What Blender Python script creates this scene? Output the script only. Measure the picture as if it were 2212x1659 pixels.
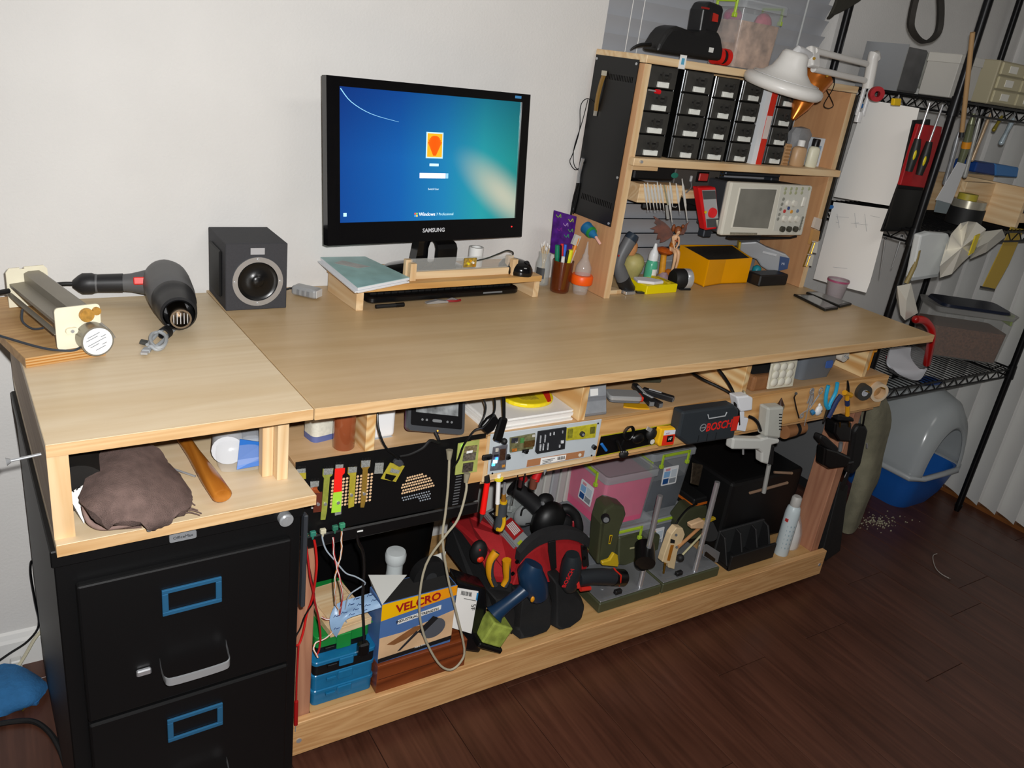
import bpy, bmesh, math, random
from mathutils import Matrix, Vector, Euler
random.seed(7)
for o in list(bpy.data.objects): bpy.data.objects.remove(o)
S = bpy.context.scene
COL = S.collection
V = Vector
# ---------------- camera ----------------
CX, CY, CZ = -.4359, -1.1943, 1.5224
YAW, PITCH, ROLL, FPX = .6069, .3875, .1390, 1752.2
_f = V((math.sin(YAW)*math.cos(PITCH), math.cos(YAW)*math.cos(PITCH), -math.sin(PITCH)))
_r = V((math.cos(YAW), -math.sin(YAW), 0)); _u = _r.cross(_f)
CR = math.cos(ROLL)*_r + math.sin(ROLL)*_u
CU = -math.sin(ROLL)*_r + math.cos(ROLL)*_u
CF = _f
CP = V((CX, CY, CZ))
cd = bpy.data.cameras.new('camera'); cam = bpy.data.objects.new('camera', cd); COL.objects.link(cam)
cd.sensor_width = 36; cd.lens = 36*FPX/2212; cd.clip_start = .02
cam.matrix_world = Matrix(((CR.x, CU.x, -CF.x, CX), (CR.y, CU.y, -CF.y, CY), (CR.z, CU.z, -CF.z, CZ), (0, 0, 0, 1)))
S.camera = cam
# ---------------- light ----------------
w = bpy.data.worlds.new('room_air'); S.world = w; w.use_nodes = True
w.node_tree.nodes['Background'].inputs[0].default_value = (.9, .95, 1, 1)
w.node_tree.nodes['Background'].inputs[1].default_value = .15
def lamp(name, kind, loc, energy, color, size):
    l = bpy.data.lights.new(name, kind); o = bpy.data.objects.new(name, l); COL.objects.link(o)
    o.location = loc; l.energy = energy; l.color = color
    if kind == 'AREA': l.shape = 'RECTANGLE'; l.size, l.size_y = size
    else: l.shadow_soft_size = size
    return o
fl_ = lamp('camera_flash', 'SPOT', CP + CU*.045 + CR*.03 + CF*.03, 124, (1, .995, .985), .012)
fl_.data.spot_size = 2.2; fl_.data.spot_blend = .75; fl_.matrix_world = Matrix.Translation(CP + CU*.045 + CR*.03 + CF*.03) @ cam.matrix_world.to_3x3().to_4x4()
lamp('ceiling_fill', 'AREA', (.9, -1.1, 2.40), 9, (1, .97, .92), (.9, .5))  # added overhead soft fill, not a lamp seen in the room
S.view_settings.view_transform = 'Standard'; S.view_settings.look = 'None'
S.view_settings.exposure = 0; S.view_settings.gamma = 1
# ---------------- geometry helpers ----------------
def ray(u, v): return CF*FPX + CR*(u-1106) - CU*(v-829.5)
def onp(u, v, ax, val):            # the point of a known plane that the photo shows at (u, v)
    d = ray(u, v); t = (val-CP[ax])/d[ax]; return CP + d*t
def onx(u, v, x): return onp(u, v, 0, x)
def ony(u, v, y): return onp(u, v, 1, y)
def onz(u, v, z): return onp(u, v, 2, z)
ROOT = {}
def put(o, label=None, cat=None, group=None, kind=None):
    if label: o['label'] = label
    if cat: o['category'] = cat
    if group: o['group'] = group
    if kind: o['kind'] = kind
    return o
def basis(x, y=None, z=None, loc=(0, 0, 0)):      # matrix from axes
    x = V(x).normalized() if x is not None else None
    if z is None: y = V(y).normalized(); z = x.cross(y).normalized(); y = z.cross(x)
    elif x is None: z = V(z).normalized(); y = V(y).normalized(); x = y.cross(z).normalized(); y = z.cross(x)
    else: z = V(z).normalized(); y = z.cross(x).normalized(); x = y.cross(z)
    m = Matrix((x, y, z)).transposed().to_4x4(); m.translation = V(loc); return m
def T(name, label, cat, loc=(0, 0, 0), rot=0, group=None, kind=None):
    o = bpy.data.objects.new(name, None); COL.objects.link(o); o.empty_display_size = .02
    if isinstance(rot, Matrix): m = rot.to_4x4().copy()
    elif isinstance(rot, (tuple, list)): m = Euler(rot).to_matrix().to_4x4()
    else: m = Matrix.Rotation(rot, 4, 'Z')
    if not (isinstance(rot, Matrix) and loc is None): m.translation = V(loc)
    o.matrix_world = m; ROOT[o.name] = m
    return put(o, label, cat, group, kind)
class M:
    def __init__(s): s.v = []; s.f = []; s.mi = []
    def add(s, vs, fs, mi=0, X=None):
        b = len(s.v)
        s.v += [X @ V(p) for p in vs] if X is not None else [V(p) for p in vs]
        s.f += [[b+i for i in f] for f in fs]; s.mi += [mi]*len(fs); return s
    def box(s, x0, x1, y0, y1, z0, z1, mi=0, X=None):
        return s.add([(x0,y0,z0),(x1,y0,z0),(x1,y1,z0),(x0,y1,z0),(x0,y0,z1),(x1,y0,z1),(x1,y1,z1),(x0,y1,z1)],
                     [(0,3,2,1),(4,5,6,7),(0,1,5,4),(1,2,6,5),(2,3,7,6),(3,0,4,7)], mi, X)
    def cbox(s, c, d, mi=0, X=None):
        return s.box(c[0]-d[0]/2, c[0]+d[0]/2, c[1]-d[1]/2, c[1]+d[1]/2, c[2]-d[2]/2, c[2]+d[2]/2, mi, X)
    def loft(s, rings, mi=0, X=None, caps=True, closed=False):
        n = len(rings[0]); vs = [p for r in rings for p in r]; fs = []
        R = len(rings)
        for i in range(R if closed else R-1):
            for j in range(n):
                a, b = i*n+j, i*n+(j+1) % n; c, d = ((i+1) % R)*n+(j+1) % n, ((i+1) % R)*n+j
                fs.append((a, b, c, d))
        if caps and not closed: fs.append(tuple(range(n))[::-1]); fs.append(tuple((R-1)*n+j for j in range(n)))
        return s.add(vs, fs, mi, X)
    def lathe(s, prof, n=20, mi=0, X=None, caps=True):
        return s.loft([[(r*math.cos(6.28319*j/n), r*math.sin(6.28319*j/n), z) for j in range(n)] for r, z in prof], mi, X, caps)
    def cyl(s, p0, p1, r0, r1=None, n=16, mi=0, X=None):
        p0, p1 = V(p0), V(p1); d = p1-p0; q = d.to_track_quat('Z', 'Y').to_matrix().to_4x4(); q.translation = p0
        if X is not None: q = X @ q
        return s.lathe([(r0, 0), (r0 if r1 is None else r1, d.length)], n, mi, q)
    def tube(s, pts, r, n=8, mi=0, X=None, smooth=0, closed=False):
        pts = [V(p) for p in pts]
        if smooth: pts = spline(pts, smooth, closed)
        rr = r if isinstance(r, (list, tuple)) else None
        rings = []; up = None; N = len(pts)
        for i, p in enumerate(pts):
            if closed: t = pts[(i+1) % N]-pts[i-1]
            else: t = pts[min(i+1, N-1)]-pts[max(i-1, 0)]
            t = t.normalized() if t.length > 1e-9 else V((0, 0, 1))
            if up is None: up = t.orthogonal().normalized()
            up = (up-t*up.dot(t)); up = up.normalized() if up.length > 1e-6 else t.orthogonal().normalized()
            b = t.cross(up)
            q = (rr[0]+(rr[-1]-rr[0])*i/(N-1) if len(rr) != N else rr[i]) if rr else r
            rings.append([p+up*q*math.cos(6.28319*j/n)+b*q*math.sin(6.28319*j/n) for j in range(n)])
        return s.loft(rings, mi, X, closed=closed)
    def prism(s, poly, d0, d1, mi=0, X=None):          # polygon in local xz, thickness along y
        a = sum(poly[i][0]*poly[(i+1) % len(poly)][1]-poly[(i+1) % len(poly)][0]*poly[i][1] for i in range(len(poly)))
        if a < 0: poly = poly[::-1]
        return s.loft([[(x, d1, z) for x, z in poly], [(x, d0, z) for x, z in poly]], mi, X)
    def plate(s, poly, z0, z1, mi=0, X=None):          # polygon in local xy, thickness along z
        a = sum(poly[i][0]*poly[(i+1) % len(poly)][1]-poly[(i+1) % len(poly)][0]*poly[i][1] for i in range(len(poly)))
        if a < 0: poly = poly[::-1]
        return s.loft([[(x, y, z0) for x, y in poly], [(x, y, z1) for x, y in poly]], mi, X)
    def sph(s, c, r, n=14, m=8, mi=0, X=None):
        r = r if isinstance(r, (tuple, list)) else (r, r, r)
        rings = [[(c[0]+r[0]*math.sin(a)*math.cos(6.28319*j/n), c[1]+r[1]*math.sin(a)*math.sin(6.28319*j/n), c[2]-r[2]*math.cos(a)) for j in range(n)]
                 for a in [max(.03, min(3.11, math.pi*i/m)) for i in range(m+1)]]
        return s.loft(rings, mi, X)
    def ring(s, ro, ri, z0, z1, n=28, mi=0, X=None):
        P = [(ro, z0), (ro, z1), (ri, z1), (ri, z0)]
        vs = [[(r*math.cos(6.28319*j/n), r*math.sin(6.28319*j/n), z) for r, z in P] for j in range(n)]
        return s.loft(vs, mi, X, closed=True)
    def build(s, name, mat, parent=None, smooth=35, bev=0, seg=1, w=False, kind=None, label=None, cat=None, group=None, sub=0):
        vs = s.v
        if w and parent is not None:
            I = ROOT[parent.name].inverted(); vs = [I @ p for p in vs]
        me = bpy.data.meshes.new(name); me.from_pydata([tuple(p) for p in vs], [], s.f)
        mats = mat if isinstance(mat, (list, tuple)) else [mat]
        for m_ in mats: me.materials.append(m_)
        if len(mats) > 1: me.polygons.foreach_set('material_index', [min(i, len(mats)-1) for i in s.mi])
        bm = bmesh.new(); bm.from_mesh(me); bmesh.ops.recalc_face_normals(bm, faces=bm.faces); bm.to_mesh(me); bm.free()
        if smooth: me.shade_smooth(); me.set_sharp_from_angle(angle=math.radians(smooth))
        o = bpy.data.objects.new(name, me); COL.objects.link(o)
        if parent is not None: o.parent = parent; ROOT[o.name] = ROOT[parent.name]
        else: ROOT[o.name] = Matrix()
        if bev:
            b = o.modifiers.new('edge', 'BEVEL'); b.width = bev; b.segments = seg; b.limit_method = 'ANGLE'; b.angle_limit = .6
            b.use_clamp_overlap = True
        if sub:
            b = o.modifiers.new('soft', 'SUBSURF'); b.levels = b.render_levels = sub
        return put(o, label, cat, group, kind)
def spline(pts, k=4, closed=False):
    pts = [V(p) for p in pts]; n = len(pts); out = []
    for i in range(n if closed else n-1):
        g = (lambda j: pts[j % n]) if closed else (lambda j: pts[max(0, min(n-1, j))])
        a, b, c, d = g(i-1), g(i), g(i+1), g(i+2)
        for q in range(k):
            t = q/k
            out.append(.5*((2*b)+(c-a)*t+(2*a-5*b+4*c-d)*t*t+(3*b-a-3*c+d)*t**3))
    if not closed: out.append(pts[-1])
    return out
def single(o, label, cat, group=None, kind=None): return put(o, label, cat, group, kind)
def rrect(w, h, r, n=4, cx=0, cy=0):
    return [(cx+sx*(w/2-r)+r*math.cos(a), cy+sy*(h/2-r)+r*math.sin(a)) for sx, sy, a0 in ((1,1,0),(-1,1,90),(-1,-1,180),(1,-1,270))
            for a in [math.radians(a0+90*i/n) for i in range(n+1)]]
def dup(root, loc, rot=None, label=None, group=None):
    r = root.copy(); COL.objects.link(r)
    m = ROOT[root.name].copy() if rot is None else (rot.to_4x4().copy() if isinstance(rot, Matrix) else Matrix.Rotation(rot, 4, 'Z'))
    m.translation = V(loc); r.matrix_world = m; ROOT[r.name] = m
    if label: r['label'] = label
    if group: r['group'] = group
    def kids(a, b):
        for ch in list(a.children):
            c = ch.copy(); COL.objects.link(c); c.parent = b; ROOT[c.name] = m; kids(ch, c)
    kids(root, r); return r
def text(body, size, mat, parent, X, name='lettering', ext=.0002, sx=1, space=1, bold=0):   # X: world matrix, text in its xy plane, centred
    cu = bpy.data.curves.new('t', 'FONT'); cu.body = body; cu.size = size; cu.extrude = ext; cu.align_x = 'CENTER'; cu.align_y = 'CENTER'
    cu.resolution_u = 2; cu.space_character = space; cu.offset = bold*size
    o = bpy.data.objects.new('t', cu); COL.objects.link(o)
    dg = bpy.context.evaluated_depsgraph_get(); me = bpy.data.meshes.new_from_object(o.evaluated_get(dg))
    bpy.data.objects.remove(o); bpy.data.curves.remove(cu)
    I = (ROOT[parent.name].inverted() if parent is not None else Matrix()) @ X @ Matrix.Diagonal((sx, 1, 1, 1))
    me.transform(I); me.name = name; me.materials.clear(); me.materials.append(mat)
    q = bpy.data.objects.new(name, me); COL.objects.link(q)
    if parent is not None: q.parent = parent; ROOT[q.name] = ROOT[parent.name]
    return q
# ---------------- materials ----------------
MATS = {}
def lin(h):
    if isinstance(h, str):
        h = h.lstrip('#'); h = [int(h[i:i+2], 16)/255 for i in (0, 2, 4)]
    return tuple(c/12.92 if c <= .04045 else ((c+.055)/1.055)**2.4 for c in h)+(1,)
def mat(hexc, rough=.5, metal=0, noise=0, scale=40, bump=0, bscale=200, alpha=1, trans=0, emit=0, coat=0, sheen=0, ior=1.45):
    k = (hexc, rough, metal, noise, scale, bump, bscale, alpha, trans, emit, coat, sheen)
    if k in MATS: return MATS[k]
    m = bpy.data.materials.new('surface_'+str(len(MATS))); m.use_nodes = True; MATS[k] = m
    nt = m.node_tree; p = nt.nodes['Principled BSDF']; c = lin(hexc)
    p.inputs['Base Color'].default_value = c; p.inputs['Roughness'].default_value = rough; p.inputs['Metallic'].default_value = metal
    p.inputs['Alpha'].default_value = alpha; p.inputs['Transmission Weight'].default_value = trans; p.inputs['IOR'].default_value = ior
    p.inputs['Coat Weight'].default_value = coat; p.inputs['Sheen Weight'].default_value = sheen
    if emit: p.inputs['Emission Color'].default_value = c; p.inputs['Emission Strength'].default_value = emit
    if noise or bump:
        tc = nt.nodes.new('ShaderNodeTexCoord')
    if noise:
        t = nt.nodes.new('ShaderNodeTexNoise'); t.inputs['Scale'].default_value = scale; t.inputs['Detail'].default_value = 4
        nt.links.new(tc.outputs['Object'], t.inputs['Vector'])
        r = nt.nodes.new('ShaderNodeValToRGB'); nt.links.new(t.outputs['Fac'], r.inputs[0])
        r.color_ramp.elements[0].position = .3; r.color_ramp.elements[1].position = .7
        r.color_ramp.elements[0].color = tuple(x*(1-noise) for x in c[:3])+(1,); r.color_ramp.elements[1].color = tuple(min(1, x*(1+noise*.6)) for x in c[:3])+(1,)
        nt.links.new(r.outputs[0], p.inputs['Base Color'])
    if bump:
        t = nt.nodes.new('ShaderNodeTexNoise'); t.inputs['Scale'].default_value = bscale; t.inputs['Detail'].default_value = 3
        nt.links.new(tc.outputs['Object'], t.inputs['Vector'])
        b = nt.nodes.new('ShaderNodeBump'); b.inputs['Strength'].default_value = bump; b.inputs['Distance'].default_value = .002
        nt.links.new(t.outputs['Fac'], b.inputs['Height']); nt.links.new(b.outputs[0], p.inputs['Normal'])
    return m
def wood(name, a, b, axis=0, sc=1, rough=.45, ring=.5, mid=None, patch=0):   # grain stretched along an axis, a light / b dark
    k = ('wood', name)
    if k in MATS: return MATS[k]
    m = bpy.data.materials.new(name); m.use_nodes = True; MATS[k] = m
    nt = m.node_tree; N = nt.nodes; Lk = nt.links.new; p = N['Principled BSDF']; p.inputs['Roughness'].default_value = rough
    tc = N.new('ShaderNodeTexCoord'); mp = N.new('ShaderNodeMapping'); Lk(tc.outputs['Object'], mp.inputs[0])
    s3 = [34*sc]*3; s3[axis] = 2.2*sc; mp.inputs['Scale'].default_value = s3
    n1 = N.new('ShaderNodeTexNoise'); n1.inputs['Scale'].default_value = 1.0; n1.inputs['Detail'].default_value = 6; n1.inputs['Roughness'].default_value = .65; n1.inputs['Distortion'].default_value = .6
    Lk(mp.outputs[0], n1.inputs['Vector'])
    mp2 = N.new('ShaderNodeMapping'); Lk(tc.outputs['Object'], mp2.inputs[0]); s4 = [20*sc]*3; s4[axis] = 1.3*sc; mp2.inputs['Scale'].default_value = s4
    n2 = N.new('ShaderNodeTexNoise'); n2.inputs['Scale'].default_value = .8; n2.inputs['Detail'].default_value = 1; Lk(mp2.outputs[0], n2.inputs['Vector'])
    mu = N.new('ShaderNodeMath'); mu.operation = 'MULTIPLY'; mu.inputs[1].default_value = 16; Lk(n2.outputs['Fac'], mu.inputs[0])
    fr = N.new('ShaderNodeMath'); fr.operation = 'PINGPONG'; fr.inputs[1].default_value = 1; Lk(mu.outputs[0], fr.inputs[0])
    mx = N.new('ShaderNodeMix'); mx.data_type = 'FLOAT'; mx.inputs[0].default_value = ring; Lk(n1.outputs['Fac'], mx.inputs[2]); Lk(fr.outputs[0], mx.inputs[3])
    r = N.new('ShaderNodeValToRGB'); Lk(mx.outputs[0], r.inputs[0])
    r.color_ramp.elements[0].position = .2; r.color_ramp.elements[0].color = lin(b); r.color_ramp.elements[1].position = .75; r.color_ramp.elements[1].color = lin(a)
    if mid: e = r.color_ramp.elements.new(.45); e.color = lin(mid)
    out = r.outputs[0]
    if patch:
        n3 = N.new('ShaderNodeTexNoise'); n3.inputs['Scale'].default_value = 3; n3.inputs['Detail'].default_value = 3; Lk(tc.outputs['Object'], n3.inputs['Vector'])
        r3 = N.new('ShaderNodeValToRGB'); r3.color_ramp.elements[0].position = .35; r3.color_ramp.elements[1].position = .65
        r3.color_ramp.elements[0].color = (1-patch, 1-patch*1.15, 1-patch*1.4, 1); r3.color_ramp.elements[1].color = (1, 1, 1, 1); Lk(n3.outputs['Fac'], r3.inputs[0])
        mm = N.new('ShaderNodeMix'); mm.data_type = 'RGBA'; mm.blend_type = 'MULTIPLY'; mm.inputs[0].default_value = 1; Lk(out, mm.inputs[6]); Lk(r3.outputs[0], mm.inputs[7]); out = mm.outputs[2]
    Lk(out, p.inputs['Base Color'])
    bp = N.new('ShaderNodeBump'); bp.inputs['Strength'].default_value = .12; bp.inputs['Distance'].default_value = .001; Lk(n1.outputs['Fac'], bp.inputs['Height']); Lk(bp.outputs[0], p.inputs['Normal'])
    return m
PINE = wood('pine_x', '#e5cca4', '#cfa878', 0, 1, .5, .35)
PINEY = wood('pine_y', '#e5cca4', '#cfa878', 1, 1, .5, .35)
PINEZ = wood('pine_z', '#e5cca4', '#cfa878', 2, 1, .5, .35)
PLY = wood('plywood_top', '#cfb48c', '#bf9f72', 0, .7, .38, .12, None, .12)
PLYL = wood('plywood_pale', '#e2cfb0', '#d2b890', 0, .7, .42, .15, None, .06)
EDGE = wood('plywood_edge', '#dcba8c', '#b88c58', 0, 1.6, .6, .2)
FIR = wood('fir_beam', '#d9ac77', '#bd8a56', 0, 2.2, .5, .4)
REDW = wood('reddish_post', '#bd8a6c', '#96614a', 2, 1, .5, .25)
BLACK = mat('#0b0b0c', .35); BLACKM = mat('#121213', .6); RUBBER = mat('#19191a', .75); DGREY = mat('#2c2d2f', .55)
GREY = mat('#77797b', .5); LGREY = mat('#b9babb', .5); WHITE = mat('#e9e9e6', .5); PAPER = mat('#eceae6', .8)
STEEL = mat('#c2c5c8', .3, .6); CHROME = mat('#d6d8dc', .15, .75); DSTEEL = mat('#55575a', .4, 1); BRASS = mat('#b8923c', .35, 1)
RED = mat('#c01818', .45); GLASS = mat('#f4f7f6', .03, 0, 0, 40, 0, 200, 1, 1)
H = .926; YW = .675; HS = .1275; ZS = .767; XE = 1.836; TH = .0357
# ================= the room =================
WALL = mat('#dad8d5', .85, 0, .03, 6, .35, 160)
def struct(name, m, mt, parent=None, bev=0, smooth=0, w=False): return m.build(name, mt, parent, smooth=smooth, bev=bev, kind='structure', w=w)
X0, X1, Y0 = -1.5, 3.0, -3.4
WX0, WX1, WZ0, WZ1 = 1.0, 1.917, .9, 2.1
wb = M().box(X0, WX0, YW, YW+.12, 0, 2.45).box(WX1, X1+.1, YW, YW+.12, 0, 2.45).box(WX0, WX1, YW, YW+.12, 0, WZ0).box(WX0, WX1, YW, YW+.12, WZ1, 2.45)
struct('wall_back', wb, WALL)
struct('wall_right', M().box(X1, X1+.1, Y0, YW, 0, 2.45), WALL)
struct('wall_left', M().box(X0-.1, X0, Y0, YW+.12, 0, 2.45), WALL)
struct('wall_front', M().box(X0-.1, X1+.1, Y0-.1, Y0, 0, 2.45), WALL)
struct('ceiling', M().box(X0-.1, X1+.1, Y0-.1, YW+.12, 2.45, 2.55), mat('#e4e2dd', .9))
def profile(x0, x1, y, name):
    pr = [(0, 0), (-.014, 0), (-.014, .07), (-.010, .078), (-.006, .09), (0, .095)]
    m = M().loft([[(x, y+a, b) for a, b in pr] for x in (x0, x1)])
    return struct(name, m, mat('#e6e5e2', .5), None, 0, 0)
profile(X0, X1, YW, 'baseboard_back')
# floor boards: laminate planks laid towards the back wall
fl = M().box(X0, X1, Y0, YW, -.03, -.004); floor = struct('floor', fl, mat('#1c0f0a', .7)); ROOT['floor'] = Matrix()
PLANKM = wood('dark_laminate', '#5e3a2c', '#341d14', 1, .9, .36, .12, '#4a2b20', .22)
PW = .19; pm = {}
rnd = random.Random(3); nx = int((X1-X0)/PW)+1
for i in range(nx):
    xa = X0+i*PW; off = rnd.random()*1.2; ya = YW-off
    cuts = [YW]+[ya-1.22*k for k in range(5) if ya-1.22*k > Y0]+[Y0]
    for a, b in zip(cuts, cuts[1:]):
        if a-b < .02: continue
        m = M().box(.0008, min(PW, X1-xa)-.0008, -(a-b)+.0008, -.0008, -.004, 0)
        o = m.build('plank', PLANKM, floor, smooth=0, bev=.0009); o.location = (xa, a, 0)
# window with horizontal blind behind the hutch
win = M()
FW = .05
for a in ((WX0, WX0+FW, WZ0, WZ1), (WX1-FW, WX1, WZ0, WZ1), (WX0+FW, WX1-FW, WZ0, WZ0+FW), (WX0+FW, WX1-FW, WZ1-FW, WZ1)): win.box(a[0], a[1], YW+.07, YW+.11, a[2], a[3])
wo = struct('window_1', win, mat('#d8d8d6', .5)); ROOT['window_1'] = Matrix()
M().box(WX0+FW, WX1-FW, YW+.085, YW+.09, WZ0+FW, WZ1-FW).build('pane', mat('#10151c', .05, 0, 0, 40, 0, 200, 1, .3), wo, 0)
bl = T('horizontal_blind', 'closed grey horizontal slat blind hanging behind the wooden hutch', 'window blind', (1.458, YW+.03, WZ0))
SLAT = mat('#a9abb0', .45, 0, .03, 8)
sm = None; k = 0; z = .012
while z < WZ1-WZ0-.06:
    m = M().loft([[(x, .010-.020*t+.003*math.sin(3.14*t), -.0235+.047*t) for t in (0, .25, .5, .75, 1)]+[(x, .0125-.020*t+.003*math.sin(3.14*t), -.0235+.047*t) for t in (1, .75, .5, .25, 0)] for x in (-.445, .445)])
    if sm is None: o = m.build('slat', SLAT, bl, 30); sm = o
    else: o = sm.copy(); COL.objects.link(o); o.parent = bl
    o.location = (0, 0, z+.022); z += .0457; k += 1
M().box(-.45, .45, -.015, .025, WZ1-WZ0-.055, WZ1-WZ0-.005).build('headrail', SLAT, bl, bev=.003)
M().box(-.445, .445, -.012, .012, -.006, .008).build('bottom_rail', SLAT, bl, bev=.003)
for x in (-.37, -.33): M().cyl((x, -.020, .01), (x, -.020, WZ1-WZ0-.06), .0012, n=6).build('cord', WHITE, bl)
M().cyl((.30, -.020, .4), (.32, -.020, WZ1-WZ0-.06), .003, n=8).build('tilt_wand', mat('#dfe3e3', .1, alpha=.5), bl)
# sliding door side: vertical blind on the right wall
vb = T('vertical_blind', 'pale grey vertical vane blind over the right wall beyond the rack', 'window blind', (2.95, -.6, 0))
VANE = mat('#dededb', .6, 0, .03, 5)
vm = None
for i in range(16):
    y = 1.20-.0775*i
    if vm is None:
        m = M().loft([[(.024*math.cos(t*3.14/2)*0+(t)*.020+.004*math.sin((t+1)*1.57), .042*t+ .0, z_) for t in (-1, -.6, -.2, .2, .6, 1)]+[(t*.020+.004*math.sin((t+1)*1.57)+.0012, .042*t, z_) for t in (1, .6, .2, -.2, -.6, -1)] for z_ in (.03, 2.2)])
        o = m.build('vane', VANE, vb, 30); vm = o
    else: o = vm.copy(); COL.objects.link(o); o.parent = vb
    o.location = (0, y, 0)
M().box(-.025, .02, -.05, 1.26, 2.2, 2.25).build('headrail', WHITE, vb, bev=.003)
M().box(X1-.03, X1, -2.6, YW, 0, .018).build('trim_1', mat('#7a4a22', .45, 0, .2, 10), None, 0, kind='structure')
# ================= left unit: filing cabinet + cubby =================
LU = Matrix.Rotation(TH, 4, 'Z')
def lu(x, y, z): return LU @ V((x, y, z))
XC = .396
cb = T('cubby_box', 'open plywood cubby box with pale top standing on the black filing cabinet', 'cubby', (0, 0, .746), TH)
ZB = H-.746
DL = .655
M().box(-XC, -.001, 0, DL, ZB-.0195, ZB).build('top_panel', [PLYL], cb, 0, bev=.001)
M().box(-XC, -.002, -.0006, .0, ZB-.0195, ZB-.0005).build('front_edge', EDGE, cb, 0)
M().box(-XC, -XC+.02, .004, DL, .02, ZB-.0195).build('side_panel', [wood('grey_ply', '#b29a80', '#947b63', 1, 1, .6, .2)], cb, 0, bev=.001)
M().box(-XC+.0002, -XC+.028, .0030, .0040, .02, ZB-.0195).build('front_edge', PINEZ, cb, 0)
M().box(-XC, .004, -.014, DL, 0, .02).build('bottom_panel', [PLYL], cb, 0, bev=.001)
M().box(-XC, .004, -.0146, -.014, 0.0003, .0195).build('front_edge', EDGE, cb, 0)
M().box(-.042, -.022, .055, DL, .02, ZB-.0195).build('side_panel', PINEZ, cb, 0, bev=.001)
M().box(-.062, -.0605+.018, .075, .095, .02, ZB-.0195).build('corner_block', PINEZ, cb, 0, bev=.001)
M().box(-XC+.02, -.042, DL-.008, DL, .02, ZB-.0195).build('back_panel', PLYL, cb, 0)
# filing cabinet
FC = mat('#040405', .5, 0, 0, 40, .05, 600)
fc = T('filing_cabinet', 'black steel filing cabinet under the cubby box', 'filing cabinet', (0, 0, 0), TH)
fx0, fx1, fz = -XC-.004, -.012, .745
M().box(fx0, fx1, .012, .62, .0, fz-.03).box(fx0-.004, fx1+.002, .004, .625, fz-.03, fz).build('body', FC, fc, 0, bev=.002)
M().box(fx1, fx1+.008, -.004, .012, .52, .72).build('side_strip', mat('#303338', .5), fc, 0, bev=.002)
HB = mat('#3c7fae', .3, .6)
for z0, z1 in ((.405, .712), (.075, .398)):
    d = M().box(fx0+.026, fx1-.022, -.006, .010, z0, z1-.032 if z1 > .6 else z1).build('drawer', FC, fc, 0, bev=.004, seg=2)
    zc = z1-.10 if z1 > .6 else z1-.065; xm = -.205
    fr = M()
    for a in ((-.048, .048, .018, .026), (-.048, .048, -.026, -.018), (-.048, -.038, -.018, .018), (.038, .048, -.018, .018)): fr.box(xm+a[0], xm+a[1], -.0105, -.006, zc+a[2], zc+a[3])
    fr.build('label_holder', HB, d, 0, bev=.0012, seg=2)
    zh = zc-.135
    pts = [(xm-.055, -.006, zh+.015), (xm-.055, -.022, zh+.002), (xm-.052, -.036, zh-.004), (xm-.035, -.040, zh-.006), (xm+.035, -.040, zh-.006), (xm+.052, -.036, zh-.004), (xm+.055, -.022, zh+.002), (xm+.055, -.006, zh+.015)]
    hm = M(); pp = spline(pts, 4); rings = []
    for p_ in pp: rings.append([p_+V((0, -.002, .007)), p_+V((0, .002, .007)), p_+V((0, .002, -.007)), p_+V((0, -.002, -.007))])
    hm.loft(rings).build('handle', STEEL, d)
    M().box(xm-.093, xm-.070, -.014, -.006, zh+.000, zh+.012).build('thumb_latch', CHROME, d, 0, bev=.002)
lk = M().cyl((-.046, .004, .722), (-.046, -.008, .722), .0125, n=24).cyl((-.046, -.008, .722), (-.046, -.011, .722), .009, n=24).box(-.047, -.045, -.0115, -.0105, .717, .727)
lk.build('lock', STEEL, fc, 40)
M().plate(rrect(.042, .015, .003), 0, .003, X=basis((1, 0, 0), (0, 0, 1), None, (-.215, -.0015+.0055, .727))).build('name_badge', mat('#8b8d90', .4, .2), fc, 30)
text('OfficeMax', .0075, mat('#222428', .4), fc, LU @ basis((1, 0, 0), (0, 0, 1), None, (-.215, .0008, .727)))
# ================= main workbench =================
wbn = T('workbench', 'long plywood workbench with cubby shelf and low storage shelf', 'workbench', (0, 0, 0))
M().plate([(.0005, 0), (XE, 0), (XE, YW-.002), (.0008-math.sin(TH)*.66, YW-.002)], H-.0215, H).build('tabletop', PLY, wbn, 0, bev=.001)
M().box(.001, XE-.001, -.0007, 0, H-.021, H-.0006).build('front_edge', EDGE, wbn, 0)
XR = 1.816
M().box(.004, XR, .097, YW-.012, ZS-.019, ZS).build('cubby_shelf', wood('shelf_ply', '#dcb88c', '#c39b6c', 0, .8, .5, .2), wbn, 0, bev=.001)
ZA = .648
M().box(.37, XR, .080, .0968, ZA+.018, ZS+.001).build('apron', wood('apron_fir', '#dcae74', '#bd8a50', 0, .8, .5, .45), wbn, 0, bev=.001)
M().box(.37, XR, .0969, .114, ZA, ZS-.02).build('rail', FIR, wbn, 0, bev=.001)
KNOT = wood('knotty_pine', '#eccf9c', '#cf9d60', 1, .7, .5, .75)
for xa in (.140, .655, 1.185, 1.700):
    M().box(xa, xa+.019, .097, YW-.012, ZS+.0005, H-.022).build('divider', KNOT, wbn, 0, bev=.001)
for xa, nm in ((.022, 'leg'), (1.760, 'leg')):
    M().box(xa, xa+.038, .118, .205, .012, ZS-.02).build('leg', REDW, wbn, 0, bev=.002)
    M().box(xa, xa+.038, .53, .618, .012, ZS-.02).build('leg', REDW, wbn, 0, bev=.002)
M().box(.006, XR+.004, .0975, .117, HS-.0925, HS).build('front_beam', FIR, wbn, 0, bev=.0015)
M().box(.006, XR+.004, .62, .64, HS-.0925, HS-.019).build('back_beam', FIR, wbn, 0)
M().box(XR-.015, XR+.004, .118, .62, HS-.0925, HS-.019).build('end_beam', FIR, wbn, 0)
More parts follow.
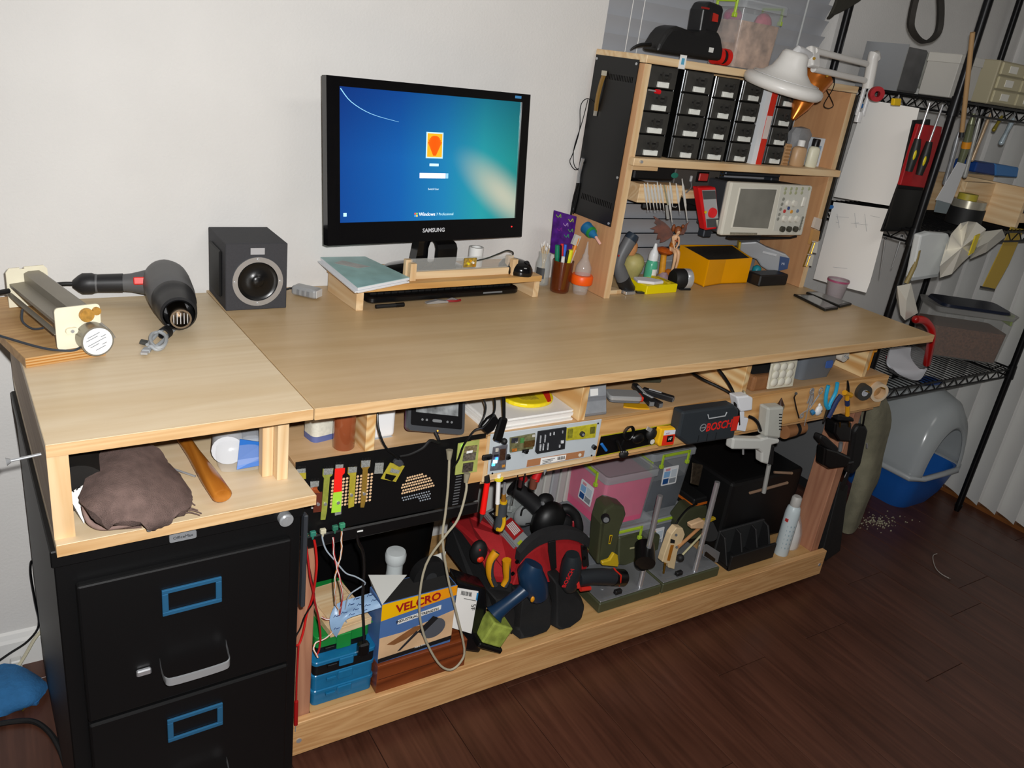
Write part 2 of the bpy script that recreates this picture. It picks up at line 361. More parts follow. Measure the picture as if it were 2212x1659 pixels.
M().box(.061, 1.759, .1175, .64, HS-.018, HS-.0005).build('lower_shelf', wood('shelf_worn', '#d4ab74', '#bd9159', 0, .8, .5, .25, None, .15), wbn, 0)
for x in (.03, 1.80): M().cyl((x, .0975, HS-.05), (x, .0955, HS-.05), .006, n=12).build('screw', STEEL, wbn)
# ================= things on the left top =================
# gear motor assembly on a plywood offcut
ma = T('motor_assembly', 'gear motor and grey roller bracket with white end plates on a plywood offcut', 'motor assembly', (-.402, .28, H), .25)
OFF = wood('ply_offcut', '#c9a06a', '#a87c48', 0, 1, .5, .3)
M().box(0, .129, 0, .335, 0, .018).build('base_board', [OFF], ma, 0, bev=.0006)
for i, z in enumerate((.0045, .0095, .0145)): M().box(.0002, .1288, -.0004, .0, z-.001, z+.001).build('ply_layer', mat('#a8702c', .6), ma, 0)
CRM = mat('#e9e2c9', .45, 0, .04, 30); ALU = mat('#8c867a', .45, .35, .08, 12)
def eplate(y, hh, nm):
    poly = rrect(.074, hh, .007, 4, .091, .019+hh/2)
    return M().prism(poly, y, y+.003).build(nm, CRM, ma, 40)
ep = eplate(.010, .076, 'end_plate')
poly = [(.056, .019), (.056, .088), (.062, .096), (.080, .096), (.080, .093), (.088, .093), (.088, .097), (.122, .097), (.128, .09), (.128, .019)]
M().prism(poly, .262, .265).build('end_plate', CRM, ma, 40)
# bent bracket profile
pr = [(.060, .060), (.060, .066), (.086, .068), (.086, .084), (.094, .088), (.113, .088), (.121, .082), (.121, .060), (.119, .060), (.119, .080), (.112, .086), (.095, .086), (.088, .082), (.088, .064), (.0625, .0635), (.0625, .060)]
M().prism(pr, .0132, .2618).build('bracket', ALU, ma, 30)
M().box(.052, .062, .0132, .2618, .047, .0485).build('bracket_flange', ALU, ma, 0)
mot = M().cyl((.110, .009, .037), (.110, -.018, .037), .027, n=32).cyl((.110, -.018, .037), (.110, -.0195, .037), .0275, n=32)
mo = mot.build('motor_can', mat('#8d8a80', .35, .6), ma, 40)
M().cyl((.110, -.0195, .037), (.110, -.0203, .037), .0245, n=32).build('motor_label', mat('#dfe2e4', .4), mo, 40)
XM = ROOT[ma.name] @ basis((.92, 0, .39), (-.39, 0, .92), None, (.110, -.0206, .037))
for i, (a, b) in enumerate(((-.012, .010), (-.017, .004), (.008, .017), (-.018, .015), (-.016, .0), (.004, .012), (-.010, .008))):
    M().box(a, b, -.0005, .0005, 0, .0002, 0, XM @ Matrix.Translation((0, .014-.0045*i, 0))).build('label_line', mat('#777c82', .6), mo, 0, w=True)
gb = M().cyl((.104, .0098, .078), (.104, .003, .078), .012, n=18).cyl((.121, .0098, .083), (.121, .004, .083), .007, n=14).cyl((.098, .0098, .082), (.098, .002, .082), .004, n=10)
gb.build('gear', mat('#b98a3e', .5, .2, .3, 120), ma, 40)
M().prism(rrect(.020, .011, .005, 4, .078, .053), .004, .0098).build('mount_lug', CRM, ma, 40)
M().cyl((.078, .004, .053), (.078, .002, .053), .003, n=12).build('screw', STEEL, ma)
M().tube([(.125, .004, .060), (.130, -.006, .054), (.137, -.006, .045), (.142, -.008, .034)], .0028, 8, smooth=3).build('lever', mat('#9a958c', .4, .3), ma)
M().tube([(.086, .0, .022), (.07, -.004, .021), (.04, .02, .0215), (.01, .08, .0215), (-.012, .14, .022), (-.014, .19, .03), (-.02, .215, .046), (-.045, .23, .052)], .0022, 6, smooth=4).build('wire', mat('#3a4048', .5), ma)
M().tube([(.052, .17, .045), (.044, .15, .030), (.050, .12, .024), (.062, .10, .03)], .002, 6, smooth=4).build('wire', mat('#3a4048', .5), ma)
M().tube([(.056, .255, .055), (.02, .24, .056), (-.02, .225, .052), (-.06, .235, .048)], .005, 8, smooth=4).build('wire_sleeve', BLACKM, ma)
# heat gun
GUN = mat('#5a5a5b', .5, 0, .03, 30); GUND = mat('#232325', .45)
hg = T('heat_gun', 'dark grey heat gun with red switch lying on its side by the wall', 'heat gun', (-.131, .45, H))
A = V((-.136, .395, H+.043)); B = V((-.119, .648, H+.050)); ax = (B-A)
Q = ax.to_track_quat('Z', 'Y').to_matrix().to_4x4(); Q.translation = A; Lg = ax.length
M().lathe([(.038, .075), (.044, .085), (.046, .12), (.047, .17), (.046, .20), (.040, .225), (.030, .243), (.024, .246), (.024, Lg), (.001, Lg)], 28, 0, Q).build('housing', GUN, hg, 35, w=True)
M().lathe([(.030, -.004), (.034, .0), (.038, .03), (.0395, .055), (.042, .06), (.042, .078), (.039, .082), (.031, .078), (.029, .02), (.027, -.002)], 28, 0, Q, caps=False).build('nose_guard', GUND, hg, 35, w=True)
M().lathe([(.0001, .04), (.0175, .04), (.0175, -.022), (.0195, -.024), (.0195, -.030), (.016, -.030), (.016, .02)], 24, 0, Q, caps=False).build('nozzle', mat('#7c6f60', .3, 1), hg, 35, w=True)
nz = M()
for a in range(5): nz.box(-.013+.0062*a, -.0115+.0062*a, -.011, .011, -.027, -.0255, 0, Q)
nz.build('nozzle_grille', STEEL, hg, 0, w=True)
C = V((-.29, .628, H+.038)); D = V((-.15, .600, H+.045))
hx = (D-C).normalized()
def hsec(p, a, b): 
    n2 = hx.cross(V((0, 0, 1))).normalized()
    return [p+n2*a*math.cos(6.283*j/14)+V((0, 0, 1))*b*math.sin(6.283*j/14) for j in range(14)]
M().loft([hsec(C+hx*t, a, b) for t, a, b in ((.036, .018, .020), (.05, .016, .017), (.08, .016, .0175), (.105, .018, .020), (.13, .022, .026), (.16, .030, .034))]).build('handle', GUN, hg, 40, w=True)
M().loft([hsec(C+hx*t, a, b) for t, a, b in ((-.006, .008, .008), (.004, .017, .017), (.012, .020, .022), (.03, .020, .022), (.037, .0175, .019), (.0375, .0175, .019), (.088, .018, .020))]).build('grip', GUND, hg, 40, w=True)
sw = C+hx*.118; M().box(-.013, .013, -.003, .003, -.008, .008, 0, basis(hx, V((0, -1, 0.3)), None, sw+V((0, -.0205, .010)))).build('switch', mat('#e02a20', .4), hg, 0, bev=.002, w=True)
M().tube([C+hx*.0, C-hx*.03, C-hx*.06+V((0, .01, -.01)), C-hx*.10+V((0, .02, -.028))], .0045, 8, smooth=3).build('power_cord', BLACKM, hg, 40, w=True)
# coiled usb cable
UC = mat('#a3a7aa', .55)
uc = T('usb_cable', 'grey usb cable coiled in a black tie below the heat gun nozzle', 'cable', onz(345, 735, H))
z = H+.004
cpt = lambda u, v, dz=0: onz(u, v, z+dz)
M().tube([cpt(318, 745), cpt(330, 732, .002), cpt(350, 712, .004), cpt(372, 700, .002), cpt(383, 704), cpt(368, 720), cpt(350, 738, .004), cpt(338, 748, .006)], .0034, 8, smooth=5).build('cord', UC, uc, 40, w=True)
M().tube([cpt(376, 697), cpt(362, 704, .004), cpt(345, 716, .008), cpt(328, 722, .010), cpt(326, 738, .008), cpt(340, 751, .006), cpt(356, 744, .007), cpt(358, 726, .009), cpt(344, 716, .012)], .0034, 8, smooth=5).build('cord', UC, uc, 40, w=True)
M().tube([cpt(360, 735, .004), cpt(352, 750, .003), cpt(338, 755, .002), cpt(326, 748, .006), cpt(322, 752, .002), cpt(318, 757)], .0034, 8, smooth=5).build('cord', UC, uc, 40, w=True)
tb = cpt(357, 719, .006); Xt = basis((.55, .83, 0), (-.83, .55, 0), None, tb)
M().ring(.012, .0095, -.008, .008, 20, 0, Xt @ Matrix.Rotation(1.57, 4, 'Y')).build('cable_tie', BLACKM, uc, 40, w=True)
e = cpt(311, 764, .003); d_ = (cpt(318, 755)-e).normalized(); Xp = basis(d_, V((-d_.y, d_.x, 0)), None, e)
M().cbox((.006, 0, 0), (.014, .012, .0045), 0, Xp).build('usb_plug', STEEL, uc, 0, bev=.0004, w=True)
M().cbox((.024, 0, 0), (.024, .0145, .0075), 0, Xp).build('plug_grip', UC, uc, 0, bev=.002, w=True)
e2 = cpt(305, 738, .003); M().cbox((.006, 0, 0), (.016, .014, .006), 0, basis((cpt(322, 742)-e2), V((0, 0, 1)).cross(cpt(322, 742)-e2), None, e2)).build('usb_plug', mat('#3c3d3a', .5), uc, 0, bev=.001, w=True)
# speaker
SPK = mat('#36363a', .75, 0, .1, 200, .2, 500)
sp = T('speaker', 'dark grey cube speaker with silver ringed cone beside the heat gun', 'speaker', (.049, .52, H), .005)
M().box(-.066, .066, 0, .148, 0, .148).build('cabinet', SPK, sp, 0, bev=.0015)
for s_ in (-1, 1): M().box(s_*.066, s_*.072, .028, .120, .022, .125).build('side_panel', BLACKM, sp, 0, bev=.003)
YX = Matrix.Rotation(math.pi/2, 4, 'X')
M().ring(.0545, .0435, 0, .003, 48, 0, Matrix.Translation((.002, 0, .064)) @ YX).build('bezel_ring', mat('#c2c3c6', .3, .7), sp, 40)
M().lathe([(.0433, .001), (.041, .003), (.037, .001), (.034, .0005), (.014, .0004), (.013, .002), (.006, .004), (.0001, .005)], 36, 0, Matrix.Translation((.002, 0, .064)) @ YX, False).build('cone', mat('#0c0c0d', .3), sp, 60)
for a in range(4): M().cyl((.002+.049*math.cos(a*1.571), -.003, .064+.049*math.sin(a*1.571)), (.002+.049*math.cos(a*1.571), -.0045, .064+.049*math.sin(a*1.571)), .0028, n=12).build('screw', STEEL, sp)
M().box(-.014, .016, -.001, 0, .124, .138).build('badge', mat('#b8b9bd', .4, .3), sp, 0)
# small silver adapter
ad = T('usb_adapter', 'small silver adapter box on a black lead beside the speaker', 'adapter', onz(662, 640, H), -.85)
M().box(-.032, .032, -.017, .017, .002, .024).build('case', mat('#a9abad', .4, .3), ad, 0, bev=.006, seg=3)
M().box(.032, .0335, -.014, .014, .004, .022).build('end_cap', mat('#c9cbcc', .4), ad, 0, bev=.002)
for i in range(3): M().box(-.016+.013*i, -.008+.013*i, -.0185, -.0165, .005, .018).build('grip_ridge', mat('#8d8f92', .4, .3), ad, 0, bev=.002)
M().tube([(-.031, 0, .012), (-.045, .0, .010), (-.06, -.02, .004), (-.075, -.03, .004)], .0025, 8, smooth=3).build('lead', BLACKM, ad)
# long screw sticking out of the cubby side
sc = T('long_screw', 'long steel screw sticking out of the cubby box left side', 'screw', lu(-XC, .09, .867), TH)
M().cyl((.0, 0, 0), (-.040, 0, -.004), .0022, n=10).build('shank', STEEL, sc)
M().cyl((-.040, 0, -.004), (-.046, 0, -.0046), .003, .0065, n=14).build('head', STEEL, sc)
# --- inside the cubby ---
ZF = .767
# towel
TW = mat('#6e5a54', .95, 0, .25, 60, 1, 700)
tw = T('towel', 'folded brown terry towel with frayed edge in the left cubby', 'towel', onz(270, 1110, ZF))
def grid_cloth(rows, th, name, mt, parent, k=4, kk=4, jit=0):
    rows = [spline([V(p) for p in r], k) for r in rows]
    n = len(rows[0]); cols = [spline([r[i] for r in rows], kk) for i in range(n)]
    R = len(cols[0]); m = M(); rn = random.Random(5)
    def nrm(i, j):
        a = cols[min(i+1, n-1)][j]-cols[max(i-1, 0)][j]; b = cols[i][min(j+1, R-1)]-cols[i][max(j-1, 0)]; q = a.cross(b); return q.normalized() if q.length > 1e-9 else V((0, 0, 1))
    top = [[cols[i][j]+V((rn.uniform(-jit, jit), rn.uniform(-jit, jit), rn.uniform(-jit, jit))) for j in range(R)] for i in range(n)]
    bot = [[top[i][j]-nrm(i, j)*th for j in range(R)] for i in range(n)]
    vs = [p for r in top for p in r]+[p for r in bot for p in r]; o = n*R; fs = []
    for i in range(n-1):
        for j in range(R-1):
            a, b, c_, d_ = i*R+j, (i+1)*R+j, (i+1)*R+j+1, i*R+j+1; fs += [(a, b, c_, d_), (o+d_, o+c_, o+b, o+a)]
    edge = [(i, 0) for i in range(n)]+[(n-1, j) for j in range(1, R)]+[(i, R-1) for i in range(n-2, -1, -1)]+[(0, j) for j in range(R-2, 0, -1)]
    for (a, b), (c_, d_) in zip(edge, edge[1:]+edge[:1]): fs.append((a*R+b, o+a*R+b, o+c_*R+d_, c_*R+d_))
    m.add(vs, fs); return m.build(name, mt, parent, 60, w=True)
tp = lambda u, v, dz: onz(u, v, ZF+dz)
grid_cloth([[tp(182, 1085, .045), tp(205, 1020, .055), tp(240, 975, .060), tp(285, 962, .060)],
            [tp(198, 1118, .050), tp(240, 1050, .062), tp(285, 990, .066), tp(335, 980, .050)],
            [tp(230, 1135, .020), tp(290, 1080, .050), tp(335, 1030, .045), tp(352, 1008, .025)],
            [tp(300, 1134, .022), tp(345, 1105, .026), tp(375, 1060, .024), tp(378, 1035, .012)],
            [tp(330, 1130, .006), tp(368, 1118, .010), tp(402, 1110, .010), tp(408, 1075, .006)]], .012, 'fold', TW, tw, 5, 5, .0012)
grid_cloth([[tp(186, 1090, .043), tp(190, 1120, .018), tp(205, 1137, .006)], [tp(230, 1105, .034), tp(235, 1128, .010), tp(240, 1139, .005)], [tp(300, 1110, .012), tp(300, 1128, .006), tp(305, 1136, .004)]], .006, 'lower_fold', TW, tw, 4, 4, .0008)
for i in range(22):
    a = tp(352+2.7*i, 1010+4.6*i, .014); b = a+V((random.uniform(.008, .022), random.uniform(-.006, .004), -.009)); M().tube([a-V((.01, 0, 0)), a, (a+b)/2+V((0, 0, random.uniform(-.002, .004))), b], .0011, 5, smooth=2).build('fringe', TW, tw, 40, w=True)
M().tube([tp(182, 1092, .040), tp(186, 1112, .024), tp(196, 1130, .012), tp(220, 1140, .008), tp(262, 1136, .012), tp(300, 1128, .018), tp(330, 1128, .010)], .0045, 8, smooth=4).build('hem', mat('#876f67', .95, 0, .15, 80), tw, 50, w=True)
M().tube([tp(318, 1122, .012), tp(323, 1145, .006)], .004, 8).build('hang_tag', mat('#6a6a6c', .7), tw, 40, w=True)
# hammer handle
hm = T('hammer', 'hammer with varnished wooden handle reaching out of the left cubby', 'hammer', onz(480, 1075, ZF))
HWD = wood('varnished', '#b9752a', '#8d4e14', 1, 1, .25, .3)
p0, p1 = onz(481, 1072, ZF+.015), onz(395, 945, ZF+.015); p2 = p0+(p1-p0)*1.6
hd = (p2-p0).normalized(); sd = hd.cross(V((0, 0, 1))).normalized(); LL = (p2-p0).length
def hs(t, a, b): p = p0+hd*t; return [p+sd*a*math.cos(6.283*j/16)+V((0, 0, 1))*b*math.sin(6.283*j/16) for j in range(16)]
M().loft([hs(0, .014, .011), hs(.003, .0165, .0135), hs(.06, .0165, .0135), hs(.11, .0145, .012), hs(.16, .012, .011), hs(LL-.03, .011, .0105), hs(LL, .010, .010)]).build('handle', HWD, hm, 40, w=True)
M().cyl(p0+hd*LL-sd*.05+V((0,0,.004)), p0+hd*LL+sd*.05+V((0,0,.004)), .0155, n=18).build('head', DSTEEL, hm, 40, w=True)
# plastic bag with white roll and blue label
bg = T('plastic_bag', 'clear plastic bag holding a white roll with a blue label', 'bag', onz(520, 1010, ZF))
bp = [onz(466, 1022, ZF), onz(572, 1014, ZF)]
bx = (bp[1]-bp[0]).normalized(); by = V((-bx.y, bx.x, 0)); bw = (bp[1]-bp[0]).length
XB = basis(bx, by, None, bp[0])
def bsec(y, h, ww): return [(bw/2+ww*bw/2*math.copysign(abs(math.cos(t))**.6, math.cos(t)), y, h/2+h/2*math.copysign(abs(math.sin(t))**.6, math.sin(t))) for t in [6.283*j/18 for j in range(18)]]
M().loft([bsec(y, h, ww) for y, h, ww in ((0, .012, .8), (.008, .045, .95), (.03, .066, 1), (.1, .074, 1), (.2, .07, .98), (.24, .03, .9))], 0, XB).build('film', mat('#dfe3e6', .12, 0, 0, 40, 0, 200, .13), bg, 50, w=True)
M().cyl((.022, .018, .034), (.022+.02, .22, .034), .028, n=20, X=XB).build('roll', mat('#c8cbd0', .7), bg, 40, w=True)
M().box(bw*.55, bw*.98, .02, .2, .012, .055, 0, XB).build('pad', mat('#8d939c', .7), bg, 0, bev=.01, seg=2, w=True)
M().add([(bw*.42, -.004, .006), (bw*.97, -.004, .012), (bw*.97, .006, .024), (bw*.45, .006, .020), (bw*.5, .012, .058), (bw*1.0, .012, .048), (bw*.42,-.002,.006),(bw*.97,-.002,.012),(bw*.97,.008,.024),(bw*.45,.008,.020),(bw*.5,.014,.058),(bw*1.0,.014,.048)],
        [(0,1,2,3),(3,2,5,4),(7,6,9,8),(8,9,10,11),(0,6,7,1),(4,5,11,10),(0,3,9,6),(3,4,10,9),(1,7,8,2),(2,8,11,5)], X=XB).build('label', mat('#1d63b5', .4), bg, 0, w=True)
# dark shoe-like roll of hose and white carton at the left of the cubby
dk = T('black_sleeve', 'black rolled sleeve with white shipping label at the cubby left end', 'sleeve', onz(170, 1090, ZF))
M().cyl(onz(172, 1055, ZF+.045), onz(172, 1055, ZF+.045)+V((.02, .28, .0)), .040, n=24).build('roll', mat('#15120f', .7, 0, .3, 30), dk, 40, w=True)
M().cyl(onz(155, 1082, ZF+.02), onz(155, 1082, ZF+.02)+V((.01, .01, 0)), .013, n=16).build('core', mat('#3a2c22', .8), dk, 40, w=True)
la = [onz(146, 1068, ZF+.045), onz(187, 1045, ZF+.055), onz(182, 1132, ZF+.004), onz(160, 1100, ZF+.010)]
M().add([*la, *[p+V((0, .002, 0)) for p in la]], [(0,1,2,3),(7,6,5,4),(0,4,5,1),(1,5,6,2),(2,6,7,3),(3,7,4,0)]).build('shipping_label', PAPER, dk, 0, w=True)
text('5R', .020, BLACK, dk, basis(-(la[1]-la[0]), -(la[0]-la[3]), None, (la[0]*.52+la[1]*.35+la[3]*.13)+V((0, -.0015, .0015))))
sd_ = T('screwdriver', 'thin screwdriver with red collar behind the brown towel', 'screwdriver', onz(370, 1020, ZF+.006))
M().tube([onz(345, 1000, ZF+.012), onz(352, 1005, ZF+.012)], .006, 10).build('collar', RED, sd_, 40, w=True)
M().tube([onz(300, 965, ZF+.015), onz(344, 999, ZF+.013)], .010, 12).build('handle', BLACKM, sd_, 40, w=True)
M().tube([onz(352, 1005, ZF+.010), onz(422, 1029, ZF+.004)], .0018, 8).build('shaft', STEEL, sd_, 40, w=True)
# ================= monitor and riser =================
rs = T('monitor_riser', 'low plywood monitor riser on two side boards', 'monitor riser', (.262, .474, H), .062)
RW = .528; RD = .164; RH = .060
M().box(-.002, RW, -.006, RD, RH-.015, RH).build('top_board', [wood('riser_ply', '#d2a566', '#b48044', 0, 1, .45, .35)], rs, 0, bev=.0008)
for x in (0, RW-.018): M().box(x, x+.018, 0, RD-.004, 0, RH-.0155).build('side_board', PINEY, rs, 0, bev=.0008)
RT = H+RH
# monitor
mn = T('computer_monitor', 'black widescreen monitor showing a blue login screen', 'monitor', (.485, .585, RT), .129)
MM = basis((math.cos(.129), math.sin(.129), 0), (-math.sin(-.109)*0, 0, 1), None, (0, 0, 0))
yaw = .129; tilt = .109
ex = V((math.cos(yaw), math.sin(yaw), 0)); nn = V((math.sin(yaw), -math.cos(yaw), 0)); eu = math.cos(tilt)*V((0, 0, 1))-math.sin(tilt)*nn
mc = V((.477, .560, 1.248)); XM = basis(ex, eu, None, mc)      # local: x right, y up, z towards viewer
MW, MH = .5645, .3555
GLOSS = mat('#08080a', .12, coat=.5)
bz = M()
sx0, sx1, sy0, sy1 = -.2515, .2385+.018, -.128, .158
for a in ((-MW/2, sx0, -MH/2, MH/2), (sx1, MW/2, -MH/2, MH/2), (sx0, sx1, -MH/2, sy0), (sx0, sx1, sy1, MH/2)): bz.box(a[0], a[1], a[2], a[3], -.02, 0, 0, XM)
bz.build('bezel', GLOSS, mn, 0, w=True)
M().plate(rrect(MW-.008, MH-.008, .01), -.028, -.0205, 0, XM).plate(rrect(MW*.7, MH*.7, .03), -.05, -.028, 0, XM).build('rear_housing', BLACKM, mn, 30, w=True)
# screen material: glowing wallpaper (blue to teal with a pale light beam), flat picture
def screen_mat():
    m = bpy.data.materials.new('login_wallpaper'); m.use_nodes = True; nt = m.node_tree; N = nt.nodes; Lk = nt.links.new; p = N['Principled BSDF']
    tc = N.new('ShaderNodeTexCoord'); sx = N.new('ShaderNodeSeparateXYZ'); Lk(tc.outputs['Generated'], sx.inputs[0])
    r = N.new('ShaderNodeValToRGB'); Lk(sx.outputs[0], r.inputs[0]); e = r.color_ramp.elements
    e[0].color = lin('#0a4a9c'); e[0].position = 0; e[1].color = lin('#1f8f8c'); e[1].position = 1
    for pos, c in ((.3, '#0f63b4'), (.55, '#1c86bd'), (.78, '#27a3ac')): q = e.new(pos); q.color = lin(c)
    r2 = N.new('ShaderNodeValToRGB'); Lk(sx.outputs[1], r2.inputs[0]); r2.color_ramp.elements[0].color = (1, 1, 1, 1); r2.color_ramp.elements[0].position = .5; r2.color_ramp.elements[1].color = (.42, .5, .66, 1)
    mu = N.new('ShaderNodeMix'); mu.data_type = 'RGBA'; mu.blend_type = 'MULTIPLY'; mu.inputs[0].default_value = 1; Lk(r.outputs[0], mu.inputs[6]); Lk(r2.outputs[0], mu.inputs[7])
    # light beam in the lower right
    mp = N.new('ShaderNodeMapping'); mp.vector_type = 'POINT'; Lk(tc.outputs['Generated'], mp.inputs[0]); mp.inputs['Location'].default_value = (-.92, -.2, 0)
    mp1 = N.new('ShaderNodeMapping'); Lk(mp.outputs[0], mp1.inputs[0]); mp1.inputs['Rotation'].default_value = (0, 0, .95); mp2 = N.new('ShaderNodeMapping'); Lk(mp1.outputs[0], mp2.inputs[0]); mp2.inputs['Scale'].default_value = (1.9, 5.5, 0)
    le = N.new('ShaderNodeVectorMath'); le.operation = 'LENGTH'; Lk(mp2.outputs[0], le.inputs[0])
    r3 = N.new('ShaderNodeValToRGB'); Lk(le.outputs['Value'], r3.inputs[0]); r3.color_ramp.elements[0].color = (1, 1, 1, 1); r3.color_ramp.elements[1].color = (0, 0, 0, 1); r3.color_ramp.interpolation = 'EASE'
    m2 = N.new('ShaderNodeMix'); m2.data_type = 'RGBA'; Lk(r3.outputs[0], m2.inputs[0]); Lk(mu.outputs[2], m2.inputs[6]); m2.inputs[7].default_value = lin('#c6c9b4')
    p.inputs['Base Color'].default_value = (.004, .005, .008, 1); p.inputs['Roughness'].default_value = .22
    Lk(m2.outputs[2], p.inputs['Emission Color']); p.inputs['Emission Strength'].default_value = .95
    return m
I_ = M().box(sx0, sx1, sy0, sy1, -.006, -.004)
scr = I_.build('screen', screen_mat(), mn, 0); scr.matrix_local = ROOT[mn.name].inverted() @ XM; ROOT[scr.name] = XM
def flat(x0, x1, y0, y1, hexc, nm, e=.9): return M().box(x0, x1, y0, y1, -.0038, -.0034).build(nm, mat(hexc, .4, emit=e), scr, 0)
cxp = -.002
flat(cxp-.024, cxp+.024, .016, .075, '#9fc4d6', 'user_tile_frame'); 
M().box(cxp-.021, cxp+.021, .019, .072, -.0033, -.0031).build('user_tile', mat('#f0961e', .4, emit=.9), scr, 0)
pet = M()
for a in range(-5, 6):
    t = a*.16; pet.add([(cxp-.004+.0, .022, -.003), (cxp+.004, .022, -.003), (cxp+.036*math.sin(t)*.6+.005, .022+.045*math.cos(t), -.003), (cxp+.036*math.sin(t)*.6-.005, .022+.045*math.cos(t), -.003)], [(0, 1, 2, 3)])
pet.build('flower_petals', mat('#e8560c', .4, emit=.9), scr, 0)
flat(cxp-.013, cxp+.013, -.002, .004, '#b9d8e4', 'user_name_blur', .7)
flat(cxp-.040, cxp+.034, -.030, -.018, '#dcd4dc', 'password_field'); flat(cxp+.035, cxp+.042, -.030, -.018, '#7fb2cc', 'enter_button')
text('Switch User', .0065, mat('#bcd4dc', .5, emit=.7), scr, XM @ Matrix.Translation((cxp, -.055, -.0033)))
text('Windows', .012, mat('#eef4f6', .5, emit=.9), scr, XM @ Matrix.Translation((cxp-.016, -.114, -.0033)))
text('7 Professional', .009, mat('#a8cfd8', .5, emit=.8), scr, XM @ Matrix.Translation((cxp+.036, -.1145, -.0033)))
for a, c_ in enumerate(('#d8502a', '#7ab83a', '#3f8fd0', '#e8b83a')): flat(cxp-.052+.005*(a % 2), cxp-.048+.005*(a % 2), -.114-.005*(a//2), -.110-.005*(a//2), c_, 'logo_pane')
M().tube([(sx0+.004, sy1-.004, -.0036), (sx0+.03, sy1-.030, -.0036), (sx0+.08, sy1-.052, -.0036), (sx0+.15, sy1-.065, -.0036)], [.0012, .0003], 5, smooth=4).build('light_arc', mat('#86bfe0', .5, emit=.8), scr)
flat(sx0+.010, sx0+.018, sy0+.013, sy0+.021, '#9ec8e0', 'ease_icon')
text('SAMSUNG', .0135, mat('#c9ccd2', .35), mn, XM @ Matrix.Translation((0.0, -.152, .0006)), sx=1.05, bold=.02)
M().cyl((.245, -.150, 0), (.245, -.150, .0008), .0018, n=10, X=XM).build('power_light', mat('#ff2020', .4, emit=3), mn, w=True)
M().box(.232, .252, .166, .172, 0, .0006, 0, XM).build('sticker', mat('#4a90c8', .4), mn, 0, w=True)
# stand
b0 = V((.486, .600, RT)); fx = ex; fy = V((-math.sin(yaw), math.cos(yaw), 0)); XS = basis(fx, fy, None, b0)
def ell(a, b, z, n=28): return [(a*math.cos(6.283*j/n), b*math.sin(6.283*j/n), z) for j in range(n)]
M().loft([ell(.120, .056, .0), ell(.120, .056, .004), ell(.105, .050, .010), ell(.05, .035, .016), ell(.01, .01, .018)], 0, XS).build('stand_base', GLOSS, mn, 40, w=True)
nk = [(-.050, .013), (-.032, .022), (-.028, .05), (-.022, .10), (.018, .10), (.004, .055), (.004, .022), (.016, .013)]
M().prism(nk, -.014, .014, 0, XS).build('stand_neck', GLOSS, mn, 30, w=True)
M().loft([[(.012, y_, z_), (.070, y_, z_), (.070, y_+.012, z_), (.012, y_+.012, z_)] for y_, z_ in ((-.028, .075), (-.040, .070), (-.046, .060), (-.046, .030), (-.042, .012))], 0, XS).build('stand_bracket', BLACK, mn, 30, w=True)
# keyboard under the riser
kb = T('keyboard', 'black keyboard pushed under the monitor riser', 'keyboard', (.306, .512, H), .062)
def kp(x0, x1, y0, y1, r=.02): return rrect(x1-x0, y1-y0, r, 5, (x0+x1)/2, (y0+y1)/2)
M().plate(kp(0, .445, -.004, .135), .003, .018).build('case', BLACK, kb, 30, bev=.003)
km = M()
for r_ in range(5):
    for c_ in range(22): km.box(.016+.0188*c_, .016+.0188*c_+.016, .02+.0195*r_, .02+.0195*r_+.0165, .018, .0225+.0012*r_)
km.build('keys', BLACKM, kb, 0, kind='stuff')
M().box(.325, .385, -.0045, -.003, .009, .013).build('badge', GREY, kb, 0)
pp = T('mini_pliers', 'small bright steel pliers lying before the keyboard under the riser', 'pliers', onz(935, 650, H+.0), .06)
M().prism([(-.03, .004), (.0, .009), (.03, .005), (.03, .001), (-.03, .001)], -.024, -.012).build('jaws', STEEL, pp, 0)
M().tube([(.028, -.018, .004), (.045, -.016, .008), (.06, -.018, .003)], .003, 8, smooth=3).build('handle', CHROME, pp)
M().tube([(.028, -.018, .004), (.05, -.024, .004), (.068, -.020, .004)], .003, 8, smooth=3).build('handle', mat('#8c1f24', .4), pp)
bk = T('black_pen', 'black marker pen lying before the keyboard under the riser', 'marker', onz(830, 661, H+.005), .06)
M().cyl((-.022, 0, 0), (.030, 0, 0), .005, n=12).build('barrel', BLACKM, bk); M().cyl((.030, 0, 0), (.052, 0, 0), .0056, n=12).build('cap', BLACK, bk)
# stack of paper with teal sleeve on the riser
Pz = RT
def stack(name, label, cat, cs, z0, dz, mt, jitter=0, n=1, group=None):
    pass
pc = [onz(688, 553, RT+.016), onz(775, 545, RT+.016), onz(882, 598, RT+.016), onz(770, 620, RT+.016)]
for p_ in pc: p_.y = min(p_.y, .666)
ps = T('paper_stack', 'stack of white sheets in clear sleeves on the riser left end', 'papers', (pc[3].x, pc[3].y, RT))
def quad(m, q, z0, z1, mi=0): return m.loft([[(p.x, p.y, z0) for p in q], [(p.x, p.y, z1) for p in q]], mi)
rn = random.Random(2)
for i in range(4):
    d = V((rn.uniform(-.006, .006), rn.uniform(-.006, .004), 0))
    quad(M(), [p+d for p in pc], RT+.0005+.0036*i, RT+.0036*(i+1)).build('sheet_bundle', mat('#e4e6ea', .6), ps, 0, w=True)
quad(M(), [p+V((.002, -.002, 0)) for p in pc], RT+.0146, RT+.0154).build('teal_sheet', mat('#9cc4c2', .35, 0, .18, 22), ps, 0, w=True)
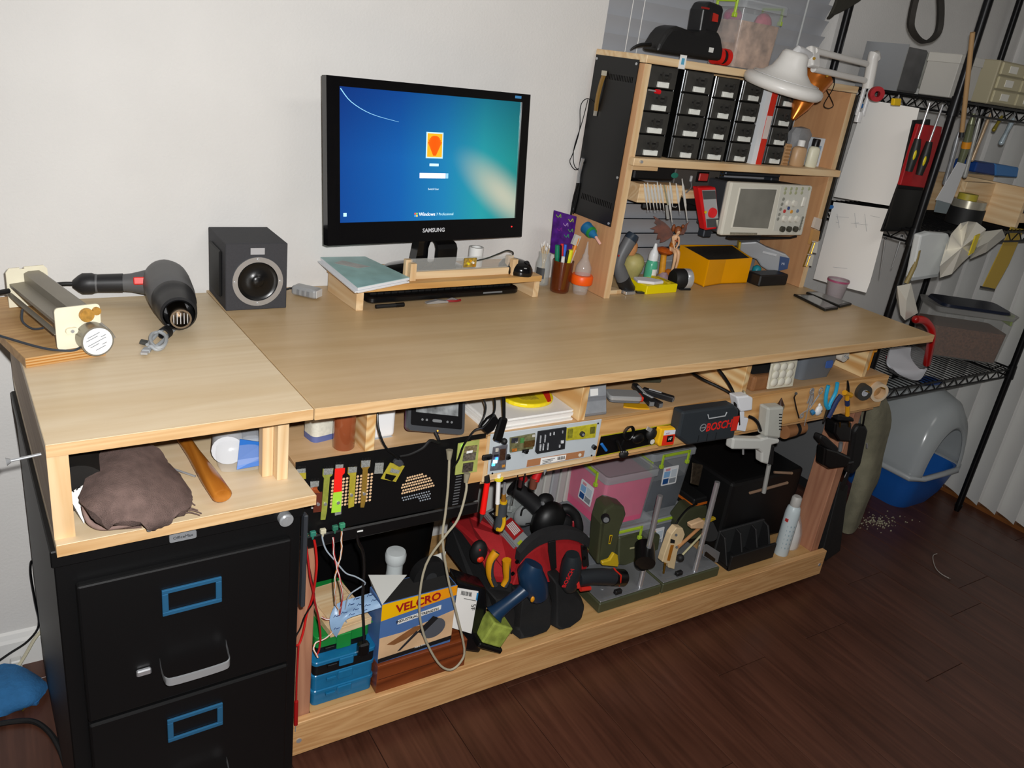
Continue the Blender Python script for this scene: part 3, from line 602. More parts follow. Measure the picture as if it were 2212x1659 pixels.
quad(M(), [pc[0].lerp(pc[2], .3)+V((-.03, .0, 0)), pc[0].lerp(pc[2], .3)+V((.0, .02, 0)), pc[0].lerp(pc[2], .5)+V((.02, -.0, 0)), pc[0].lerp(pc[2], .45)+V((-.01, -.02, 0))], RT+.0155, RT+.0157).build('printed_patch', mat('#b9b7b4', .4, 0, .2, 40), ps, 0, w=True)
# wooden jig with clear sheet and circuit board
jg = T('acrylic_jig', 'wooden holder gripping a clear acrylic sheet with small circuit board on the riser', 'jig', onz(885, 610, RT), .062)
j0 = ROOT[jg.name].inverted() @ onz(893, 606, RT); j1 = ROOT[jg.name].inverted() @ onz(1106, 594, RT)
xa, xb, yj = j0.x, j1.x, .02
M().box(xa, xb, yj, yj+.012, 0, .018).build('base_strip', PINE, jg, 0, bev=.0006)
for x in (xa-.012, xb-.004):
    M().box(x, x+.016, yj-.012, yj+.003, .0, .042).build('clamp_block', PINEZ, jg, 0, bev=.0006)
    M().box(x-.003, x+.014, yj+.007, yj+.020, .0, .047).build('clamp_block', PINEZ, jg, 0, bev=.0006)
M().box(xa-.004, xb+.004, yj+.0035, yj+.0062, .006, .050).build('acrylic_sheet', mat('#cfd2d0', .12, 0, 0, 40, 0, 200, .22), jg, 0)
xp = xa+(xb-xa)*.56
M().box(xp-.018, xp+.018, yj+.0, yj+.0034, .024, .047).build('circuit_board', mat('#a98b3a', .5, 0, .5, 160), jg, 0)
for a, b, c_ in ((-.008, .034, '#e8d820'), (.006, .036, '#f0eadc'), (-.002, .041, '#d8a020'), (.010, .029, '#b5761e')): M().cyl((xp+a, yj, b), (xp+a, yj-.005, b), .003, n=10).build('component', mat(c_, .4), jg)
M().tube([(xp+.02, yj+.001, .040), (xp+.05, yj-.001, .046), (xp+.09, yj+.004, .056), (xb-.01, yj+.012, .060), (xb+.015, yj+.02, .052), (xb+.022, yj+.03, .04)], .0018, 6, smooth=4).build('lead', mat('#2b302c', .5), jg)
# white cardboard roll
wr = T('white_roll', 'short white plastic tube standing behind the wooden jig', 'tube', onz(1037, 580, RT)+V((0, .03, 0)))
M().ring(.0195, .0125, 0, .050, 32).build('tube_wall', WHITE, wr, 40)
# mouse
ms = T('computer_mouse', 'glossy black mouse on the riser right end', 'mouse', onz(1120, 593, RT)+V((0, .018, 0)), .5)
M().loft([[(a*math.cos(6.283*j/20), b*math.sin(6.283*j/20), z_) for j in range(20)] for a, b, z_ in ((.030, .048, 0), (.0315, .050, .006), (.030, .048, .018), (.024, .040, .030), (.012, .022, .037), (.002, .004, .0385))]).build('shell', GLOSS, ms, 60)
M().cyl((-.004, -.030, .0305), (.004, -.030, .0305), .008, n=16).build('scroll_wheel', RUBBER, ms)
# ================= hutch =================
HX0, HX1, HY, HZ, SZ = .980, 1.819, .463, 1.554, 1.309
hu = T('hutch', 'open pine hutch with one shelf standing on the workbench', 'hutch', (1.4, .56, H))
PLYB = wood('hutch_ply', '#cf9f72', '#b5835a', 2, .7, .55, .15)
for x, nm in ((HX0, 'side_panel'), (HX1-.019, 'side_panel')):
    M().box(x, x+.019, HY+.0025, YW-.006, H+.0005, HZ-.0205).build(nm, PLYB, hu, 0, bev=.0008, w=True)
    M().box(x, x+.019, HY, HY+.002, H+.0005, HZ-.0205).build('front_edge', PINEZ, hu, 0, w=True)
M().box(HX0-.002, HX1+.002, HY-.003, YW-.006, HZ-.019, HZ).build('top_board', PINE, hu, 0, bev=.0015, w=True)
M().box(HX0+.0, HX1-.0, HY-.022, HY-.001, SZ-.020, SZ).build('shelf_lip', PINE, hu, 0, bev=.0015, w=True)
M().box(HX0+.0195, HX1-.0195, HY, YW-.008, SZ-.018, SZ).build('shelf', PINE, hu, 0, bev=.0008, w=True)
M().box(HX0+.0195, HX1-.0195, YW-.03, YW-.008, HZ-.06, HZ-.0195).build('back_rail', PINE, hu, 0, w=True)
M().box(HX0+.02, HX0+.11, HY+.004, HY+.04, SZ-.034, SZ-.0185).build('cleat', PINE, hu, 0, bev=.001, w=True)
M().cyl((HX0+.022, HY-.022, SZ-.008), (HX0+.022, HY-.028, SZ-.008), .004, n=10).build('screw', STEEL, hu, w=True)
# black vented steel panel on the hutch side
sp_ = T('vented_panel', 'black steel computer side panel with slot vents screwed to the hutch side', 'metal panel', (.979, .575, 1.33))
pn = M(); px0, px1 = .9765, .9795; ya, yb = .486, .664
def vrow(z0, z1, y0, y1, n):
    st = (y1-y0)/n
    pn.box(px0, px1, ya, y0, z0, z1); pn.box(px0, px1, y1, yb, z0, z1)
    for i in range(n): pn.box(px0, px1, y0+st*i, y0+st*(i+.55), z0, z1)
pn.box(px0, px1, ya, yb, 1.498, 1.54); vrow(1.484, 1.498, .494, .600, 16); pn.box(px0, px1, ya, yb, 1.182, 1.484); vrow(1.166, 1.182, .492, .630, 18); pn.box(px0, px1, ya, yb, 1.12, 1.166)
pn.build('sheet', mat('#0d0d0e', .38, 0, 0, 40, .08, 900), sp_, 0, w=True)
for y_, z_ in ((.493, 1.53), (.657, 1.53), (.493, 1.128), (.657, 1.13), (.49, 1.25)): M().cyl((px0, y_, z_), (px0-.002, y_, z_), .0035, n=10).build('screw', STEEL, sp_, w=True)
# things on the hutch left side
br = T('ribbon_cable', 'short amber ribbon cable hanging on the black vented panel', 'cable', onx(1305, 160, .972))
a_, b_ = onx(1306, 158, .972), onx(1287, 240, .972)
M().tube([a_, a_.lerp(b_, .3)+V((-.004, 0, 0)), a_.lerp(b_, .7)+V((-.004, 0, 0)), b_], .0055, 4, smooth=3).build('strip', mat('#8a6a34', .35), br, 20, w=True)
M().box(-.005, .002, -.007, .007, -.006, .006, 0, Matrix.Translation(a_)).build('connector', mat('#b8b2a0', .5), br, 0, w=True)
M().box(-.004, .002, -.004, .004, -.012, .004, 0, Matrix.Translation(b_)).build('connector', mat('#a8a49a', .4, .4), br, 0, w=True)
def onx_(u, v, x): p = onx(u, v, x); return p if p.y < .668 else ony(u, v, .668)
wl = T('wire_loop', 'thin black wire looping off the hutch back edge', 'wire', onx_(1262, 215, .976))
M().tube([onx_(1284, 222, .975), onx_(1268, 213, .974), onx_(1254, 230, .974), onx_(1252, 280, .974), onx_(1238, 330, .972), onx_(1231, 350, .972), onx_(1244, 367, .972), onx_(1262, 350, .973)], .0013, 6, smooth=6).build('strand', BLACK, wl, 40, w=True)
M().tube([onx_(1270, 215, .975), onx_(1258, 262, .974), onx_(1240, 320, .972), onx_(1240, 355, .972), onx_(1250, 368, .973)], .0012, 6, smooth=6).build('strand', BLACK, wl, 40, w=True)
hk = T('hanging_clamp', 'bright steel clip hanging off the hutch back edge', 'clip', onx_(1256, 345, .974))
M().tube([onx_(1260, 342, .972), onx_(1251, 375, .972), onx_(1249, 395, .972)], .005, 8, smooth=3).build('body', CHROME, hk, 40, w=True)
M().tube([onx_(1249, 395, .972), onx_(1240, 425, .972), onx_(1234, 460, .972), onx_(1233, 468, .973)], .003, 8, smooth=3).build('lead', BLACK, hk, 40, w=True)
M().tube([onx_(1252, 395, .974), onx_(1246, 430, .974), onx_(1238, 462, .974)], .0025, 8, smooth=3).build('lead', BLACK, hk, 40, w=True)
pk = T('push_spool', 'blue plastic wire spool with green band on the hutch side', 'spool', onx(1296, 500, .979))
q0 = onx(1284, 497, .979); XQ = basis((0, -1, 0), (0, 0, 1), None, q0)
for nm, a, b, r0, r1, hx in (('drum', .010, -.010, .0165, .0165, '#1b6a98'), ('green_band', -.0102, -.017, .0165, .0150, '#23833a'), ('flange', .0145, .0102, .0175, .0175, '#1a5f8e'), ('nose', -.0172, -.034, .012, .006, '#1b6a98')):
    M().cyl(q0+V((-.019, a, a*.3)), q0+V((-.019, b, b*.3)), r0, r1, n=22).build(nm, mat(hx, .45), pk, 40, w=True)
M().tube([q0+V((-.019, -.034, -.010)), q0+V((-.017, -.044, -.018)), q0+V((-.012, -.050, -.026))], .0038, 8, smooth=3).build('tail', mat('#d8a89a', .5), pk, w=True)
M().cyl(q0, q0+V((-.019, 0, 0)), .004, n=8).build('peg', BLACKM, pk, w=True)
# sticker on top board front
st = M().box(-.011, .011, -.0012, 0, -.0165, .0165).build('switch_plate_sticker', WHITE, None, 0, label='small white label with blue square on the hutch top edge', cat='label')
st.location = ony(1474, 134, HY-.0035); ROOT[st.name] = Matrix.Translation(st.location)
M().box(-.005, .005, -.0018, -.0012, -.006, .009).build('blue_square', mat('#5ba6c6', .4), st, 0)
# drawer towers
DF = mat('#3a3936', .35, 0, .12, 60); DB = mat('#0d0d0d', .25); TAG = mat('#e6e8e2', .6, 0, .05, 300)
colx = ((1.002, 1.104), (1.127, 1.232), (1.241, 1.334), (1.346, 1.433), (1.497, 1.577)); zt = (1.5335, 1.533, 1.528, 1.527, 1.522)
ordw = ('leftmost', 'second', 'third', 'fourth', 'fifth')
rnd = random.Random(11)
for ci, ((xa, xb), ztop) in enumerate(zip(colx, zt)):
    dt = T('drawer_tower', ordw[ci]+' of the black small-parts drawer towers on the hutch shelf, counted from the left', 'drawer unit', ((xa+xb)/2, .478, SZ), 0, 'small-parts drawer towers')
    w_ = (xb-xa)/2; hh = (ztop-SZ)/4; fr = M()
    fr.box(-w_, -w_+.003, .0, .14, 0, hh*4).box(w_-.003, w_, .0, .14, 0, hh*4).box(-w_+.003, w_-.003, .136, .14, 0, hh*4)
    for r in range(5): fr.box(-w_+.003, w_-.003, .002, .136, min(r*hh, 4*hh-.002), min(r*hh, 4*hh-.002)+.002)
    fr.build('frame', DB, dt, 0, bev=.0006)
    for r in range(4):
        z0 = r*hh+.003; z1 = (r+1)*hh-.001
        d = M().box(-w_+.004, w_-.004, -.006, .1, z0, z1).build('drawer', DF, dt, 0, bev=.0015)
        zc = z0+(z1-z0)*.62; ring = [(.0125*math.cos(t), -.006-.012*max(0, 1-abs(0)), zc+.0125*math.sin(t)) for t in (2.6, 3.3, 3.9, 4.4, 4.9, 5.4, 6.0, 6.8)]
        M().tube(ring, .0042, 6).build('finger_pull', mat('#2c2b29', .4), d)
        M().box(-.0125, .0125, -.011, -.006, zc-.002, zc+.002).build('pull_back', mat('#1c1b1a', .5), d, 0)
        tw_ = rnd.choice((.038, .036, .034, .046)); M().box(-tw_/2, tw_/2, -.0135, -.0061, z0+.0025, z0+.016).build('label_tag', TAG, d, 0, bev=.0008)
        M().tube([(-w_+.0015, -.0005, z0), (-w_+.0015, -.0005, z1)], .0008, 5).build('edge_highlight', mat('#4f5358', .2, .6), d)  # painted highlight: thin paler line down the left edge of each drawer
rp = T('red_pin', 'red headed pin poking out beside the first drawer tower', 'pin', ony(1416, 197, .455))
M().cyl((0, 0, 0), (.014, 0, -.001), .0055, .006, n=14).build('cap', mat('#d01420', .35), rp); M().cyl((-.02, .004, .001), (0, 0, 0), .0018, n=8).build('rod', STEEL, rp)
# red and white box between the towers
rb = T('slim_box', 'tall slim red and white box between the fourth and fifth drawer towers', 'box', (1.464, .47, SZ))
M().box(-.021, -.002, 0, .12, 0, .215).build('white_side', mat('#e8ebee', .5), rb, 0)
M().box(-.0018, .021, -.001, .12, 0, .215).build('red_side', mat('#d8301e', .5), rb, 0)
M().box(-.0010, .020, -.0018, -.001, .072, .135).build('white_panel', mat('#e6d8d2', .5), rb, 0)
# behind the lamp: dark tall tower, cardboard, bottles, carton, funnel
dk = T('black_tower', 'black glossy case behind the copper funnel on the hutch shelf', 'case', (1.63, .535, SZ))
M().box(-.035, .030, 0, .10, 0, .205).build('case', BLACK, dk, 0, bev=.003); M().box(.030, .032, .0, .10, .02, .2).build('trim', CHROME, dk, 0)
for i in range(3): M().box(-.030+.018*i, -.018+.018*i, -.001, 0, .05, .15).build('slat', mat('#3a3b3e', .35), dk, 0)
cc = T('cardboard_strip', 'corrugated cardboard strip leaning on the hutch shelf', 'cardboard', (1.602, .482, SZ), .0)
M().box(-.010, .012, 0, .05, 0, .062).build('board', mat('#c09468', .8), cc, 0, bev=.001)
for i in range(6): M().box(-.0105, .0125, -.0012, .0, .003+.010*i, .008+.010*i).build('flute', mat('#a0764a', .8), cc, 0)
def bottle(name, label, loc, r, h, body, cap, capr, caph, flat=.75):
    t = T(name, label, 'bottle', loc, -.3)
    S_ = Matrix.Diagonal((1, flat, 1, 1))
    M().lathe([(r*.9, 0), (r, .004), (r, h*.82), (r*.85, h*.93), (capr*.8, h), (.001, h)], 24, 0, S_).build('body', body, t, 40)
    M().lathe([(capr, h), (capr, h+caph*.9), (capr*.9, h+caph), (.001, h+caph)], 20).build('cap', cap, t, 40); return t
bottle('lotion_bottle', 'tan bottle with white cap on the hutch shelf', ony(1720, 360, .487)*1 if False else (1.665, .492, SZ), .024, .058, mat('#bd9a74', .4), WHITE, .011, .018)
bottle('glue_bottle', 'cream bottle with black cap on the hutch shelf', (1.722, .484, SZ), .019, .062, mat('#dedcc4', .4), BLACK, .012, .022)
gb = T('grey_pouch', 'crumpled grey plastic pouch behind the two small bottles', 'pouch', (1.69, .525, SZ))
M().lathe([(.04, 0), (.043, .02), (.04, .07), (.045, .092), (.03, .108), (.005, .112)], 9, 0, Matrix.Diagonal((1.1, .5, 1, 1))).build('film', mat('#8b8c8e', .35, 0, .2, 40), gb, 20)
bc = T('blue_carton', 'small white and blue carton at the right end of the hutch shelf', 'carton', (1.765, .505, SZ), -.1)
M().box(-.022, .022, 0, .03, 0, .085).build('carton', mat('#d3dbe2', .5), bc, 0, bev=.001); M().box(-.018, .012, -.0006, 0, .012, .062).build('print', mat('#8fb0cc', .5, 0, .3, 120), bc, 0); M().box(-.018, .004, -.0009, -.0006, .006, .014).build('print_band', mat('#3f7ab0', .5), bc, 0)
cf = T('copper_funnel', 'rolled copper sheet cone hanging behind the magnifier lamp', 'copper cone', ony(1735, 235, .44))
COP = mat('#c8742c', .3, .7, .12, 30)
c0 = ony(1712, 258, .44); c1 = ony(1765, 165, .45)
cq = (c1-c0).to_track_quat('Z', 'Y').to_matrix().to_4x4(); cq.translation = c0
M().lathe([(.006, 0), (.026, .045), (.040, .11), (.048, (c1-c0).length), (.0465, (c1-c0).length), (.038, .11), (.024, .045), (.004, .001)], 18, 0, cq, False).build('sheet', COP, cf, 60, w=True)
cl = T('wire_clip', 'black bent wire hook hanging on the hutch right panel', 'wire hook', ony(1790, 200, .47))
M().tube([ony(1785, 168, .455), ony(1782, 185, .455), ony(1798, 220, .455), ony(1799, 230, .455), ony(1788, 234, .455), ony(1780, 225, .455), ony(1800, 190, .455), ony(1803, 168, .455)], .0014, 6, smooth=5).build('wire', BLACK, cl, 40, w=True)
# black side panel on right outer side
rp_ = T('black_board', 'tall black board fixed on the right outside of the hutch', 'board', (1.826, .5, 1.2))
M().box(1.8195, 1.828, .452, .64, 1.09, 1.53).build('sheet', BLACK, rp_, 0, bev=.001, w=True)
# ---- on top of the hutch ----
dr = T('cordless_driver', 'black cordless driver with red collars standing on the hutch top', 'power tool', (1.15, .53, HZ))
G = lambda u, v, y: (ony(u, v, y).x, ony(u, v, y).z)
pol = [G(*p, .52) for p in ((1405, 111), (1412, 92), (1424, 72), (1436, 58), (1452, 55), (1488, 68), (1500, 66), (1512, 60), (1540, 68), (1546, 82), (1550, 108), (1546, 131), (1470, 121))]
pol = [(x, max(z_, HZ+.001)) for x, z_ in pol]
M().prism(pol, .495, .560).build('body', mat('#141415', .5), dr, 0, bev=.010, seg=3, w=True)
pol = [G(*p, .52) for p in ((1500, 70), (1508, 20), (1516, 5), (1526, 3), (1550, 12), (1553, 22), (1547, 48), (1538, 72))]
M().prism(pol, .500, .552).build('grip', mat('#1a1a1c', .4), dr, 0, bev=.008, seg=3, w=True)
pol = [G(*p, .498) for p in ((1541, 28), (1550, 32), (1548, 48), (1538, 46))]
M().prism(pol, .494, .499).build('trigger', mat('#b32a1e', .4), dr, 0, w=True)
pol = [G(*p, .498) for p in ((1516, 14), (1533, 17), (1532, 21), (1515, 18))]; M().prism(pol, .4975, .4995).build('red_band', mat('#8c1f1a', .4), dr, 0, w=True)
pb = ony(1547, 112, .52); zc = HZ+.024
for a, b, r, mm in ((.0, .022, .0215, mat('#cf1f18', .35)), (.022, .036, .018, BLACKM), (.036, .050, .0215, mat('#cf1f18', .35))):
    M().cyl((pb.x+a, .525, zc), (pb.x+b, .525, zc), r, n=24).build('collar', mm, dr, 40, w=True)
M().tube([ony(1405, 96, .52), ony(1385, 97, .52), ony(1372, 101, .52), ony(1364, 106, .52)], [.006, .0025], 8, smooth=3).build('tail', BLACK, dr, 40, w=True)
M().box(-.008, .008, -.001, 0, -.006, .006, 0, Matrix.Translation(ony(1536, 108, .4945))).build('sticker', mat('#d8d8d4', .5), dr, 0, w=True)
# bins with lime latches: reusable
BINP = mat('#c9ced2', .18, 0, 0, 40, 0, 200, .16); BINL = mat('#bfc4c8', .25, 0, 0, 40, 0, 200, .42); LIME = mat('#a8c832', .45)
def bin_(name, label, loc, rz, w_, d_, h_, fill=None, fh=.8, latches=('x',), lab=None, r=.012, contents=(), lid=.022, group=None, fillname='contents'):
    t = T(name, label, 'storage bin', loc, rz, group)
    wall = M(); n = 4
    o0 = rrect(w_*.9, d_*.9, r, n); o1 = rrect(w_, d_, r, n); i1 = rrect(w_-.005, d_-.005, r, n); i0 = rrect(w_*.9-.005, d_*.9-.005, r, n)
    hz = h_-lid
    wall.loft([[(x, y, 0) for x, y in o0], [(x, y, hz) for x, y in o1], [(x, y, hz) for x, y in i1], [(x, y, .003) for x, y in i0]])
    wall.build('tub', BINP, t, 40)
    l1 = rrect(w_+.012, d_+.012, r, n)
    M().loft([[(x, y, hz+.0005) for x, y in l1], [(x, y, h_-.004) for x, y in l1], [(x*.97, y*.97, h_) for x, y in l1], [(x*.9, y*.9, h_-.001) for x, y in l1], [(x*.88, y*.88, h_-.004) for x, y in l1]]).build('lid', BINL, t, 40)
    for L_ in latches:
        s_ = -1 if L_[0] == '-' else 1; a_ = L_[-1]
        ln = (d_ if a_ == 'x' else w_)*.62
        RZ = Matrix.Rotation({'x': 0, 'y': math.pi/2}[a_]+(math.pi if s_ < 0 else 0), 4, 'Z')
        e = (w_ if a_ == 'x' else d_)/2+.006
        m = M().box(e, e+.005, -ln/2, ln/2, h_-.010, h_-.001)
        for q_ in (-1, 1): m.box(e, e+.005, q_*ln/2-.004, q_*ln/2+.004, h_-.040, h_-.001).box(e-.003, e+.007, q_*ln/2-.006, q_*ln/2+.006, h_-.047, h_-.036)
        m.add([], []); o = M(); o.v = [RZ @ p for p in m.v]; o.f = m.f; o.mi = m.mi; o.build('latch', LIME, t, 0, bev=.0012)
    if fill: M().loft([[(x*.88, y*.88, .004) for x, y in o1], [(x*.94, y*.94, hz*fh) for x, y in o1]]).build(fillname, fill, t, 20)
    if lab:
        a_, s_, cx_, cz_ = lab
        RZ = Matrix.Rotation({'x': math.pi/2, 'y': 0}[a_]+(math.pi if (a_, s_) in (('y', 1), ('x', -1)) else 0), 4, 'Z')
        e = (w_ if a_ == 'x' else d_)/2
        X_ = RZ @ Matrix.Translation((cx_, -e*.985-.002, cz_))
        q = M(); q.plate(rrect(.062, .062, .004), 0, .0008, 0, X_ @ basis((1, 0, 0), (0, 0.05, 1)))
        lo = q.build('label', mat('#e8eaec', .45), t, 0)
        for (x0, x1, z0, z1, hc) in ((-.026, -.004, -.026, -.008, '#1f4f8c'), (-.026, -.002, -.004, .016, '#86b4e0'), (-.022, -.004, .018, .026, '#d89aa4'), (.0, .026, -.026, -.010, '#8d949c'), (.002, .026, -.006, .02, '#c9d4de')):
            M().box(x0, x1, -.0014, -.0008, z0, z1, 0, X_ @ Matrix.Rotation(-.05, 4, 'X')).build('print', mat(hc, .45, 0, .15 if hc == '#8d949c' else 0, 400), lo, 0)
    return t
b1 = bin_('clear_bin', 'clear bin with lime latches and mixed packets on top of the hutch', (1.400, .562, HZ), 0, .165, .115, .172, mat('#b79a86', .6, 0, .5, 30), .8, ('-x', 'x'))
M().sph((.03, -.03, .12), (.03, .02, .03), 12, 7).build('packet', mat('#c05468', .5, 0, .3, 40), b1); M().sph((.06, -.035, .07), (.016, .018, .04), 12, 7).build('packet', mat('#c8963c', .4, 0, .3, 40), b1)
M().sph((-.06, .0, .13), (.022, .03, .02), 12, 7).build('packet', mat('#a8607a', .5, 0, .3, 40), b1)
# ---- magnifier lamp ----
LW = mat('#d9d7d3', .35, 0, .02, 20); LW2 = mat('#cfcfd0', .3)
lm = T('magnifier_lamp', 'white swing-arm magnifier lamp reaching in front of the hutch', 'lamp', V((1.84, .44, H)))
hc = ony(1692, 184, .37); axv = (CU*.80+CR*.24-CF*.46).normalized()
lq = basis(CR, axv.cross(CR), None); lq = axv.to_track_quat('Z', 'Y').to_matrix().to_4x4(); lq.translation = hc
M().lathe([(.086, -.016), (.100, -.014), (.107, -.006), (.107, .004), (.102, .011), (.088, .016), (.064, .025), (.048, .040), (.039, .060), (.035, .078), (.029, .085), (.001, .087)], 40, 0, lq, False).build('head_shade', LW, lm, 50, w=True)
M().lathe([(.001, -.010), (.072, -.010), (.086, -.015), (.086, -.016), (.070, -.013), (.001, -.013)], 40, 0, lq, False).build('lens', mat('#dfe6e8', .05, 0, 0, 40, 0, 200, .5), lm, 40, w=True)
M().ring(.0885, .0865, .0175, .0185, 40, 0, lq).build('trim_line', LW2, lm, 40, w=True)
for (u, v, s1, s2) in ((1706, 146, .020, .008), (1692, 186, .018, .006), (1718, 118, .014, .006)):
    d_ = ray(u, v).normalized(); 
nk = hc+axv*.078
k1 = ony(1752, 122, .37)
M().tube([nk-axv*.015, nk+axv*.012, k1], [.012, .010], 10, smooth=3).build('neck', LW2, lm, 40, w=True)
kk = ony(1880, 160, .42)
XK = basis(kk-k1, CU, None, k1)
M().box(-.012, .030, -.028, .026, -.011, .011, 0, XK).build('head_bracket', LW, lm, 0, bev=.006, seg=2, w=True)
a0, a1 = ony(1760, 110, .37), ony(1872, 138, .42); b0_, b1_ = ony(1757, 149, .37), ony(1868, 174, .42)
for p, q in ((a0, a1), (b0_, b1_)): M().cyl(p, q, .0085, n=12).build('arm_tube', LW, lm, 40, w=True)
for p in (ony(1757, 128, .358), ony(1785, 165, .385)): M().cyl(p, p-CF*.006, .004, n=10).build('rivet', BRASS, lm, w=True)
e0, e1 = ony(1888, 118, .43), ony(1874, 190, .43)
M().tube([e0+V((.012, 0, -.012)), e0, e0.lerp(e1, .35), e1], .016, 12, smooth=4).build('elbow', LW, lm, 40, w=True)
f0, f1 = V((1.838, .446, 1.56)), V((1.836, .446, 1.475))
for dx in (-.006, .010): M().cyl(f0+V((dx, -dx*.6, 0)), f1+V((dx, -dx*.6, 0)), .0065, n=12).build('arm_tube', LW2, lm, 40, w=True)
M().cyl(f1-V((0, 0, .02)), f1+V((0, 0, .01)), .011, n=18).build('pivot_post', LW2, lm, 40, w=True)
M().box(1.8285, 1.842, .44, .56, 1.455, 1.475).build('clamp_plate', LW2, lm, 0, bev=.002, w=True)
# papers pinned along the rack side
def sheet(name, label, cs, curl=.006):
    t = T(name, label, 'paper', cs[3])
    n = 8; m = M(); top, bot = [], []
    for i in range(n+1):
        r = i/n; a = cs[0].lerp(cs[3], r); b = cs[1].lerp(cs[2], r)
        for j in range(n+1):
            s = j/n; p = a.lerp(b, s); p.x -= curl*math.sin(3.1*s)*(.3+r) + .012*max(0, r-.85)*4*s; top.append(p)
    k = n+1; vs = top+[p+V((.0006, 0, 0)) for p in top]; o = k*k; fs = []
    for i in range(n):
        for j in range(n): a = i*k+j; fs += [(a, a+1, a+k+1, a+k), (o+a+k, o+a+k+1, o+a+1, o+a)]
    ed = [(0, j) for j in range(k)]+[(i, n) for i in range(1, k)]+[(n, j) for j in range(n-1, -1, -1)]+[(i, 0) for i in range(n-1, 0, -1)]
    for (a, b), (c, d) in zip(ed, ed[1:]+ed[:1]): fs.append((a*k+b, o+a*k+b, o+c*k+d, c*k+d))
    m.add(vs, fs).build('sheet', PAPER, t, 60, w=True); return t
x_ = 1.896
p1 = sheet('pinned_sheet', 'upper white paper sheet pinned beside the lamp arm', [onx(1868, 214, x_), onx(1986, 234, x_), onx(1934, 446, x_), onx(1801, 425, x_)])
p2 = sheet('pinned_sheet', 'lower white sheet with pencil sketch pinned under the first sheet', [onx(1801, 436, x_-.004), onx(1921, 452, x_-.004), onx(1874, 632, x_-.004), onx(1757, 602, x_-.004)])
PEN = mat('#9a9da3', .8)
for i, (u0, v0, u1, v1) in enumerate(((1806, 468, 1834, 470), (1808, 462, 1813, 492), (1846, 460, 1850, 492), (1838, 482, 1875, 486), (1868, 462, 1872, 500), (1806, 480, 1812, 481), (1845, 482, 1855, 481), (1880, 466, 1900, 470), (1800, 577, 1830, 580))):
    M().tube([onx(u0, v0, x_-.0115), onx(u1, v1, x_-.0115)], .0005, 4).build('pencil_line', PEN, p2, w=True)
for (u, v), nm in (((1866, 229), 'upper'), ((1797, 447), 'lower')):
    t = T('push_pin', 'blue push pin holding the '+nm+' paper sheet', 'push pin', onx(u, v, x_-.006))
    M().cyl((0, 0, 0), (-.003, -.001, 0), .0062, n=14).cyl((-.003, -.001, 0), (-.011, -.003, 0), .004, n=12).cyl((-.011, -.003, 0), (-.014, -.004, 0), .0062, n=14).build('grip', mat('#1f5f9e', .4), t); M().cyl((.006, 0, 0), (0, 0, 0), .0006, n=6).build('pin', STEEL, t)
# ================= things under the hutch shelf =================
# oscilloscope
OS = mat('#d9d7cb', .45, 0, .02, 15)
os_ = T('oscilloscope', 'cream bench oscilloscope with grey screen hung under the hutch shelf', 'oscilloscope', (1.569, .52, 1.10))
Kp = lambda zx, zy, y=.47: ony(1440+zx*.2169, 340+zy*.2169, y)
oy = .47
co = [Kp(650, 245), Kp(1462, 285), Kp(1352, 780), Kp(540, 780)]
def loft_quad(m, q, y0, y1, s=1):
    c = sum(q, V())/4
    return m.loft([[(p.x, y0, p.z) for p in q], [(c.x+(p.x-c.x)*s, y1, c.z+(p.z-c.z)*s) for p in q]])
loft_quad(M(), co, oy, oy+.022).build('front_bezel', OS, os_, 0, bev=.006, seg=2, w=True)
loft_quad(M(), [p.lerp(sum(co, V())/4, .03) for p in co], oy+.0225, oy+.13, .92).build('rear_case', mat('#3c3f44', .5), os_, 0, bev=.004, w=True)
sq = [Kp(735, 310), Kp(1092, 320), Kp(1005, 707), Kp(655, 690)]
loft_quad(M(), [p+(p-sum(sq, V())/4)*.05 for p in sq], oy-.0015, oy).build('screen_rim', mat('#e4e2d8', .4), os_, 0, w=True)
loft_quad(M(), sq, oy-.0022, oy-.0015).build('screen', mat('#83827a', .15, 0, .2, 9), os_, 0, w=True)
loft_quad(M(), [Kp(1140, 285), Kp(1425, 300), Kp(1330, 740), Kp(1060, 730)], oy-.001, oy).build('control_panel', mat('#cfcfc6', .5), os_, 0, w=True)
loft_quad(M(), [Kp(632, 745), Kp(900, 752), Kp(898, 772), Kp(628, 770)], oy-.0012, oy-.0004).build('model_strip', mat('#8d8878', .5, 0, .3, 300), os_, 0, w=True)
def knob(zx, zy, r, hx, h=.008, nm='knob'): p = Kp(zx, zy, oy); M().cyl(p, p+V((0, -h, 0)), r, r*.85, n=16).build(nm, mat(hx, .45), os_, 40, w=True)
for zx, zy in ((1265, 455), (1205, 455), (1168, 607), (1232, 610), (1290, 610)): knob(zx, zy, .0105, '#dedcd2')
M().prism([(-.008, -.016), (.008, -.016), (.010, .016), (-.006, .016)], -.006, 0, 0, Matrix.Translation(Kp(1355, 440, oy))).build('knob', mat('#dedcd2', .45), os_, 0, bev=.003, w=True)
for zx, zy, c_ in ((1170, 535, '#c23a3a'), (1211, 505, '#3d4f86'), (1240, 540, '#d99a3c'), (1300, 533, '#6f8098')): knob(zx, zy, .006, c_, .003, 'button')
for zx, zy in ((1160, 415), (1145, 465), (1131, 515), (1118, 567), (1105, 612)): knob(zx, zy, .0055, '#8b8c84', .003, 'button')
for i, zx in enumerate((1182, 1238, 1290, 1350, 1415)):
    for zy in (312, 352): 
        if i < 4 or zy == 312: knob(zx-(zy-312)*.2, zy, .0055, '#a9ad8c', .003, 'button')
for i in range(5): knob(1352-i*8, 600+i*28, .005, '#7e8078', .003, 'button')
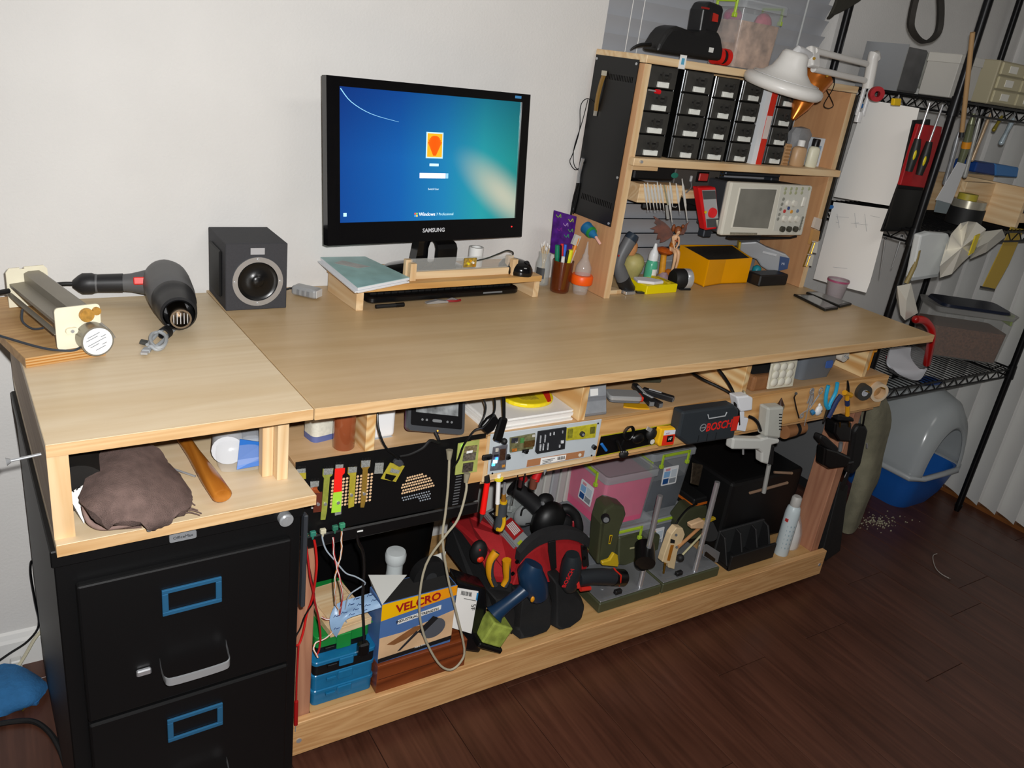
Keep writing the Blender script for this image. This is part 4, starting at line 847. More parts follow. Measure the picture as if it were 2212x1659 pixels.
for zx in (1140, 1206, 1270): p = Kp(zx, 710, oy); M().cyl(p, p+V((0, -.010, 0)), .009, n=16).build('input_socket', mat('#5a5a52', .35, .8), os_, 40, w=True)
M().tube([Kp(600, 790, .50), Kp(640, 800, .50), Kp(1230, 800, .50), Kp(1290, 786, .50)], .004, 8).build('foot_bar', BLACKM, os_, 40, w=True)
# bracket of the scope, dark swing arm
ba = T('swing_arm_mount', 'dark grey steel mount arm bolted under the hutch shelf behind the oscilloscope', 'mount', (1.5, .6, SZ-.02))
AR = mat('#353a42', .4, .3)
M().box(1.455, 1.49, .602, .63, 1.06, SZ-.019).build('upright', AR, ba, 0, bev=.003, w=True); M().box(1.49, 1.74, .600, .63, 1.255, SZ-.0195).build('cross_bar', AR, ba, 0, bev=.003, w=True); M().box(1.70, 1.74, .60, .632, 1.14, 1.2545).build('upright', AR, ba, 0, bev=.003, w=True)
M().box(1.20, 1.456, .615, .635, 1.14, 1.19).build('lower_bar', BLACKM, ba, 0, bev=.006, w=True)
# red multimeter
mm = T('multimeter', 'red cased multimeter with grey face hanging beside the oscilloscope', 'multimeter', (1.345, .5, 1.17))
R4 = lambda zx, zy, y=.5: ony(1340+zx*.1085, 360+zy*.1085, y)
mq = [R4(1560, 420), R4(1905, 410), R4(1985, 1235), R4(1700, 1270)]
loft_quad(M(), mq, .5, .528).build('holster', mat('#d2161c', .4), mm, 0, bev=.004, seg=2, w=True)
fq = [R4(1625, 470), R4(1885, 460), R4(1965, 1195), R4(1718, 1215)]
loft_quad(M(), fq, .4985, .5).build('face', mat('#a7a9ab', .5), mm, 0, w=True)
loft_quad(M(), [R4(1622, 480), R4(1880, 472), R4(1902, 640), R4(1648, 650)], .4975, .4985).build('display', mat('#4d4f50', .25), mm, 0, w=True)
loft_quad(M(), [R4(1705, 1040), R4(1945, 1025), R4(1965, 1190), R4(1720, 1210)], .4975, .4985).build('socket_field', mat('#4a4b4c', .5), mm, 0, w=True)
loft_quad(M(), [R4(1895, 1060), R4(1955, 1055), R4(1972, 1195), R4(1915, 1200)], .4968, .4975).build('sticker', mat('#d8d6c4', .5), mm, 0, w=True)
p = R4(1820, 915, .4985); M().cyl(p, p+V((0, -.008, 0)), .0150, .0140, n=24).build('dial', mat('#e0242a', .4), mm, 40, w=True)
p = R4(1690, 905, .4985); M().cyl(p, p+V((0, -.003, 0)), .004, n=10).build('button', mat('#d8c820', .4), mm, 40, w=True)
M().box(1.338, 1.352, .528, .615, 1.17, 1.19).build('hanger', BLACKM, mm, 0, w=True)
wd = T('wooden_peg', 'short pine peg behind the multimeter top', 'peg', (1.30, .56, 1.2))
M().prism([(1.262, 1.203), (1.275, 1.214), (1.335, 1.214), (1.335, 1.192), (1.29, 1.190)], .545, .57).build('peg', PINE, wd, 0, w=True)
M().box(1.262, 1.335, .571, .66, 1.195, 1.21).build('arm', PINE, wd, 0, w=True)
# pick rack
pr_ = T('pick_block', 'pine block holding a row of steel picks under the hutch shelf', 'tool block', (1.145, .515, 1.21))
M().box(1.068, 1.226, .500, .545, 1.184, 1.234).build('block', PINE, pr_, 0, bev=.001, w=True)
M().box(1.10, 1.19, .546, .66, 1.196, 1.222).build('arm', BLACKM, pr_, 0, w=True)
picks = ((475, 330, 540, 850), (540, 318, 602, 842), (610, 380, 675, 858), (670, 345, 735, 835), (735, 310, 800, 830), (800, 340, 870, 858), (935, 380, 1030, 1108), (985, 310, 1042, 800), (1110, 330, 1185, 900), (1228, 240, 1332, 1078))
oo = ('first', 'second', 'third', 'fourth', 'fifth', 'sixth', 'eighth', 'ninth', 'tenth', 'rightmost')
for i, (x0, y0, x1, y1) in enumerate(picks):
    a, b = R4(x0, y0, .497), R4(x1, y1, .497)
    t = T('steel_pick', oo[i]+' steel pick from the left in the pine block', 'pick', a, 0, 'steel picks in the pine block')
    m = M().tube([a, a.lerp(b, .12), a.lerp(b, .18), a.lerp(b, .62), a.lerp(b, .70), b], [.0016, .002, .0036, .0036, .002, .0009], 8); m.build('handle', mat('#e2e4e2', .3, .35), t, 40, w=True)
    if i in (7,): M().tube([b, b+V((.012, 0, -.001)), b+V((.016, 0, .002))], .0012, 6).build('hook', STEEL, t, w=True)
    else: M().tube([b, b+V((.001, 0, -.004)), b+V((.003, -.002, -.006))], .0006, 5).build('tip', STEEL, t, w=True)
a, b = R4(872, 360, .496), R4(945, 760, .496)
t = T('steel_spatula', 'seventh tool in the pine block, a steel spatula with broad blade', 'spatula', a, 0, 'steel picks in the pine block')
M().tube([a, b], .0022, 8).build('handle', mat('#b9bca4', .4, .6), t, w=True)
bl_ = [R4(900, 770, .4955), R4(945, 765, .4955), R4(980, 1040, .4955), R4(925, 1045, .4955)]; M().loft([bl_, [p+V((0, .0012, 0)) for p in bl_]]).build('blade', mat('#e4e6e4', .25, .7), t, 0, w=True)
# black supply box, grey panel with red rocker
bx_ = T('black_transformer', 'black transformer box with teal badge under the hutch shelf', 'transformer', (1.15, .58, SZ-.02))
M().box(1.085, 1.235, .552, .65, 1.238, SZ-.0195).build('case', BLACKM, bx_, 0, bev=.004, w=True)
M().sph((0, 0, 0), (.014, .001, .008), 16, 8, 0, Matrix.Translation(R4(1085, 175, .5505))).build('badge', mat('#2a7d6c', .4), bx_, w=True)
M().box(1.04, 1.0845, .58, .64, 1.20, 1.26).build('bracket', BLACKM, bx_, 0, bev=.006, w=True)
pp_ = T('switch_box', 'grey switch box with red rocker under the hutch shelf', 'switch box', (1.36, .57, SZ-.02))
M().box(1.258, 1.44, .575, .64, 1.196, SZ-.0195).build('panel', mat('#4d4945', .5), pp_, 0, bev=.002, w=True)
c = R4(1635, 205, .573); M().cbox((0, 0, 0), (.046, .004, .030), 0, Matrix.Translation(c)).build('rocker_frame', BLACK, pp_, 0, w=True); M().cbox((0, -.004, 0), (.036, .006, .022), 0, Matrix.Translation(c)).build('rocker', mat('#c23632', .35), pp_, 0, bev=.002, w=True)
c = R4(1390, 235, .574); M().cbox((0, -.004, 0), (.007, .008, .018), 0, Matrix.Translation(c)).build('toggle', LGREY, pp_, 0, bev=.002, w=True)
c = R4(1900, 230, .574); M().cyl(c, c+V((0, -.006, 0)), .004, n=10).build('socket', BLACK, pp_, w=True)
for x0, y0 in ((2025, 115), (2045, 170), (1990, 170), (2000, 235), (1985, 290)): c = R4(x0, y0, .5745); M().cyl(c, c+V((0, -.003, 0)), .0018, n=8).build('screw', BRASS, pp_, w=True)
M().tube([R4(1405, 300, .56), R4(1415, 380, .55), R4(1395, 440, .545), R4(1310, 520, .54)], .002, 6, smooth=4).build('lead', GREY, pp_, w=True)
for i, (y0, y1) in enumerate(((350, 380), (500, 560), (590, 640))):
    t = T('grey_cable', ('upper', 'middle', 'lower')[i]+' grey cable running past the pine block to the hutch side', 'cable', R4(90, y0, .56))
    M().tube([R4(70, y0, .60), R4(180, (y0+y1)/2, .585), R4(320, y1, .57), R4(400, y1-10, .575)], .0028, 8, smooth=4).build('cord', mat('#2f3032', .5), t, 40, w=True)
# pick set in upper cleat
# ---- standing on the bench under the hutch ----
# hair clipper
hcp = T('hair_clipper', 'grey and black hair clipper leaning inside the hutch left side', 'hair clipper', (1.09, .51, H))
cy = .505
pts = [(1362, 517, .020, .017), (1352, 534, .0195, .0175), (1342, 552, .017, .016), (1336, 570, .0165, .016), (1339, 585, .0195, .018), (1346, 603, .020, .018)]
def chain(pts, y):
    out = []; P = [ony(u, v, y) for u, v, *_ in pts]
    for i, (u, v, a, b) in enumerate(pts):
        t_ = (P[min(i+1, len(P)-1)]-P[max(i-1, 0)]).normalized(); s_ = t_.cross(V((0, 1, 0))).normalized()
        out.append([P[i]+s_*a*math.cos(6.283*j/18)+V((0, 1, 0))*b*math.sin(6.283*j/18) for j in range(18)])
    return out
M().loft(chain(pts, cy)).build('grip', mat('#5f6164', .45), hcp, 50, w=True)
M().loft(chain([(1369, 506, .017, .015), (1366, 511, .0205, .0175), (1361, 519, .0205, .0178)], cy)).build('end_cap', mat('#26323f', .35), hcp, 50, w=True)
M().loft(chain([(1345, 601, .0205, .0185), (1352, 617, .021, .019), (1360, 628, .020, .016)], cy)).build('head', mat('#1a1b1d', .4), hcp, 50, w=True)
M().cbox((0, 0, 0), (.034, .024, .009), 0, Matrix.Translation(onz(1357, 631, H+.006))).build('blade', CHROME, hcp, 0, bev=.001, w=True)
p = ony(1336, 552, cy-.018); M().cyl(p, p+V((0, -.002, 0)), .003, n=10).build('switch', mat('#a03028', .4), hcp, w=True)
cj = T('pine_offcut', 'small pine offcut on the bench below the hair clipper', 'wood block', onz(1325, 636, H), .05)
M().box(-.020, .028, .0, .030, 0, .012).build('block', PINE, cj, 0, bev=.001); M().box(.012, .028, -.0008, 0, .001, .011).build('end_grain', EDGE, cj, 0)
# beige owl-like ornament behind
og = T('beige_ornament', 'round beige ornament behind the hair clipper', 'ornament', (1.20, .615, H))
M().lathe([(.012, 0), (.020, .01), (.030, .035), (.034, .058), (.026, .075), (.016, .082)], 24).build('bowl', mat('#b5ab6c', .5, 0, .15, 30), og, 50)
M().lathe([(.015, .081), (.021, .095), (.020, .112), (.010, .126), (.001, .130)], 20, 0, Matrix.Translation((-.022, 0, 0))).build('top', mat('#c98c5a', .5, 0, .3, 40), og, 50)
M().lathe([(.022, 0), (.016, .008), (.010, .012)], 18).build('foot', mat('#a8602c', .5), og, 50)
# teal dropper bottle
tb = T('dropper_bottle', 'teal bottle with white nozzle behind the yellow box', 'bottle', (1.235, .572, H+.0))
M().lathe([(.0175, 0), (.0185, .003), (.0185, .060), (.016, .070), (.012, .076), (.001, .077)], 24).build('body', mat('#4fae8c', .25), tb, 40)
M().lathe([(.0145, .074), (.0145, .090), (.012, .100), (.007, .108), (.004, .124), (.001, .126)], 20).build('nozzle', mat('#e4e8ea', .35), tb, 40)
M().add([(.0189*math.sin(a), -.0189*math.cos(a), z_) for z_ in (.030, .050) for a in (-.5, -.15, .2, .55)], [(0, 1, 5, 4), (1, 2, 6, 5), (2, 3, 7, 6)]).build('label', PAPER, tb)
# yellow box + white eraser
yb_ = T('yellow_box', 'bright yellow plastic box on the bench under the hutch', 'box', onz(1395, 637, H), .05)
M().box(0, .125, 0, .085, 0, .026).build('box', mat('#ecd800', .4), yb_, 0, bev=.002); M().box(.086, .098, .004, .08, .0262, .032).build('hinge_strip', mat('#c9b020', .4, 0, .3, 80), yb_, 0, bev=.001); M().cyl((.100, .03, .026), (.100, .03, .030), .005, n=12).build('clasp', STEEL, yb_)
we = T('white_pad', 'white foam pad lying on the yellow box', 'pad', onz(1395, 637, H)+V((.0, .0, .0262)), .05)
M().plate([(-.012, .030), (.030, .005), (.072, .008), (.078, .022), (.040, .060), (.004, .066)], 0, .009).build('pad', mat('#e6e4ea', .7), we, 0, bev=.003, seg=2)
fk = T('flat_clip', 'flat dark metal clip beside the yellow box', 'clip', onz(1382, 634, H), -.25)
M().box(-.012, .030, -.006, .008, .001, .006).build('body', mat('#4a4c4e', .35, .7), fk, 0, bev=.001); M().box(.024, .032, -.005, .009, .006, .008).build('tip', STEEL, fk, 0)
# tape roll / magnifier drum
tr = T('silver_drum', 'short black drum with bright steel rim lying beside the yellow box', 'drum', onz(1468, 628, H)+V((.02, .02, 0)), -.15)
XD = Matrix.Translation((0, 0, .031)) @ Matrix.Rotation(math.pi/2, 4, 'Y')
M().lathe([(.001, -.034), (.024, -.034), (.030, -.026), (.030, .002), (.001, .002)], 28, 0, XD).build('body', BLACKM, tr, 40)
M().lathe([(.029, .002), (.0305, .004), (.0305, .022), (.027, .024), (.025, .020), (.001, .018)], 32, 0, XD).build('rim', mat('#cfd2d5', .25, .5), tr, 40)
M().box(-.012, .026, -.02, .02, 0, .006).build('foot', BLACKM, tr, 0, bev=.001)
# fairy figurine: one continuous body grown over a skeleton
fg = T('fairy_figurine', 'winged fairy figurine sitting on an orange mushroom', 'figurine', (1.318, .605, H), -.607)
def Z5(x, y, d=0): dz = 1240-y; return V(((x-390-.195*dz)*.0001615, d, dz*.0001615*1.04+.012))
def skin(name, verts, edges, rads, mt, parent, root=0, sub=2):
    me = bpy.data.meshes.new(name); me.from_pydata([tuple(v) for v in verts], edges, []); me.materials.append(mt)
    o = bpy.data.objects.new(name, me); COL.objects.link(o); o.parent = parent; ROOT[o.name] = ROOT[parent.name]
    bm = bmesh.new(); bm.from_mesh(me); lay = bm.verts.layers.skin.verify()
    for i, v in enumerate(bm.verts): v[lay].radius = (rads[i], rads[i]); v[lay].use_root = (i == root)
    bm.to_mesh(me); bm.free()
    md = o.modifiers.new('skin', 'SKIN'); md.use_smooth_shade = True
    md = o.modifiers.new('soft', 'SUBSURF'); md.levels = md.render_levels = sub
    return o
SKN = mat('#e2b68c', .45, 0, .06, 60)
vv = [Z5(545, 730, .004), Z5(590, 640, .002), Z5(620, 520, -.002), Z5(645, 465, -.004), Z5(665, 440, -.006), Z5(680, 400, -.008), Z5(690, 345, -.008),
      Z5(600, 715, -.010), Z5(625, 760, -.024), Z5(595, 930, -.026), Z5(550, 1120, -.024), Z5(515, 1240, -.024), Z5(500, 1310, -.032),
      Z5(640, 705, -.004), Z5(690, 735, -.016), Z5(680, 880, -.014), Z5(640, 1060, -.010), Z5(620, 1140, -.012), Z5(615, 1180, -.018),
      Z5(575, 490, -.004), Z5(590, 600, -.014), Z5(610, 690, -.022),
      Z5(700, 490, -.004), Z5(690, 590, -.014), Z5(630, 670, -.022),
      Z5(540, 500, .004), Z5(520, 620, .006), Z5(450, 770, .002)]
ee = [(0,1),(1,2),(2,3),(3,4),(4,5),(5,6),(0,7),(7,8),(8,9),(9,10),(10,11),(11,12),(0,13),(13,14),(14,15),(15,16),(16,17),(17,18),(3,19),(19,20),(20,21),(3,22),(22,23),(23,24)]
rr = [.0085,.0072,.0085,.0052,.0034,.0075,.0072,.0072,.0062,.0050,.0036,.0026,.0022,.0070,.0058,.0046,.0034,.0024,.002,.0036,.0030,.0022,.0036,.0030,.0022,.003,.003,.002]
skin('body', vv[:25], ee, rr[:25], SKN, fg)
hp_ = Z5(680, 360, -.003)
M().sph(hp_, (.0112, .0105, .0125), 14, 9).sph(Z5(600, 340, .004), (.006, .006, .012), 10, 7).sph(Z5(775, 285, .002), (.005, .005, .006), 10, 7).build('hair', mat('#8a4a24', .5, 0, .2, 200), fg, 60)
fc_ = M(); fp = Z5(690, 375, -.0155)
M().sph(fp+V((-.003, 0, .001)), .0009, 8, 5).sph(fp+V((.0035, 0, .001)), .0009, 8, 5).build('eyes', mat('#3a2418', .4), fg); M().sph(fp+V((.0004, -.0006, -.0018)), (.0009, .0012, .0014), 8, 5).build('nose', SKN, fg); M().sph(fp+V((.0003, .0002, -.0045)), (.0018, .0006, .0006), 8, 5).build('mouth', mat('#b0584a', .4), fg)
M().lathe([(.0078, 0), (.009, .008), (.0088, .02), (.0095, .028), (.008, .031)], 16, 0, Matrix.Translation(Z5(560, 700, .003)) @ Matrix.Rotation(.2, 4, 'Y')).build('dress', mat('#b3661c', .3, .2, .3, 150), fg, 60)
M().sph(Z5(655, 545, -.0095), (.007, .003, .0028), 12, 6).build('bodice', mat('#9a4a22', .4), fg)
def wing(pts, d, nm, th=.0012):
    P = [Z5(x+62, y+16, d+.00002*(540-x)) for x, y in pts]
    M().loft([P, [p+V((0, th, 0)) for p in P]]).build(nm, mat('#5e2c16', .4, .1, .6, 45), fg, 0)
wing(((545, 440), (480, 340), (380, 260), (270, 215), (160, 170), (205, 240), (180, 290), (240, 320), (170, 370), (95, 410), (190, 410), (165, 470), (250, 470), (225, 585), (300, 560), (285, 635), (370, 600), (450, 540), (520, 480)), .008, 'wing')
wing(((640, 440), (700, 330), (760, 240), (840, 175), (800, 250), (790, 330), (740, 420)), .014, 'wing')
XMh = Matrix.Translation(Z5(425, 800, .004))
M().lathe([(.008, -.008), (.020, -.003), (.027, .0035), (.023, .010), (.012, .015), (.001, .016)], 24, 0, XMh @ Matrix.Rotation(.12, 4, 'Y')).build('mushroom_cap', mat('#b8561a', .3, 0, .25, 90), fg, 60)
b_ = Z5(390, 1240, .004); t_ = Z5(425, 830, .004)
M().cyl(V((b_.x, b_.y, 0)), t_, .011, .009, n=16).build('mushroom_stem', mat('#dd9a2c', .4, 0, .15, 60), fg, 60)
M().lathe([(.026, 0), (.028, .004), (.020, .012), (.012, .022), (.009, .026)], 12, 0, Matrix.Translation((.004, 0, 0))).build('base', mat('#a58c94', .6, 0, .25, 90), fg, 50)
M().lathe([(.004, .012), (.009, .024), (.012, .030), (.006, .036), (.001, .037)], 14, 0, Matrix.Translation((.018, .004, 0))).build('small_mushroom', mat('#c07024', .4), fg, 50)
# amber open bin
YB = mat('#f0a400', .3, 0, .04, 10)
ab = T('amber_bin', 'amber open-front parts bin with dark contents under the hutch', 'parts bin', (1.40, .535, H))
C8 = lambda zx, zy, z_: onz(1440+zx*.2169, 340+zy*.2169, z_)
fl_, fr_ = V((1.415, .518)), V((1.625, .535)); bl_ = V((1.418, .655)); br_ = V((1.66, .66))
W_ = M(); ht = .082
def wallp(a, b, h0, h1, t=.003):
    d = (b-a).normalized(); n = V((-d.y, d.x))*t
    W_.add([(a.x, a.y, H+.001), (b.x, b.y, H+.001), (b.x, b.y, H+h1), (a.x, a.y, H+h0), (a.x+n.x, a.y+n.y, H+.001), (b.x+n.x, b.y+n.y, H+.001), (b.x+n.x, b.y+n.y, H+h1), (a.x+n.x, a.y+n.y, H+h0)], [(0,1,2,3),(7,6,5,4),(0,4,5,1),(1,5,6,2),(2,6,7,3),(3,7,4,0)])
ml = fl_.lerp(fr_, .45)+V((.0, .012))
wallp(bl_, fl_, .098, .084); wallp(fl_, ml, .086, .080); wallp(ml, fr_, .080, .084); wallp(fr_, br_, .084, .094); wallp(br_, bl_, .094, .098)
W_.build('bin_wall', YB, ab, 0, w=True)
M().add([(p.x, p.y, H+.004) for p in (fl_, ml, fr_, br_, bl_)]+[(p.x, p.y, H+.001) for p in (fl_, ml, fr_, br_, bl_)], [(0,1,2,3,4),(9,8,7,6,5),(0,5,6,1),(1,6,7,2),(2,7,8,3),(3,8,9,4),(4,9,5,0)]).build('bin_floor', YB, ab, 0, w=True)
ins = [p.lerp((fl_+fr_+br_+bl_)/4, .05) for p in (fl_, ml, fr_, br_, bl_)]
M().loft([[(p.x, p.y, H+.005) for p in ins], [(p.x, p.y, H+.080+.05*(p.y-.53)*2) for p in ins]]).build('contents', mat('#2b2723', .7, 0, .4, 120, .6, 300), ab, 0, w=True)
# tape gun
tg = T('tape_dispenser', 'grey plastic tape dispenser with blue roll at the hutch right side', 'tape dispenser', (1.71, .565, H))
M().box(1.635, 1.770, .492, .548, H+.0005, H+.038).build('base', mat('#17181a', .45), tg, 0, bev=.004, w=True)
Lk_ = lambda zx, zy, dy=0: ony(1440+zx*.2169, 340+zy*.2169, .625-(zx-735)/495*.118+dy)
def tprism(nm, pts, dy, th, mt, bev=0): P = [Lk_(a, b, dy) for a, b in pts]; return M().loft([P, [p+V((th*.6, th*.8, 0)) for p in P]]).build(nm, mt, tg, 0, bev=bev, seg=2, w=True)
tprism('body', ((735, 850), (900, 840), (1000, 895), (1190, 965), (1235, 1010), (1205, 1112), (1110, 1140), (1000, 1125), (940, 1085), (900, 1020), (790, 980), (730, 960)), 0, .035, mat('#a9acb0', .3), .005)
tprism('blue_panel', ((1130, 985), (1225, 1005), (1205, 1110), (1112, 1130)), -.002, .001, mat('#41557e', .4)); tprism('hub', ((960, 930), (1100, 965), (1090, 985), (955, 950)), -.002, .001, mat('#c9ccd0', .3))
text('HP', .014, mat('#c9d2e2', .5), tg, basis((1, -.22, 0), (0, 0, 1), None, Lk_(1165, 1060, -.0035)))
tprism('yellow_edge', ((722, 845), (742, 845), (725, 965), (705, 965)), -.002, .03, mat('#c9a828', .4))
gl = T('teal_cap', 'small teal plastic cap beside the amber bin', 'cap', onz(1625, 600, H)+V((.012, 0, 0)))
M().cyl((0, 0, 0), (0, 0, .010), .018, n=20).build('base', BLACKM, gl); M().lathe([(.013, .010), (.016, .018), (.014, .036), (.006, .042), (.001, .043)], 18).build('cap', mat('#1a8a9a', .4), gl, 50)
# phones
for i, (q, lab) in enumerate((([(1714, 634), (1756, 637), (1812, 664), (1783, 668)], 'nearer dark phone lying on the bench right end'), ([(1741, 630), (1765, 629), (1841, 655), (1816, 661)], 'farther dark phone lying on the bench right end'))):
    P = [onz(u, v, H+.008) for u, v in q]
    c = sum(P, V())/4
    t = T('smartphone', lab, 'phone', (c.x, c.y, H), 0, 'phones on the bench end')
    M().loft([[(p.x, p.y, H+.0005) for p in P], [(p.x, p.y, H+.008) for p in P]]).build('body', mat('#1b1b1a', .3), t, 0, bev=.002, w=True)
    I = [c.lerp(p, .82) for p in P]; M().loft([[(p.x, p.y, H+.008) for p in I], [(p.x, p.y, H+.0086) for p in I]]).build('glass', mat('#8d8f8d', .12), t, 0, w=True)
# ================= cubby shelf contents =================
def zoomf(x0, y0, s): return lambda zx, zy, y: ony(x0+zx*s, y0+zy*s, y)
NA = zoomf(600, 860, .229); NB = zoomf(960, 830, .1989); NC = zoomf(1230, 790, .1989); ND = zoomf(1560, 740, .1929); NE = zoomf(630, 960, .1673)
CLR = mat('#d5dade', .1, 0, 0, 40, 0, 200, .3)
t = T('medicine_bottle', 'white labelled square bottle with blue base in the workbench cubby', 'bottle', (.083, .195, ZS), .2)
M().plate(rrect(.052, .046, .012), 0, .012).build('base', mat('#5a6698', .4), t, 30); M().plate(rrect(.051, .045, .012), .0122, .10).build('label', mat('#d3d2c4', .45, 0, .12, 150), t, 30); M().plate(rrect(.048, .042, .012), .1002, .115).build('shoulder', mat('#8d93b4', .3), t, 30)
t = T('brown_jar', 'small jar of red-brown liquid beside the cubby divider', 'jar', (.112, .138, ZS))
M().lathe([(.019, 0), (.0215, .003), (.0215, .072), (.019, .080), (.017, .084), (.001, .084)], 28).build('glass', mat('#8d4a2c', .12, coat=.6), t, 40); M().lathe([(.0165, .084), (.019, .086), (.019, .105), (.001, .105)], 24).build('neck', mat('#b98a58', .2), t, 40)
t = T('white_label_maker', 'white plastic device with grey top standing behind the divider', 'device', (.200, .150, ZS), .05)
M().box(-.025, .027, 0, .09, 0, .085).build('case', mat('#e6e8ea', .4), t, 0, bev=.007, seg=3); M().box(-.019, .022, -.001, .02, .0, .0005).build('foot', LGREY, t, 0); M().box(-.020, .022, -.001, .004, .092, .118).box(-.025, .027, 0, .09, .0852, .12).build('top', mat('#b9bdc0', .4), t, 0)
# tablet
t = T('tablet', 'dark tablet with black and white screen saver leaning in the cubby', 'tablet', (.315, .13, ZS))
A, B = ony(880, 929, .112), ony(1003, 940, .104); ex_ = (B-A).normalized(); up_ = V((0, .50, .86)).normalized()
XT = basis(ex_, up_, None, A); wt = (B-A).length
M().plate(rrect(wt, .136, .010, 4, wt/2, .068), -.010, 0, 0, XT).build('case', mat('#44464a', .4), t, 30, w=True)
M().plate(rrect(wt, .136, .010, 4, wt/2, .068), -.014, -.0102, 0, XT).build('sleeve', mat('#5a2a48', .5), t, 30, w=True)
M().plate(rrect(wt*.9, .118, .004, 3, wt/2, .070), 0, .0008, 0, XT).build('bezel', mat('#141416', .3), t, 0, w=True)
scr2 = M().plate([(wt*.13, .038), (wt*.87, .038), (wt*.87, .124), (wt*.13, .124)], .0008, .0014, 0, XT).build('screen', mat('#8c8f90', .3, 0, .75, 45), t, 0, w=True)
M().plate(rrect(.022, .006, .003, 3, wt*.5, .024), .0008, .002, 0, XT).build('button', GREY, t, 30, w=True)
for dx in (-.034, -.024, .024, .034): M().cyl((wt*.5+dx, .024, .0008), (wt*.5+dx, .024, .002), .0025, n=10, X=XT).build('button', GREY, t, w=True)
M().sph((0, 0, 0), .0016, 8, 5, 0, XT @ Matrix.Translation((wt*.52, .004, .0))).build('charge_light', mat('#ff8a1e', .4, emit=4), t, w=True)
p = A.lerp(B, .47)
M().tube([p+V((0, -.002, .002)), p+V((0, -.022, -.012)), NA(1440, 400, .07), NA(1370, 470, .068), NA(1250, 530, .068), NA(1150, 550, .068)], [.004, .0022], 8, smooth=4).build('charging_lead', BLACKM, t, 40, w=True)
t = T('paper_ream', 'stack of white printer paper in the workbench cubby', 'papers', (.54, .2, ZS))
for i in range(5): M().box(.425+rnd.uniform(-.004, .004), .648+rnd.uniform(-.003, .003), .112+rnd.uniform(-.006, .004), .40, ZS+.0045*i+.0003, ZS+.0045*(i+1)).build('sheet_bundle', PAPER, t, 0, w=True)
t = T('yellow_packet', 'round yellow and red packet on the paper stack', 'packet', onz(1140, 862, ZS+.024))
M().plate([(.062*math.cos(a/24*6.283), .05*math.sin(a/24*6.283)) for a in range(24)], 0, .010).build('packet', mat('#f0d81c', .4), t, 0, bev=.003, seg=2)
M().plate([(.022, -.048), (.034, -.044), (.064, .01), (.050, .025)], .0101, .011).build('red_print', mat('#e03420', .4), t, 0); M().plate([(-.03, -.02), (.012, -.03), (.015, .0), (-.03, .012)], .0101, .0105).build('print_block', mat('#c9b430', .5, 0, .3, 250), t, 0)
# black straps and usb sticks hanging at the divider
t = T('lanyard', 'black lanyard with clip hanging from the workbench front', 'lanyard', NB(560, 250, .05))
M().tube([NB(545, 150, .06), NB(550, 250, .055), NB(520, 350, .05), NB(430, 460, .045), NB(330, 500, .05), NB(250, 600, .055), NB(200, 680, .06), NB(150, 820, .065), NB(90, 910, .07)], .0022, 6, smooth=4).build('strap', BLACK, t, 40, w=True)
M().tube([NB(430, 170, .07), NB(450, 250, .06), NB(430, 350, .05), NB(380, 450, .048)], .002, 6, smooth=4).build('strap', BLACKM, t, 40, w=True)
pts = [NB(480, 380, .048), NB(560, 330, .048), NB(595, 400, .048), NB(545, 500, .048), NB(470, 550, .048), NB(400, 480, .048)]
M().loft([pts, [p+V((0, .012, 0)) for p in pts]]).build('clip_body', BLACK, t, 0, bev=.002, w=True)
t = T('usb_stick', 'black usb stick on a strap hanging in front of the grey metal plate', 'usb stick', NB(630, 500, .045))
M().tube([NB(635, 140, .055), NB(640, 250, .05), NB(640, 370, .047)], .0022, 6).tube([NB(655, 140, .055), NB(655, 370, .047)], .002, 6).build('strap', BLACK, t, 40, w=True)
pts = [NB(615, 370, .045), NB(700, 380, .045), NB(625, 650, .045), NB(540, 620, .045)]
M().loft([pts, [p+V((0, .010, 0)) for p in pts]]).build('case', BLACK, t, 0, bev=.003, w=True); p = NB(650, 620, .044); M().sph(p, .007, 12, 8).build('cap', BLACKM, t, 40, w=True)
# --- right bays ---
t = T('parts_case', 'clear grey parts case with white sticker leaning at the cubby divider', 'parts case', (.66, .13, ZS))
A, B = onz(1257, 902, ZS+.002), onz(1312, 895, ZS+.002); up_ = V((0.02, .30, .95)).normalized(); XP = basis(B-A, up_, None, A); w_ = (B-A).length
M().box(0, w_, 0, .12, -.026, 0, 0, XP).build('shell', mat('#8a8d92', .2, 0, 0, 40, 0, 200, .75), t, 0, bev=.003, w=True)
for i in range(3): M().box(.004, w_-.004, .006+.038*i, .036+.038*i, .0002, .003, 0, XP).build('compartment_lid', mat('#9da1a6', .18, 0, .1, 60, 0, 200, .8), t, 0, bev=.002, w=True)
M().box(.022, .044, .048, .064, .0032, .0038, 0, XP).build('sticker', WHITE, t, 0, w=True)
t = T('flip_phone', 'silver flip phone lying in the cubby beside the parts case', 'phone', onz(1345, 862, ZS+.014), -.35)
M().plate(rrect(.085, .048, .010), .004, .016).build('shell', mat('#b4b6b6', .35, .3), t, 30, bev=.003); M().plate(rrect(.080, .044, .010), 0, .0038).build('lower_shell', mat('#6b6d70', .4), t, 30); M().box(.036, .046, -.02, .006, .003, .015).build('red_end', mat('#d8301e', .4), t, 0, bev=.002)
t = T('yellow_tag', 'flat yellow plastic tag in the cubby', 'tag', onz(1372, 878, ZS), -.25)
M().plate([(-.035, -.006), (.0, -.018), (.03, -.02), (.034, .006), (.01, .014), (-.025, .014)], 0, .003).build('tag', mat('#e0a818', .4), t, 0, bev=.001)
